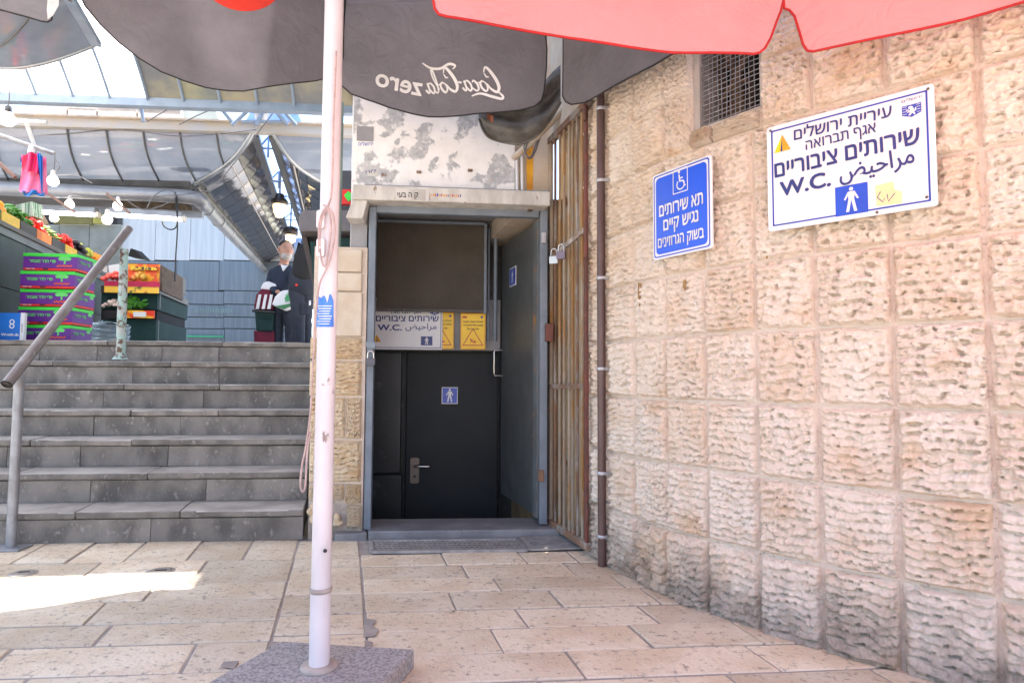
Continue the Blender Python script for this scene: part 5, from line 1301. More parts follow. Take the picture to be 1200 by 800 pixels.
# near canopy in the top left corner
nc = thing('curved_canopy', P(40, 80, 5.4), 'curved grey metal canopy in the top left corner with a straight steel edge', 'canopy')
def ncp(s, t):
    yb = 80 - 28 * max(0, (s * 173 - 60 - 15) / 98) ** 1.6 if s * 173 - 60 > 15 else 80
    x = -60 + s * (173 - 66 * t)
    return P(x, yb * (1 - t) - 60 * t, 5.4 - .9 * t - .25 * math.sin(math.pi * t))
roof_panel(ncp, nc, m_poly, 24, 12)
b = B(); b.tube([ncp(i / 24, 0) for i in range(25)], .018, 6); b.build('edge_tube', m_rim, nc)
b = B(); pts = [ncp(1, i / 12) for i in range(13)]
for p, q in zip(pts, pts[1:]): b.bar(p, q + (q - p) * .02, .075, .05)
b.build('edge_beam', m_beam, nc)
for s0, s1, k in ((-.05, .55, 0), (.3, .92, 1)):
    b = B(); b.tube([ncp(max(0, s0 + (s1 - s0) * i / 10), .12 + .5 * (i / 10) ** 1.2 + .02 * k) - V((0, .02, .02)) for i in range(11)], .010, 6); b.build('rib', m_rib, nc)
# lattice over the skylight
tr = thing('roof_truss', W(310, 148, 7.7), 'blue steel truss standing on the beams above the lane skylight', 'truss')
for seg in (((272, 147), (308, 113)), ((308, 102), (347, 147)), ((308, 96), (308, 116)), ((300, 147), (312, 122)), ((316, 122), (337, 147)), ((283, 143), (336, 143)), ((290, 130), (328, 130)), ((255, 122), (275, 147))):
    b = B(); b.tube([W(x, y, 7.65 + .1 * (i)) for i, (x, y) in enumerate(seg)], .024, 6); b.build('strut', m_beam, tr)
b = B(); b.prism([W(x, y, 7.95) for x, y in ((285, 148), (297, 124), (345, 124), (356, 150))], V((0, .05, 0))); b.build('blue_panel', m_bluesky, tr)
m_far = M('far pale stone', (.66, .60, .54, 1), (.55, .48, .41, 1), 3, rough=.9, c3=(.36, .25, .17, 1), sc3=2, t3=(.6, .72))
fb = thing('far_building', (-17, 27, 0), 'pale stone building glimpsed between the two roof beams', 'building')
for (x0, y0, x1, y1, mt) in ((47, 116, 212, 127, m_far), (47, 127.6, 78, 150, m_far), (78.6, 127.6, 113, 150, m_far), (113.6, 127.6, 160, 152, m_far), (160.6, 127.6, 212, 153, m_far)):
    pl = Plane(W(x0, y1, 27), U, ZU); u1, v1 = pl.uv(x1, y0); b = B(); b.prism([pl.pt(0, 0), pl.pt(u1, 0), pl.pt(u1, v1), pl.pt(0, v1)], -pl.n * .3); b.build('wall_stone', mt, fb, bev=.01)
b = B(); a_, c_ = W(40, 200, 27.6), W(216, 205, 27.6); b.prism([V((a_.x, a_.y, 0)), V((c_.x, c_.y, 0)), V((c_.x, c_.y, W(120, 114, 27.6).z)), V((a_.x, a_.y, W(120, 114, 27.6).z))], V((0, 1, 0))); b.build('wall', m_far, fb)
b = B(); b.prism([W(x, y, 8.6) for x, y in ((212, 124), (252, 126), (256, 140), (220, 146))], V((0, .06, 0))); b.build('signboard', M('cream board', (.62, .62, .50, 1), None, 4, rough=.5), label='blank cream board leaning behind the lower roof beam left of the truss', cat='board')
b = B(); b.prism([W(x, y, 8.6) for x, y in ((362, 128), (398, 130), (398, 148), (372, 146))], V((0, .06, 0))); b.build('signboard', M('white board', (.75, .75, .75, 1), None, 4, rough=.5), label='white board behind the pole above the short roof beam', cat='board')

# ------------------------------------------------------------------ lamps and cameras
m_bulb = M('lit bulb glass', (1, 1, .95, 1), None, 3, rough=.2, emit=(1, .93, .80, 1), estr=4)
m_tubeg = M('lit tube glass', (1, 1, 1, 1), None, 3, rough=.2, emit=(1, .98, .95, 1), estr=5)
m_warm = M('warm lantern glass', (1, .9, .6, 1), None, 3, rough=.2, emit=(1, .74, .34, 1), estr=1.0)
m_socket = M('lamp socket', (.60, .58, .55, 1), None, 4, rough=.5)
m_fix = M('white fixture plastic', (.66, .62, .55, 1), (.6, .55, .47, 1), 5, rough=.4)
m_dkmetal = M('dark lamp metal', (.035, .03, .03, 1), None, 5, rough=.4)
wherel = ['bare lit bulb hanging on a wire in front of the lower roof beam', 'lit bulb hanging right of the pink bags', 'lit bulb hanging above the fluorescent tube, right of the brown rod', 'lit bulb just below the left fluorescent tube', 'lit bulb between the two fluorescent tubes', 'lit bulb at the upper end of the right brown rod']
for (x, y, r, Y, wire), lab in zip(((9, 140, 8.2, 6.2, (11, 105)), (62, 212, 6.2, 6.6, (64, 183)), (81.5, 239.5, 5, 7.6, (82, 231)), (63.5, 255.5, 4.6, 7.8, (72, 243)), (125.5, 257, 5.8, 7.2, (125, 246)), (138, 241.5, 5.4, 7.4, (139, 232))), wherel):
    c = P(x, y, Y); k = r * Y / 720; t = thing('light_bulb', c - ZU * k, lab, 'light bulb', 'bare bulbs over the stalls')
    b = B(); b.lathe([(.01, -1 * k), (.6 * k, -.85 * k), (.95 * k, -.35 * k), (.97 * k, .1 * k), (.75 * k, .6 * k), (.42 * k, 1.0 * k)], c, n=14); b.build('glass', m_bulb, t)
    b = B(); b.lathe([(.42 * k, .98 * k), (.45 * k, 1.1 * k), (.40 * k, 1.9 * k), (.2 * k, 2.1 * k)], c, n=10); b.build('socket', m_socket if y > 150 else m_dkmetal, t)
    b = B(); b.tube([c + ZU * 2 * k, P((x + wire[0]) / 2 + 1, (y + wire[1]) / 2 - r, Y), P(wire[0], wire[1], Y)], .006, 5); b.build('wire', m_cable, t)
for (x0, y0, x1, y1, lab) in ((38, 248.5, 113, 252.5, 'left fluorescent tube lamp under the market ceiling'), (130, 252, 214, 257.5, 'right fluorescent tube lamp reaching toward the light metal wall')):
    t = thing('tube_lamp', P((x0 + x1) / 2, y1 + 3, 8.2), lab, 'tube lamp', 'fluorescent tubes over the stalls'); a_, c_ = P(x0, y0, 8.2), P(x1, y1, 8.2)
    b = B(); b.tube([a_, c_], .022, 8); b.build('glass_tube', m_tubeg, t)
    b = B(); b.bar(a_ + ZU * .06, c_ + ZU * .06, .09, .07); b.build('housing', m_duct, t)
    for q, s in ((a_, -1), (c_, 1)):
        b = B(); b.box(q + V((s * .02, 0, .01)), (.04, .06, .07)); b.build('end_cap', m_fix, t)
b = B(); b.bar(P(30, 243, 8.4), P(238, 252, 8.4), .06, .09); b.build('light_rail', m_duct, label='grey metal rail above the fluorescent tubes', cat='rail')
ln_c = P(327.5, 246, 9.4)
t = thing('lantern', ln_c - ZU * .12, 'dark market lantern with a warm glowing glass under the skylight', 'lantern'); k = 9.4 / 720
b = B(); b.lathe([(.003, -10 * k), (4 * k, -8.5 * k), (6.5 * k, -3 * k), (7.5 * k, 3 * k), (7.4 * k, 8 * k)], ln_c, n=18); b.build('glass', m_warm, t)
b = B(); b.lathe([(7.8 * k, 6 * k), (9.5 * k, 7 * k), (9.5 * k, 11 * k), (6 * k, 14 * k), (4.5 * k, 19 * k), (1 * k, 20 * k)], ln_c, n=18); b.build('cap', m_dkmetal, t)
b = B(); b.tube([ln_c + ZU * 19 * k, ln_c + ZU * 46 * k], .016, 8); b.bar(ln_c + ZU * 40 * k - V((.16, 0, .06)), ln_c + ZU * 33 * k + V((.0, 0, 0)), .02, .02); b.build('hanger', m_beam, t)
ln2 = P(340.5, 273, 12.2); b = B(); b.lathe([(.10, -.05), (.14, -.04), (.14, .08), (.05, .13)], ln2, n=14)
t = thing('lantern', ln2 - ZU * .2, 'smaller dark lantern further up the lane beneath the skylight', 'lantern'); b.build('cap', m_dkmetal, t)
b = B(); b.lathe([(.02, -.22), (.09, -.17), (.10, -.05)], ln2, n=14); b.build('glass', m_warm, t); b = B(); b.tube([ln2 + ZU * .12, ln2 + ZU * .6], .016, 6); b.build('hanger', m_beam, t)
t = thing('bulkhead_lamp', P(306, 147, 7.5), 'cream oval bulkhead lamp hanging from the truss', 'lamp'); c = P(306, 134, 7.5); k = 7.5 / 720
b = B(); b.lathe([(.01, -12.5 * k), (5 * k, -10.5 * k), (7 * k, -5 * k), (7.4 * k, 0)], c, n=16); b.build('glass', M('frosted glass', (.8, .8, .78, 1), None, 4, rough=.3), t)
b = B(); b.lathe([(8.2 * k, -1 * k), (8.2 * k, 3 * k), (6.5 * k, 8 * k), (3 * k, 11 * k)], c, n=16); b.build('housing', m_fix, t)
b = B(); b.tube([c + ZU * 10 * k, c + V((-.05, 0, 17 * k)), c + V((-.12, 0, 19 * k))], .02, 8); b.build('bracket', m_fix, t)
t = thing('security_camera', P(284, 120, 7.3), 'white bullet security camera fixed beside the bulkhead lamp', 'security camera')
b = B(); a_, c_ = P(277, 117, 7.3), P(292, 110, 7.35); b.tube([a_, c_], .048, 12); b.build('body', m_fix, t); b = B(); b.ball(P(296, 110, 7.35), .055, 12, 8); b.build('mount', m_fix, t)
b = B(); b.tube([a_ - (c_ - a_).normalized() * .004, a_ - (c_ - a_).normalized() * .012], .036, 12); b.build('lens', m_blk, t)
t = thing('security_camera', P(166, 146, 7.0), 'white security camera on a thin post above the upper roof beam', 'security camera')
b = B(); b.tube([P(168, 143, 7.0), P(163, 108, 7.0)], .02, 8); b.build('post', m_beam, t)
b = B(); b.bar(P(157, 100, 7.05), P(171, 105, 6.95), .07, .055); b.build('body', m_fix, t, bev=.006); b = B(); b.bar(P(169, 104.5, 6.93), P(172.5, 106, 6.91), .062, .05); b.build('lens', m_blk, t)
b = B(); b.bar(P(155, 103, 7.02), P(157, 96, 7.02), .05, .05); b.build('bracket', m_fix, t)
for pts, lab in (([(172, 143), (190, 132), (208, 122)], 'short black cable sagging between the two roof beams'), ([(210, 262), (206, 190), (207, 255)], None), ([(322, 130), (285, 178), (255, 215)], 'long black cable crossing in front of the lane roof vault')):
    if lab: b = B(); b.tube(smooth_path([tuple(P(x, y, 7.2)) for x, y in pts], 5), .007, 5); b.build('cable', m_cable, label=lab, cat='cable')
for pts, Y, lab in (([(0, 196), (40, 214), (90, 228), (140, 232), (215, 228), (250, 222)], 7.9, 'thin sagging cable strung along the fat grey pipe'), ([(64, 186), (70, 196), (62, 205), (90, 206), (108, 215)], 6.7, 'tangled black cable beside the pink bags'), ([(150, 236), (170, 246), (196, 238), (206, 229), (196, 222), (180, 230), (172, 244)], 7.9, 'bundle of cables looped over the pipe'), ([(0, 150), (60, 158), (140, 152), (215, 160), (300, 152)], 7.5, 'thin cable drooping below the lower roof beam'), ([(210, 146), (250, 128), (300, 118), (350, 130), (408, 122)], 7.2, 'thin cable crossing behind the white pole near the truss')):
    b = B(); b.tube(smooth_path([tuple(P(x, y, Y)) for x, y in pts], 5), .007, 5); b.build('cable', m_cable, label=lab, cat='cable')
b = B(); b.tube(smooth_path([tuple(P(x, y, 8.0)) for x, y in ((190, 258), (192, 265), (200, 269), (207, 264), (208, 240), (205, 226), (208, 262), (206, 300), (205, 330))], 5), .009, 6); b.build('cable', m_blackp, label='black looped cable hanging in front of the light metal wall', cat='cable')
m_rod = M('brown rod', (.20, .11, .08, 1), None, 7, rough=.6)
for (x0, y0, x1, y1, Y, mt, r, lab) in ((56, 227, 88, 249, 7.3, m_rod, .014, 'brown rod slanting under the pipe left of the bulbs'), (125, 227, 152, 250, 7.3, m_rod, .014, 'brown rod slanting under the pipe beside the right bulb'), (-20, 152, 64, 180, 6.0, m_galv, .020, 'thin grey pole sloping down over the pink bags'), (-20, 138, 55, 144, 6.3, m_beam2, .022, 'horizontal pole tied to the roof with rope'), (31, 144, 40, 170, 6.1, m_beam2, .02, 'short white strut above the pink bags'), (-10, 183, 18, 208, 6.0, m_rod, .02, 'brown stick at the left edge below the sloping pole')):
    b = B(); b.tube([P(x0, y0, Y), P(x1, y1, Y)], r, 8); b.build('rod', mt, label=lab, cat='rod')

# ------------------------------------------------------------------ metal walls behind the stalls
m_pan1 = M('white grey wall sheet', (0.48, 0.51, 0.52, 1), (0.40, 0.435, 0.455, 1), 2, rough=.6, stretch=(6, 6, .25), bump=.12, bsc=10)
m_pan2 = M('blue grey wall sheet', (0.15, 0.19, 0.22, 1), (0.115, 0.15, 0.18, 1), 2, rough=.55, stretch=(6, 6, .25), bump=.1, bsc=10)
m_pan3 = M('dull green shutter', (0.19, 0.22, 0.21, 1), (0.14, 0.165, 0.16, 1), 3, rough=.6, c3=(.30, .32, .30, 1), sc3=5, t3=(.62, .72))
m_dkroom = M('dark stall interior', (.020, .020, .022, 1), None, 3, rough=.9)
mw = thing('metal_wall', W(235, 400, 19.5), 'pale blue grey sheet metal wall at the back of the market landing', 'wall')
def panel(x0, y0, x1, y1, Y0, mt, parent, th=.06, name='wall_panel', g=.006):
    pl = Plane(W(x0, y1, Y0), U, ZU); u1, v1 = pl.uv(x1, y1)[0], pl.uv(x0, y0)[1]; b = B(); b.prism([pl.pt(g, g), pl.pt(u1 - g, g), pl.pt(u1 - g, v1 - g), pl.pt(g, v1 - g)], -pl.n * th); return b.build(name, mt, parent, bev=.004)
for (x0, x1) in ((139, 181), (181, 222), (222, 262), (262, 352)):
    panel(x0, 232, x1, 304.5, 19.5, m_pan1, mw)
for (x0, x1) in ((148, 206), (206, 256), (256, 352)): panel(x0, 305, x1, 340, 19.5, m_pan2, mw)
for (ya, yb) in ((340.5, 356), (356.5, 371), (371.5, 384.5), (385, 418)):
    for (x0, x1) in ((148, 212), (212, 262), (262, 352)): panel(x0, ya, x1, yb, 19.5, m_pan2, mw)
b = B(); a_, c_ = W(130, 418, 19.65), W(360, 418, 19.65); zt = W(200, 230, 19.65).z; b.prism([a_, c_, V((c_.x, c_.y, zt)), V((a_.x, a_.y, zt))], V((0, .1, 0))); b.build('wall_back', m_rib, mw)
pl = Plane(W(228, 366, 19.4), U, ZU); b = B()
for i in range(15):
    u_ = i * .075; b.add([pl.pt(u + u_, v, .03) for u, v in ((0, .02 * (i % 2)), (.035, .0), (.05, .13), (.022, .15))], [(0, 1, 2, 3)])
b.build('graffiti', M('green grey graffiti', (.16, .26, .24, 1), None, 4, rough=.6), mw)
panel(133.5, 255, 138.5, 335, 19.4, m_yellow, mw, name='yellow_strip')
panel(218, 392.5, 262, 395, 19.4, M('green strip', (.05, .35, .18, 1), None, 4), mw, name='green_strip')
sw = thing('shutter_wall', W(95, 400, 11.2), 'dull green grey shutter wall behind the left produce counter', 'wall')
for x0, x1 in ((-40, 20), (20, 62), (62, 98), (98, 136)): panel(x0, 262, x1, 420, 11.2, m_pan3, sw, .05, 'shutter_panel')
panel(62, 248, 108, 262, 11.1, M('olive board', (.14, .13, .03, 1), None, 5), sw, name='olive_board'); panel(108, 247, 128, 262, 11.1, M('yellow green board', (.30, .28, .05, 1), None, 5), sw, name='olive_board')
pl = Plane(W(-400, 420, 13.3), U, ZU); u1, v1 = pl.uv(140, 205); b = B(); b.prism([pl.pt(0, -1), pl.pt(u1, -1), pl.pt(u1, v1), pl.pt(0, v1)], -pl.n * .2)  # near-black sheet added behind the stalls to keep the bright sky out
b.build('dark_backing', m_dkroom, label='near-black backing sheet added behind the market, seen above the shutters', cat='wall')
b = B(); q = [W(-200, 211, 8.7), W(222, 219, 8.7), W(222, 219, 8.7) + V((-.27, 1, 0)) * 1.5, W(-200, 211, 8.7) + V((-.27, 1, 0)) * 1.5]; b.prism(q, ZU * .08)
b.build('stall_ceiling', M('stall ceiling', (.10, .10, .105, 1), (.06, .06, .06, 1), 3, rough=.8), label='dark ceiling over the market stalls behind the fat pipe', cat='ceiling')
b = B(); b.prism([P(x, y, 8.2) for x, y in ((33, 207), (88, 210), (95, 219), (30, 217))], V((0, .2, 0))); b.build('ceiling_board', M('brown board', (.10, .075, .05, 1), (.15, .11, .08, 1), 6, rough=.7), label='brown board under the curved roof panels behind the pink bags', cat='board')
b = B(); b.prism([P(x, y, 8.9) for x, y in ((138, 233), (216, 237), (218, 250), (140, 245))], V((0, .2, 0))); b.build('ceiling_board', M('dry brown reed board', (.17, .13, .09, 1), (.09, .07, .05, 1), 9, rough=.8), label='brown reed board above the right fluorescent tube', cat='board')

# ------------------------------------------------------------------ left counter with crates of produce
m_green = M('dark green stall paint', (0.022, 0.042, 0.040, 1), (0.030, 0.055, 0.052, 1), 3, rough=.5, r2=.7, bump=.1)
m_green2 = M('teal stall paint', (0.016, 0.044, 0.042, 1), (0.022, 0.055, 0.052, 1), 3, rough=.75, rnd=.2, spec=.2)
m_brownr = M('dark brown rail', (0.055, 0.038, 0.030, 1), None, 5, rough=.5)
m_greyr = M('grey counter strip', (0.15, 0.165, 0.17, 1), (.11, .12, .125, 1), 5, rough=.5)
cz = 2.43
c0, c1 = P(0, 262, 5.66), P(128, 322, 8.75)
cdir = V((c1.x - c0.x, c1.y - c0.y, 0)); clen = cdir.length; cdir.normalize(); cn = V((cdir.y, -cdir.x, 0))        # cn points to the lane
cs = V((c0.x, c0.y, 0)) - cdir * .75; ctot = clen + .75
ct = thing('produce_counter', cs + cdir * ctot / 2 + ZU * LZ, 'long dark green produce counter rising along the left of the market lane', 'market counter')
for i in range(6):
    p, q = cs + cdir * (ctot * i / 6 + .004), cs + cdir * (ctot * (i + 1) / 6 - .004)
    for za, zb_ in ((LZ, LZ + .52), (LZ + .527, cz - .12)):
        b = B(); b.prism([p + ZU * za, q + ZU * za, q + ZU * zb_, p + ZU * zb_], -cn * .05); b.build('front_panel', m_green, ct, bev=.004)
b = B(); b.prism([cs + cdir * ctot + ZU * LZ, cs + cdir * ctot - cn * .9 + ZU * LZ, cs + cdir * ctot - cn * .9 + ZU * (cz - .1), cs + cdir * ctot + ZU * (cz - .1)], -cdir * .04); b.build('end_panel', m_green, ct)
b = B(); b.prism([cs + ZU * LZ - cn * .06, cs + cdir * ctot + ZU * LZ - cn * .06, cs + cdir * ctot - cn * .06 + ZU * (cz - .05), cs - cn * .06 + ZU * (cz - .05)], -cn * .84); b.build('carcass', m_green, ct)
b = B(); b.prism([cs + ZU * (cz - .115) + cn * .01, cs + cdir * ctot + ZU * (cz - .115) + cn * .01, cs + cdir * ctot + cn * .01 + ZU * (cz - .045), cs + cn * .01 + ZU * (cz - .045)], -cn * .06); b.build('grey_strip', m_greyr, ct)
b = B(); b.prism([cs + ZU * (cz - .045) + cn * .03, cs + cdir * (ctot + .02) + ZU * (cz - .045) + cn * .03, cs + cdir * (ctot + .02) + cn * .03 + ZU * cz, cs + cn * .03 + ZU * cz], -cn * .09); b.build('top_rail', m_brownr, ct, bev=.004)
FR = {}
def fruit(name, c, c2=None, rough=.4): 
    if name not in FR: FR[name] = M(name + ' skin', c, c2, 9, rough=rough, rnd=.12)
    return FR[name]
def heap(crate, o, dx, dy, lx, ly, h, r, n, mt, name, sc=(1, 1, 1), seed=0, stemmed=False):
    """many small fruits in one crate: joined, too small to pick apart"""
    rr = random.Random(seed); b = B()
    for i in range(n):
        u_, v_ = rr.uniform(-.5, .5), rr.uniform(-.5, .5); zz = h * (1 - 1.6 * (u_ * u_ + v_ * v_)) * rr.uniform(.55, 1)
        rot = Matrix.Rotation(rr.uniform(0, 6.3), 3, 'Z') @ Matrix.Rotation(rr.uniform(-.5, .5), 3, 'X')
        b.ball(o + dx * u_ * lx + dy * v_ * ly + ZU * zz, r * rr.uniform(.8, 1.15), 7, 5, sc, rot)
    return b.build(name, mt, crate, kind='stuff')
def crate(name, o, dx, dy, lx, ly, h, mt, label, group, parent_cat='crate', front=None, text=None):
    """an open carton: o is the middle of its floor; dy points to the lane"""
    t = thing(name, o, label, parent_cat, group)
    for s, w_, dd, nm in ((1, lx, dy * (ly / 2), 'front_side'), (-1, lx, -dy * (ly / 2), 'back_side')):
        b = B(); c = o + dd; b.prism([c - dx * w_ / 2, c + dx * w_ / 2, c + dx * w_ / 2 + ZU * h, c - dx * w_ / 2 + ZU * h], (dy if s < 0 else -dy) * .012); b.build(nm, mt if s < 0 or not front else front, t)
    for s in (-1, 1):
        b = B(); c = o + dx * s * lx / 2; b.prism([c - dy * (ly / 2 - .013), c + dy * (ly / 2 - .013), c + dy * (ly / 2 - .013) + ZU * h, c - dy * (ly / 2 - .013) + ZU * h], -dx * s * .012); b.build('end_side', mt, t)
    b = B(); b.prism([o - dx * lx / 2 - dy * ly / 2 + ZU * .002, o + dx * lx / 2 - dy * ly / 2 + ZU * .002, o + dx * lx / 2 + dy * ly / 2 + ZU * .002, o - dx * lx / 2 + dy * ly / 2 + ZU * .002], ZU * .008); b.build('floor', mt, t)
    return t
m_cg, m_cw, m_cb, m_cy, m_cr, m_co = (M(n, hx(*c), hx(*[int(v * .9) for v in c]), 8, rough=.6) for n, c in (('green carton', (28, 80, 48)), ('white carton', (225, 205, 195)), ('black carton', (38, 36, 36)), ('yellow carton', (240, 195, 60)), ('magenta carton', (190, 30, 75)), ('orange carton', (225, 120, 35))))
sweet, orng, cuc, tom, oni, aub, pear_, pota, garl = (hx(205, 110, 85), hx(250, 150, 20), hx(70, 125, 45), hx(225, 45, 30), hx(225, 165, 90), hx(30, 22, 30), hx(190, 190, 60), hx(190, 120, 90), hx(225, 205, 190))
PRO = [('carrot', 'orange_roots', hx(225, 110, 30), .028, 30, (2.6, .8, .8), m_cg, 'green crate heaped with orange roots at the near end of the counter'),
       ('sweet_potato', None, sweet, .05, 0, (1, 1, 1), m_cg, 'green crate of sweet potatoes on the counter'),
       ('orange', None, orng, .04, 0, (1, 1, 1), m_cw, 'white and yellow carton of oranges on the counter'),
       ('cucumber', 'cucumbers', cuc, .022, 42, (3.2, .8, .8), m_cb, 'black carton of cucumbers on the counter'),
       ('tomato', 'tomatoes', tom, .036, 34, (1, 1, .85), m_co, 'orange carton of ripe tomatoes on the counter'),
       ('green_bean', 'green_stalks', hx(120, 150, 70), .016, 60, (3.4, .7, .7), m_cb, 'black carton of bundled green stalks on the counter'),
       ('red_pepper', 'red_peppers', tom, .040, 24, (1, 1, .9), m_cr, 'magenta carton of red peppers on the counter'),
       ('aubergine', 'aubergines', aub, .045, 16, (1.6, .8, .8), m_cb, 'black carton of aubergines on the counter'),
       ('pear', 'pears', pear_, .036, 24, (1, 1, 1.1), m_cb, 'dark carton of pears on the counter'),
       ('mango', 'mangoes', hx(240, 140, 40), .040, 22, (1.2, .9, .9), m_cw, 'white carton of orange fruit at the far end of the counter')]
step = (ctot - .05) / len(PRO)
for i, (kind_, hn, colr, r, n, sc, mt, lab) in enumerate(PRO):
    o = cs + cdir * (step * (i + .5)) - cn * .26 + ZU * (cz + .001)
    t = crate('produce_crate', o, cdir, cn, step - .02, .50, .115, mt, lab, 'crates of produce on the left counter', front=(m_cy if i in (2, 6) else None))
    fm = fruit(kind_, colr, tuple([min(1, v * 1.25) for v in colr[:3]] + [1]))
    if hn: heap(t, o + ZU * .07, cdir, cn, step - .06, .42, .24, r * 1.15, int(n * 1.5), fm, hn, sc, i)
    else:
        m_ball = B()
        if kind_ == 'orange': m_ball.ball((0, 0, 0), .046, 12, 8)
        else: m_ball.lathe([(.004, -.10), (.028, -.075), (.045, -.02), (.042, .03), (.022, .08), (.004, .105)], (0, 0, 0), V((1, 0, 0)), 10)
        me = m_ball.mesh(kind_); me.materials.append(fm); k = 0
        for lay, (na, nb) in enumerate(((4, 4), (4, 3), (3, 3))):
            for a_ in range(na):
                for c_ in range(nb):
                    f = bpy.data.objects.new(kind_, me); COL.objects.link(f)
                    f.location = o + cdir * ((a_ + .5) / na - .5) * (step - .09) + cn * ((c_ + .5) / nb - .5) * .40 * (1 - .12 * lay) + ZU * (.10 + .066 * lay + R.uniform(-.006, .006))
                    f.rotation_euler = (R.uniform(-.3, .3), R.uniform(-.3, .3), R.uniform(0, 6)) if kind_ == 'orange' else (R.uniform(-.3, .3), R.uniform(-.2, .2), R.uniform(-.5, .5) + .3)
                    tag(f, 'round orange piled in the white and yellow carton on the counter' if kind_ == 'orange' else 'pinkish sweet potato piled in the green crate on the counter', kind_.replace('_', ' '), 'oranges in the carton' if kind_ == 'orange' else 'sweet potatoes in the crate')
gc = P(29, 243, 6.6); b = B(); b.prism([P(x, y, 6.6) for x, y in ((19, 240), (37, 236), (38, 253), (22, 258))], V((0, .15, 0))); b.build('striped_carton', M('green striped carton', (.05, .13, .08, 1), (.30, .38, .30, 1), 3, lo=.48, hi=.52, stretch=(30, 30, .5)), label='green striped carton standing behind the sweet potatoes', cat='carton')
b = B(); b.prism([P(x, y, 7.2) for x, y in ((44, 252), (49, 250), (56, 262), (50, 266))], V((0, .02, .0))); b.build('price_card', M('brown card', (.25, .17, .10, 1), None, 5), label='brown price card tilted among the produce', cat='card')
b = B(); b.prism([P(x, y, 8.9) for x, y in ((127, 311), (139, 309), (140, 320), (128, 322))], V((0, .01, 0))); b.build('price_card', m_wh, label='white price card with scribble above the right stall', cat='card')

# purple fruit cartons in a stack
m_pur = M('purple carton print', hx(104, 40, 140), hx(94, 34, 128), 5, rough=.5)
m_lgr = M('bright green print', hx(70, 215, 70), hx(62, 200, 62), 5, rough=.5)
m_lgr2 = M('light green print', hx(110, 220, 110), None, 5, rough=.5)
m_redc = M('red carton print', hx(225, 45, 35), hx(205, 38, 30), 5, rough=.5)
m_orp = M('orange print', hx(235, 90, 30), None, 5, rough=.5)
BWD, BDP, BHT = .475, .34, .168
def fruit_carton(o, lab, shift=0.0):
    t = thing('fruit_carton', o, lab, 'carton', 'stack of purple citrus cartons')
    b = B(); b.prism([o + U * u - NF * v for u, v in ((0, 0), (BWD, 0), (BWD, BDP), (0, BDP))], ZU * (BHT * .645)); 
    for s in b.v: s.z += BHT * .15
    bd = b.build('body', m_pur, t, bev=.003)
    b = B(); b.prism([o + U * u - NF * v + ZU * .004 for u, v in ((.004, .004), (BWD - .004, .004), (BWD - .004, BDP - .004), (.004, BDP - .004))], ZU * (BHT * .145)); b.build('base_band', m_redc, t)
    b = B(); b.prism([o + U * u - NF * v + ZU * BHT * .797 for u, v in ((-.002, -.002), (BWD + .002, -.002), (BWD + .002, BDP), (-.002, BDP))], ZU * (BHT * .18)); b.build('lid_band', m_lgr, t, bev=.002)
    pl = Plane(o, U, ZU)
    flat(pl, [[(BWD * .37, .010), (BWD * .47, .010), (BWD * .47, .022), (BWD * .37, .022)]], .0012, 'hand_hole', m_blk, t)
    cx, cy = BWD * .77, BHT * .58
    flat(pl, [[(cx + math.cos(a_) * .055 * (1 + .12 * math.sin(a_ * 7)), cy + .012 + max(-.010, math.sin(a_) * .040 * (1 + .12 * math.cos(a_ * 5)))) for a_ in [2 * math.pi * i / 28 for i in range(28)]], [(cx - .008, cy - .03), (cx + .008, cy - .03), (cx + .006, cy + .006), (cx - .006, cy + .006)]], .0016, 'tree_print', m_lgr2, bd)
    flat(pl, [disc(cx - .06 + i * .017, BHT * .27 + .006 * (i % 2), .009, 7) for i in range(8)], .0018, 'fruit_print', m_orp, bd)
    lettering(pl, heb('פרי הדר מובחר'), (BWD * .12, BHT * .46), (BWD * .60, BHT * .46), .024, m_lgr2, bd, .0016, .03)
    lettering(pl, heb('פרי הדר'), (BWD * .05, BHT * .065), (BWD * .22, BHT * .065), .010, m_whp, t, .0016, .02)
    ps = Plane(o + U * BWD, -NF, ZU)
    lettering(ps, heb('פרי הדר'), (BDP * .12, BHT * .46), (BDP * .62, BHT * .46), .024, m_lgr2, bd, .0016, .03)
    cx2 = BDP * .82
    flat(ps, [[(cx2 + math.cos(a_) * .032, cy + .015 + max(-.008, math.sin(a_) * .034)) for a_ in [2 * math.pi * i / 20 for i in range(20)]]], .0016, 'tree_print', m_lgr2, bd)
    return t
po = P(18, 401, 5.7); po.z = LZ
wh5 = ['purple citrus carton at the bottom of the stack', 'purple citrus carton second from the bottom of the stack', 'purple citrus carton in the middle of the stack', 'purple citrus carton second from the top of the stack', 'purple citrus carton on top of the stack']
for i in range(5):
    fruit_carton(po + ZU * BHT * i + U * (.006 * i + (.012 if i == 4 else 0)) + NF * R.uniform(-.01, .01), wh5[i])
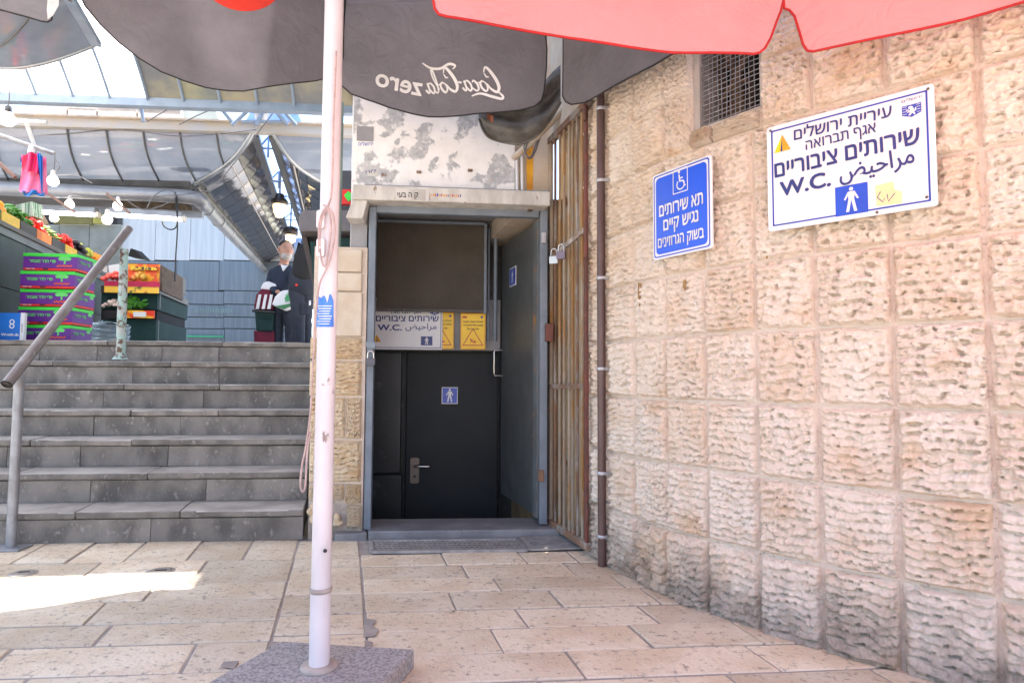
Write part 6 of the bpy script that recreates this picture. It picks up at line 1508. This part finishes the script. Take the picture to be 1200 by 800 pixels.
# blue carton
bo = P(-24, 402, 5.45); bo.z = LZ
t = thing('blue_carton', bo, 'blue carton with a white end standing left of the purple stack', 'carton')
b = B(); b.prism([bo + U * u - NF * v for u, v in ((-.2, 0), (.36, 0), (.36, .03), (-.2, .03))], ZU * .25); b.build('body', M('blue carton print', hx(25, 110, 200), hx(20, 100, 185), 4, rough=.5), t, bev=.003)
b = B(); b.prism([bo + U * u - NF * v for u, v in ((.33, -.002), (.3625, -.002), (.3625, .032), (.33, .032))], ZU * .252); b.build('white_end', m_wh, t)
pl = Plane(bo, U, ZU)
flat(pl, ring(disc(.26, .17, .022, 14), disc(.26, .17, .014, 14)) + ring(disc(.26, .132, .022, 14), disc(.26, .132, .014, 14)), .0015, 'loop_logo', m_whp, t)
lettering(pl, 'di Wraith.da', (.14, .045), (.32, .045), .022, m_whp, t, .0015, .02)
for i in range(6): flat(pl, [[(.34, .08 + i * .013), (.353, .08 + i * .013), (.353, .085 + i * .013), (.34, .085 + i * .013)]], .004, 'barcode_line', m_blk, t)
# clear plastic crates
m_plast = M('clear plastic', (.30, .40, .48, 1), (.42, .52, .60, 1), 12, rough=.15, trans=.6)
pc = P(102, 404, 6.6); pc.z = LZ
t = thing('plastic_tray', pc, 'stack of translucent bluish plastic punnets on the landing beside the purple cartons', 'plastic trays')
for i in range(5):
    b = B(); o = pc + ZU * (.05 * i) + U * R.uniform(-.01, .01); k_ = []
    for w_, z in ((.0, 0), (.012, .045)): k_.append([o + U * u - NF * v + ZU * z for u, v in rrect(-w_, -w_, .31 + w_, .24 + w_, .03, 3)])
    n_ = len(k_[0]); b.add(k_[0] + k_[1], [(j, (j + 1) % n_, (j + 1) % n_ + n_, j + n_) for j in range(n_)] + [tuple(range(n_))], False); b.build('punnet', m_plast, t)
    if i == 4:
        b = B(); b.grid(lambda s, t_: o + U * (.31 * s) - NF * (.24 * t_) + ZU * (.05 + .03 * math.sin(math.pi * s) + .006 * math.sin(s * 20 + t_ * 9)), 12, 6); b.build('lid', m_plast, t)
# right stall of green boxes
rs = thing('produce_stand', W(155, 412, 8.0), 'stepped dark teal produce stand beside the pale metal wall', 'market stand')
def gbox(x0, y0, x1, y1, Y0, dep, mt, name, parent, th=0.0):
    pl = Plane(W(x0, y1, Y0), U, ZU); u1, v1 = pl.uv(x1, y0); b = B()
    b.prism([pl.pt(0, 0), pl.pt(u1, 0), pl.pt(u1, v1), pl.pt(0, v1)], V((-.26, 1, 0)) * dep); return b.build(name, mt, parent, bev=.004)
gbox(118, 375, 183, 414, 8.0, 1.4, m_green2, 'lower_box', rs); gbox(118, 343, 185, 362, 8.05, 1.4, m_green2, 'upper_box', rs)
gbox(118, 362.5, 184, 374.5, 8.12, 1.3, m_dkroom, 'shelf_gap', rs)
for x0, x1, y0, y1 in ((186.5, 188.2, 343, 362), (184.5, 186, 375, 414), (186.5, 188, 311, 342)): gbox(x0, y0, x1, y1, 8.02, .02, m_greyr, 'edge_strip', rs)
gbox(150, 309, 187, 330, 8.15, 1.25, m_brownr, 'top_box', rs)
gbox(118, 335.5, 187, 342.5, 8.0, 1.35, m_brownr, 'tray_board', rs)
def stripe(x0, y0, x1, y1, Y0, mt, name, parent):
    pl = Plane(W(x0, y1, Y0), U, ZU); u1, v1 = pl.uv(x1, y0); b = B(); b.prism([pl.pt(0, 0), pl.pt(u1, 0), pl.pt(u1, v1), pl.pt(0, v1)], -pl.n * .012); return b.build(name, mt, parent)
yb = thing('mango_carton', W(167, 330, 8.1), 'orange yellow printed carton standing open on the top of the stand', 'carton')
stripe(149, 310, 187.5, 330, 8.12, M('fruit print', hx(240, 170, 40), hx(235, 90, 40), 10, lo=.45, hi=.55, c3=hx(60, 110, 60), sc3=14, t3=(.60, .63), rough=.5), 'front_side', yb)
stripe(152, 313, 184, 316, 8.095, M('fruit print two', hx(70, 60, 30), hx(240, 200, 60), 30, lo=.46, hi=.54, rough=.5), 'print_band', yb)
tt = thing('tomato_tray', W(155, 336, 8.0), 'magenta tray of tomatoes and mangoes on the right stand', 'tray'); stripe(122, 330.2, 187, 336, 7.96, m_cr, 'front_side', tt)
o = W(143.5, 331, 8.15); heap(tt, o, U, -NF, .30, .3, .13, .032, 40, fruit('pink_tomato', hx(235, 80, 80), hx(240, 120, 90)), 'tomatoes', (1, 1, .9), 31)
o = W(163, 330, 8.05); heap(tt, o, U, -NF, .14, .1, .10, .030, 8, fruit('green_mango', hx(200, 170, 60), hx(220, 100, 50)), 'mangoes', (1, 1, 1.2), 33)
yt = thing('yellow_tray', W(150, 343, 7.97), 'yellow printed tray below the magenta tomato tray', 'tray'); stripe(122, 336.3, 186, 342.5, 7.96, M('yellow print', hx(240, 190, 70), hx(60, 90, 50), 9, lo=.58, hi=.64, rough=.5, c3=hx(220, 70, 30), sc3=6, t3=(.62, .66)), 'front_side', yt)
lt2 = thing('salad_tray', W(166, 373, 7.95), 'yellow and red tray of green salad leaves on the right stand', 'tray')
stripe(148.5, 364, 181, 372.5, 7.94, M('salad print', hx(240, 190, 50), hx(225, 60, 35), 4, lo=.45, hi=.6, rough=.5), 'front_side', lt2); stripe(156, 365.5, 171, 371, 7.925, m_whp, 'label', lt2)
b = B(); rr = random.Random(5); m_salad = M('salad leaf', hx(75, 150, 30), hx(40, 105, 25), 12, rough=.45, rnd=.2)
for i in range(70):
    c = W(rr.uniform(147, 167), rr.uniform(352, 363), 8.0 + rr.uniform(-.05, .1)); d = V((rr.uniform(-.6, 1), rr.uniform(-.4, .2), rr.uniform(.2, 1))).normalized() * rr.uniform(.05, .10); s = d.cross(V((rr.uniform(-1, 1), -1, .2))).normalized() * rr.uniform(.015, .03)
    b.add([c, c + d * .5 + s, c + d * 1.05, c + d * .5 - s], [(0, 1, 2, 3)])
b.build('leaves', m_salad, lt2, kind='stuff')
gt2 = thing('garlic_tray', W(134, 373, 7.95), 'black tray of garlic beside the salad tray', 'tray'); stripe(121, 363.5, 147, 373, 7.94, m_cb, 'front_side', gt2)
heap(gt2, W(134.5, 363, 8.05), U, -NF, .20, .2, .12, .024, 46, fruit('garlic', garl, hx(205, 175, 165)), 'garlic_bulbs', (1, 1, .9), 41)
for (pts, Y, lab) in ((((188, 312), (203, 326), (203, 352), (188, 341)), 8.1, 'brown side board upon the right stand'),):
    b = B(); q0 = W(188, 341, 8.05); q1 = W(188, 311, 8.05); dd = V((-.26, 1, 0)) * .95
    b.prism([q0, q0 + dd, q1 + dd, q1], U * .02); b.build('crate_board', M('old brown carton', (.10, .065, .04, 1), (.16, .10, .06, 1), 7, rough=.8, stretch=(1, 1, 3)), label='brown crate side standing along the right stand', cat='board')
b = B(); b.prism([P(x, y, 9.2) for x, y in ((150, 300), (153, 291), (157, 292), (168, 303))], V((0, .2, .0))); b.build('dark_awning', m_dkroom, label='small dark flap above the yellow carton of the right stand', cat='flap')
# kiosk on the right of the lane
kb = thing('kiosk', W(390, 400, 6.1), 'dark kiosk with a rounded grey box front behind the white pole', 'kiosk')
b = B(); b.prism([W(x, y, 6.0) for x, y in ((350.5, 271), (350.5, 254), (352, 249), (356, 246), (415, 246.5), (415, 271))], V((-.1, .5, 0))); b.build('shutter_box', M('scuffed grey box', (.15, .135, .135, 1), (.11, .10, .10, 1), 4, rough=.45, c3=(.12, .30, .24, 1), sc3=6, t3=(.72, .76)), kb, bev=.01, seg=2)
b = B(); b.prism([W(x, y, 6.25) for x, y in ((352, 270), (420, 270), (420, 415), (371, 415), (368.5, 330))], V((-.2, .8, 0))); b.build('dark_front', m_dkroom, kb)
b = B(); b.prism([W(x, y, 6.2) for x, y in ((352, 271.5), (358, 271.5), (370, 326), (369, 345))], V((-.01, .03, 0))); b.build('slanted_edge', m_brownr, kb)
b = B(); b.prism([W(x, y, 6.1) for x, y in ((363.5, 283), (369.5, 283), (371, 345), (368, 345))], V((-.01, .03, 0))); b.build('teal_column', m_green2, kb)
b = B(); b.prism([W(x, y, 6.1) for x, y in ((392, 279), (425, 279), (425, 292), (392, 292))], V((-.01, .03, 0))); b.build('teal_board', m_green2, kb)
b = B(); b.prism([W(x, y, 6.6) for x, y in ((378, 200), (425, 200), (425, 262), (378, 262))], V((0, .1, 0))); b.build('dark_board', M('dark grey board', (.06, .062, .07, 1), None, 4), kb)
b = B(); b.prism([W(x, y, 6.3) for x, y in ((396, 222), (420, 222), (420, 239), (396, 239))], V((0, .06, 0))); so_ = b.build('red_sign', m_redc, label='red shop sign with a small green print, partly behind the canopy', cat='sign')
b = B(); b.prism([W(x, y, 6.28) for x, y in ((403, 229), (408, 224), (411, 226), (411, 234), (408, 236))], V((0, .012, 0))); b.build('green_print', m_lgr, so_)
b = B(); q = W(395, 395, 4.35); b.tube([V((q.x, q.y, W(395, 296, 4.35).z)), V((q.x, q.y, W(395, 120, 4.35).z))], .013, 8); b.build('thin_pipe', M('green grey pipe', (.17, .22, .19, 1), None, 5), label='thin green grey pipe just right of the white pole', cat='pipe')
# pink and blue bags hung from the pole
hb = thing('pink_bags', P(39, 228, 6.0), 'bundle of pink and blue plastic bags hanging from the sloping pole', 'bags')
m_pink = M('pink plastic', hx(235, 70, 130), hx(240, 120, 160), 4, rough=.4, bump=.4, bsc=9); m_hot = M('hot pink plastic', hx(225, 20, 90), None, 4, rough=.4, bump=.4, bsc=12); m_bagb = M('blue plastic', hx(40, 130, 215), None, 4, rough=.4, bump=.3, bsc=12)
def bagsheet(L, Rr, Y, mt, name, amp=.03, n=12):
    b = B()
    def fn(s, t):
        xl = L[0][0] + (L[1][0] - L[0][0]) * t; xr_ = Rr[0][0] + (Rr[1][0] - Rr[0][0]) * t; yl = L[0][1] + (L[1][1] - L[0][1]) * t; yr = Rr[0][1] + (Rr[1][1] - Rr[0][1]) * t
        return P(xl + (xr_ - xl) * s, yl + (yr - yl) * s + 1.5 * math.sin(s * 9), Y - amp * math.sin(math.pi * s) - .02 * math.sin(s * 14 + t * 4))
    b.grid(fn, n, n); return b.build(name, mt, hb)
bagsheet(((28, 182), (22, 224)), ((54, 183), (56, 227)), 6.0, m_pink, 'bag', .05); bagsheet(((25, 181), (26, 200)), ((45, 178), (50, 204)), 5.93, m_hot, 'bag', .04)
bagsheet(((43, 178), (48.5, 226)), ((50, 182), (50.5, 226)), 5.90, m_bagb, 'bag', .02); bagsheet(((25, 222), (28, 229)), ((53, 225), (52, 229)), 5.97, m_bagb, 'bag', .03); bagsheet(((24, 183), (24, 192)), ((29, 181), (28, 190)), 5.97, m_bagb, 'bag', .02)
b = B(); b.tube([P(36, 180, 5.98), P(38, 172, 6.0)], .03, 8); b.build('hook', m_wh, hb)
# shopping trolley beside the man
tl = thing('shopping_trolley', P(309, 408, 8.55), 'dark shopping trolley with a red and white striped bag and a white sack on top', 'trolley')
def lump(pts, Y, dep, mt, name):
    b = B(); b.prism([P(x, y, Y) for x, y in pts], V((-.05, dep, 0))); return b.build(name, mt, tl, bev=.02, seg=2)
m_mar = M('maroon cloth', hx(105, 18, 45), hx(85, 14, 38), 6, rough=.8)
lump(((298, 363), (321, 364), (320, 388), (300, 388)), 8.5, .3, m_green2, 'trolley_body'); lump(((297, 387), (321, 387), (321, 412), (298, 412)), 8.52, .28, m_mar, 'lower_bag')
lump(((297, 362), (300, 345), (306, 338), (316, 339), (320, 350), (319, 363)), 8.46, .28, m_mar, 'striped_bag')
for x in (299.5, 306.5, 313):
    b = B(); b.prism([P(x + a_, y, 8.445) for a_, y in ((0, 362), (3.8, 362), (6.6, 345), (3.6, 345))], V((0, .01, 0))); b.build('white_stripe', m_wh, tl)
lump(((305, 338), (308, 331), (314, 329), (324, 333), (323, 341), (309, 342)), 8.5, .25, m_wh, 'white_sack')
b = B(); b.tube([P(296, 364, 8.4), P(322, 366, 8.4)], .02, 6); b.build('shelf_edge', m_blackp, tl)
for x in (301, 319):
    b = B(); b.lathe([(.05, -.015), (.06, 0), (.05, .015)], P(x, 412.5, 8.5) + V((0, 0, .01)), V((1, .1, 0)), 12); b.build('wheel', m_blackp, tl)
# ------------------------------------------------------------------ people
m_skin = M('skin', hx(186, 143, 122), hx(168, 124, 104), 6, rough=.55)
m_navy = M('navy jacket cloth', (.012, .020, .042, 1), (.016, .026, .05, 1), 6, rough=.85, bump=.3, bsc=14)
m_trs = M('dark navy trouser cloth', (.016, .021, .034, 1), (.022, .027, .042, 1), 6, rough=.85, bump=.4, bsc=11)
m_bkc = M('black shirt cloth', (.010, .010, .012, 1), (.014, .014, .016, 1), 6, rough=.9, bump=.3, bsc=12)
m_beard = M('grey beard', (.50, .48, .46, 1), (.33, .31, .30, 1), 20, rough=.9, bump=.6, bsc=80)
m_hair = M('dark hair', (.03, .026, .024, 1), None, 9, rough=.7)
m_eye = M('dark eye', (.02, .015, .012, 1), None, 9, rough=.2)
m_shoe = M('black shoe', (.012, .012, .012, 1), None, 9, rough=.4)
def skin(name, verts, edges, radii, mat, parent, root=0, sub=2):
    me = bpy.data.meshes.new(name); org = ORG[parent]
    me.from_pydata([tuple(V(v) - org) for v in verts], edges, []); o = bpy.data.objects.new(name, me); COL.objects.link(o)
    m = o.modifiers.new('skin', 'SKIN'); m.use_smooth_shade = True; m.branch_smoothing = .4
    for i, sv in enumerate(me.skin_vertices[0].data):
        r = radii[i]; sv.radius = (r, r) if not isinstance(r, tuple) else r; sv.use_root = (i == root)
    s = o.modifiers.new('sub', 'SUBSURF'); s.levels = s.render_levels = sub
    dg = bpy.context.evaluated_depsgraph_get(); dg.update()
    nm = bpy.data.meshes.new_from_object(o.evaluated_get(dg)); bpy.data.objects.remove(o); bpy.data.meshes.remove(me)
    nm.name = name; nm.materials.clear(); nm.materials.append(mat); nm.polygons.foreach_set('use_smooth', [True] * len(nm.polygons))
    o = bpy.data.objects.new(name, nm); COL.objects.link(o); o.parent = parent; ORG[o] = org; return o
MY_ = 8.65
def trousers(hip, hL, hR, kL, kR, aL, aR, parent, f):
    """seat and two tapering, creased legs in one garment"""
    b = B(); sd = (hR - hL).normalized(); fwd = sd.cross(ZU)
    for h_, k_, a_ in ((hL, kL, aL), (hR, kR, aR)):
        pts, rs = [], []
        for i in range(22):
            t = i / 21; p = h_.lerp(k_, t / .5) if t < .5 else k_.lerp(a_ + ZU * .015, (t - .5) / .5)
            if i == 0: p = p.lerp(hip, .35) + ZU * .06
            pts.append(p + V((R.uniform(-.004, .004), R.uniform(-.004, .004), 0)))
            r = .112 - .034 * min(1, t / .5) - .004 * t
            rs.append((r + .004 * math.sin(i * 2.1) * (1 if .3 < t < .62 or t > .85 else .3)) * f)
        b.tube(pts, rs, 16)
    b.lathe([(.100 * f, -.14), (.150 * f, -.08), (.160 * f, 0), (.150 * f, .07), (.138 * f, .12)], hip, n=20)
    c = hip
    for i in range(len(b.v) - 100 - 40, len(b.v)):
        d = b.v[i] - c; b.v[i] = c + d - fwd * d.dot(fwd) * .25
    return b.build('trousers', m_trs, parent)
def Q(x, y, dy=0.0): return P(x, y, MY_ + dy)
feet = Q(333, 410); feet.z = LZ
man = thing('person', feet, 'grey bearded man in navy jacket holding a white carrier bag above the stairs', 'person')
hip, waist, chest, neck = Q(333, 354), Q(332, 340), Q(330, 322), Q(332.5, 309)
hd = Q(335, 296, -.05)
shL, shR = Q(319.5, 318, .05), Q(342, 317, -.12)
elL, elR = Q(316.5, 337, -.02), Q(345, 335, -.22)
haL, haR = Q(327, 343, -.25), Q(338.5, 342, -.33)
hpL, hpR = Q(327.5, 357, .02), Q(338.5, 357, -.03)
knL, knR = Q(326, 382, -.03), Q(340, 382, -.07)
anL, anR = Q(325.5, 408, .02), Q(341, 408, .0)
toL, toR = anL + V((.05, -.16, -.03)), anR + V((.09, -.15, -.03))
vs = [hip, waist, chest, neck, hd + ZU * -.02, hd + ZU * .075, shL, elL, haL, shR, elR, haR, hpL, knL, anL, toL, hpR, knR, anR, toR]
es = [(0, 1), (1, 2), (2, 3), (3, 4), (4, 5), (2, 6), (6, 7), (7, 8), (2, 9), (9, 10), (10, 11), (0, 12), (12, 13), (13, 14), (14, 15), (0, 16), (16, 17), (17, 18), (18, 19)]
rs_ = [.11, .115, .115, .060, .085, .085, .048, .040, .034, .048, .040, .034, .065, .045, .036, .035, .065, .045, .036, .035]
skin('body', vs, es, rs_, m_skin, man)
skin('jacket', [hip + ZU * .02, waist, chest + ZU * .0, neck - ZU * .015, shL, elL, haL.lerp(elL, .12), shR, elR, haR.lerp(elR, .12)], [(0, 1), (1, 2), (2, 3), (2, 4), (4, 5), (5, 6), (2, 7), (7, 8), (8, 9)],
     [.165, .160, .162, .078, .080, .068, .054, .080, .068, .054], m_navy, man, 0)
trousers(hip, hpL, hpR, knL, knR, anL, anR, man, 1.0)
for a_, t_ in ((anL, toL), (anR, toR)):
    b = B(); b.tube([a_ + ZU * -.02 + (a_ - t_) * .2, a_.lerp(t_, .4) + ZU * -.01, t_], [.05, .055, .04], 10); b.build('shoe', m_shoe, man)
fd = V((.62, -.78, -.16)).normalized(); fs_ = fd.cross(ZU).normalized()       # face direction, its side
b = B(); b.ball(hd + ZU * .03 + fd * .01, .108, 16, 12, (.86, .98, 1.22), Matrix.Rotation(math.atan2(fd.y, fd.x) - math.pi / 2, 3, 'Z')); b.build('head', m_skin, man)
hc = hd + ZU * .03
b = B(); b.tube([hc + fd * .103 + ZU * .03, hc + fd * .125 - ZU * .012, hc + fd * .10 - ZU * .02], [.010, .017, .012], 8); b.build('nose', m_skin, man)
for s in (-1, 1):
    b = B(); b.ball(hc + fd * .094 + fs_ * s * .036 + ZU * .022, .013, 8, 6); b.build('eye', m_eye, man)
    b = B(); b.bar(hc + fd * .101 + fs_ * s * .02 + ZU * .046, hc + fd * .092 + fs_ * s * .054 + ZU * .046, .012, .010); b.build('eyebrow', m_hair, man)
    b = B(); b.ball(hc + fs_ * s * .097 - fd * .01 + ZU * .005, .03, 8, 6, (.4, .8, 1.2)); b.build('ear', m_skin, man)
rm_ = Matrix.Rotation(math.atan2(fd.y, fd.x) - math.pi / 2, 3, 'Z')
b = B(); b.ball(hc + fd * .030 - ZU * .072, .086, 14, 10, (.95, .92, .82), rm_); b.build('beard', m_beard, man)
b = B(); b.bar(hc + fd * .112 - fs_ * .02 - ZU * .058, hc + fd * .112 + fs_ * .02 - ZU * .058, .01, .008); b.build('mouth', M('lip', hx(165, 95, 85), None, 5), man)
b = B(); b.ball(hc - fd * .030 + ZU * .022, .114, 14, 10, (.86, .9, 1.1), rm_); b.build('hair', m_beard, man)
b = B(); b.ball(hc - fd * .026 + ZU * .060, .108, 14, 10, (.88, .95, .80), rm_); b.build('skull_cap', m_hair, man)
b = B(); cc = chest + V((.06, -.16, .04)); b.prism([neck + V((.0, -.105, -.035)), neck + V((.10, -.09, -.045)), cc + V((.03, -.02, -.02))], V((0, -.012, 0))); b.build('shirt_collar', m_whp, man)
def hand(c, d, up, parent, L=.17, flip=1):
    """palm with four curled fingers and a thumb, skin only"""
    d = d.normalized(); sd = d.cross(up).normalized() * flip; up = sd.cross(d).normalized() * flip
    v = [c, c + d * .045, c + d * .085]; e = [(0, 1), (1, 2)]; r = [.026, (.030, .018), (.032, .016)]
    for k_, (off, ln) in enumerate(((-.03, .062), (-.010, .074), (.010, .068), (.029, .052))):
        b0 = c + d * .09 + sd * off; i0 = len(v); v += [b0, b0 + d * ln * .5 - up * .012, b0 + d * ln * .7 - up * .035]; e += [(2, i0), (i0, i0 + 1), (i0 + 1, i0 + 2)]; r += [.0095, .009, .008]
    i0 = len(v); b0 = c + d * .035 - sd * .032; v += [b0, b0 + d * .025 - sd * .022, b0 + d * .055 - sd * .02 - up * .012]; e += [(0, i0), (i0, i0 + 1), (i0 + 1, i0 + 2)]; r += [.012, .010, .009]
    skin('hand', v, e, r, m_skin, parent, 0, 1)
hand(haL, V((.75, -.5, -.25)), ZU, man); hand(haR, V((-.4, -.55, -.5)), ZU, man, flip=-1)
bgp = thing('carrier_bag', Q(331, 362, -.36), 'white carrier bag with green print held by the bearded man', 'bag')
b = B()
o_ = [(318, 357), (322, 347), (330, 340), (341, 339), (346, 345), (345.5, 356), (332, 363)]
b.prism([Q(x, y, -.46) for x, y in o_], V((-.03, .22, 0))); b.build('bag_body', m_wh, bgp, bev=.025, seg=2)
b = B(); b.prism([Q(x, y, -.475) for x, y in ((333, 345), (340, 342), (345, 344), (344.5, 350), (334, 354))], V((0, .01, 0))); b.build('green_print', M('green bag print', hx(60, 150, 95), hx(225, 230, 225), 14, lo=.5, hi=.56), bgp)
b = B(); b.prism([Q(x, y, -.475) for x, y in ((322, 359), (345, 354.5), (345, 357), (333, 362))], V((0, .01, 0))); b.build('green_band', M('green bag band', hx(60, 130, 80), None, 5), bgp)
# second person, seen from behind, bending into the kiosk
MY_ = 7.9
ft2 = Q(352, 414); ft2.z = LZ
wm = thing('person', ft2, 'person in black with cargo trousers, turned away and half hidden by the kiosk', 'person')
hip = Q(354, 333); waist = Q(355.5, 322); chest = Q(359, 300, -.02); neck = Q(362, 281, -.02); hd = Q(364, 266, -.05)
shL, shR = Q(352, 291, .0), Q(369, 292, .05); elL, elR = Q(354, 309, .25), Q(373, 308, .3); haL, haR = Q(363, 300, .5), Q(376, 300, .5)
hpL, hpR = Q(348.5, 337, .02), Q(359.5, 337, .05); knL, knR = Q(350, 372, -.06), Q(358, 372, .1); anL, anR = Q(349.5, 410, .02), Q(358, 410, .16)
toL, toR = anL + V((.1, .12, -.03)), anR + V((.1, .12, -.03))
vs = [hip, waist, chest, neck, hd, hd + ZU * .09, shL, elL, haL, shR, elR, haR, hpL, knL, anL, toL, hpR, knR, anR, toR]
skin('body', vs, es, [.10, .105, .11, .055, .085, .085, .045, .040, .034, .045, .040, .034, .065, .045, .036, .035, .065, .045, .036, .035], m_skin, wm)
skin('shirt', [hip - ZU * .0, waist, chest, neck - ZU * .03, shL, elL, haL.lerp(elL, .1), shR, elR, haR.lerp(elR, .1)], [(0, 1), (1, 2), (2, 3), (2, 4), (4, 5), (5, 6), (2, 7), (7, 8), (8, 9)], [.165, .16, .165, .085, .08, .068, .055, .08, .068, .055], m_bkc, wm, 0)
trousers(hip, hpL, hpR, knL, knR, anL, anR, wm, 1.06)
b = B(); b.box(Q(357, 362, -.11), (.10, .03, .15), .2); b.build('cargo_pocket', m_trs, wm, bev=.01)
b = B(); b.prism([Q(362, y, -.12) if i < 2 else Q(364, y, -.12) for i, y in enumerate((352, 358, 357, 352))], V((0, .01, 0))); b.build('white_tag', m_whp, wm)
b = B(); b.ball(Q(347.5, 334, -.13), .018, 8, 6); b.build('red_tag', m_redc, wm)
b = B(); b.ball(hd + ZU * .05, .112, 14, 10, (.9, 1, 1.1)); b.build('hair', m_hair, wm)
for a_, t_ in ((anL, toL), (anR, toR)):
    b = B(); b.tube([a_ + ZU * -.02 + (a_ - t_) * .2, a_.lerp(t_, .4) + ZU * -.01, t_], [.05, .055, .04], 10); b.build('shoe', m_shoe, wm)
hand(haL, V((.3, 1, .1)), ZU, wm); hand(haR, V((.3, 1, .1)), ZU, wm)
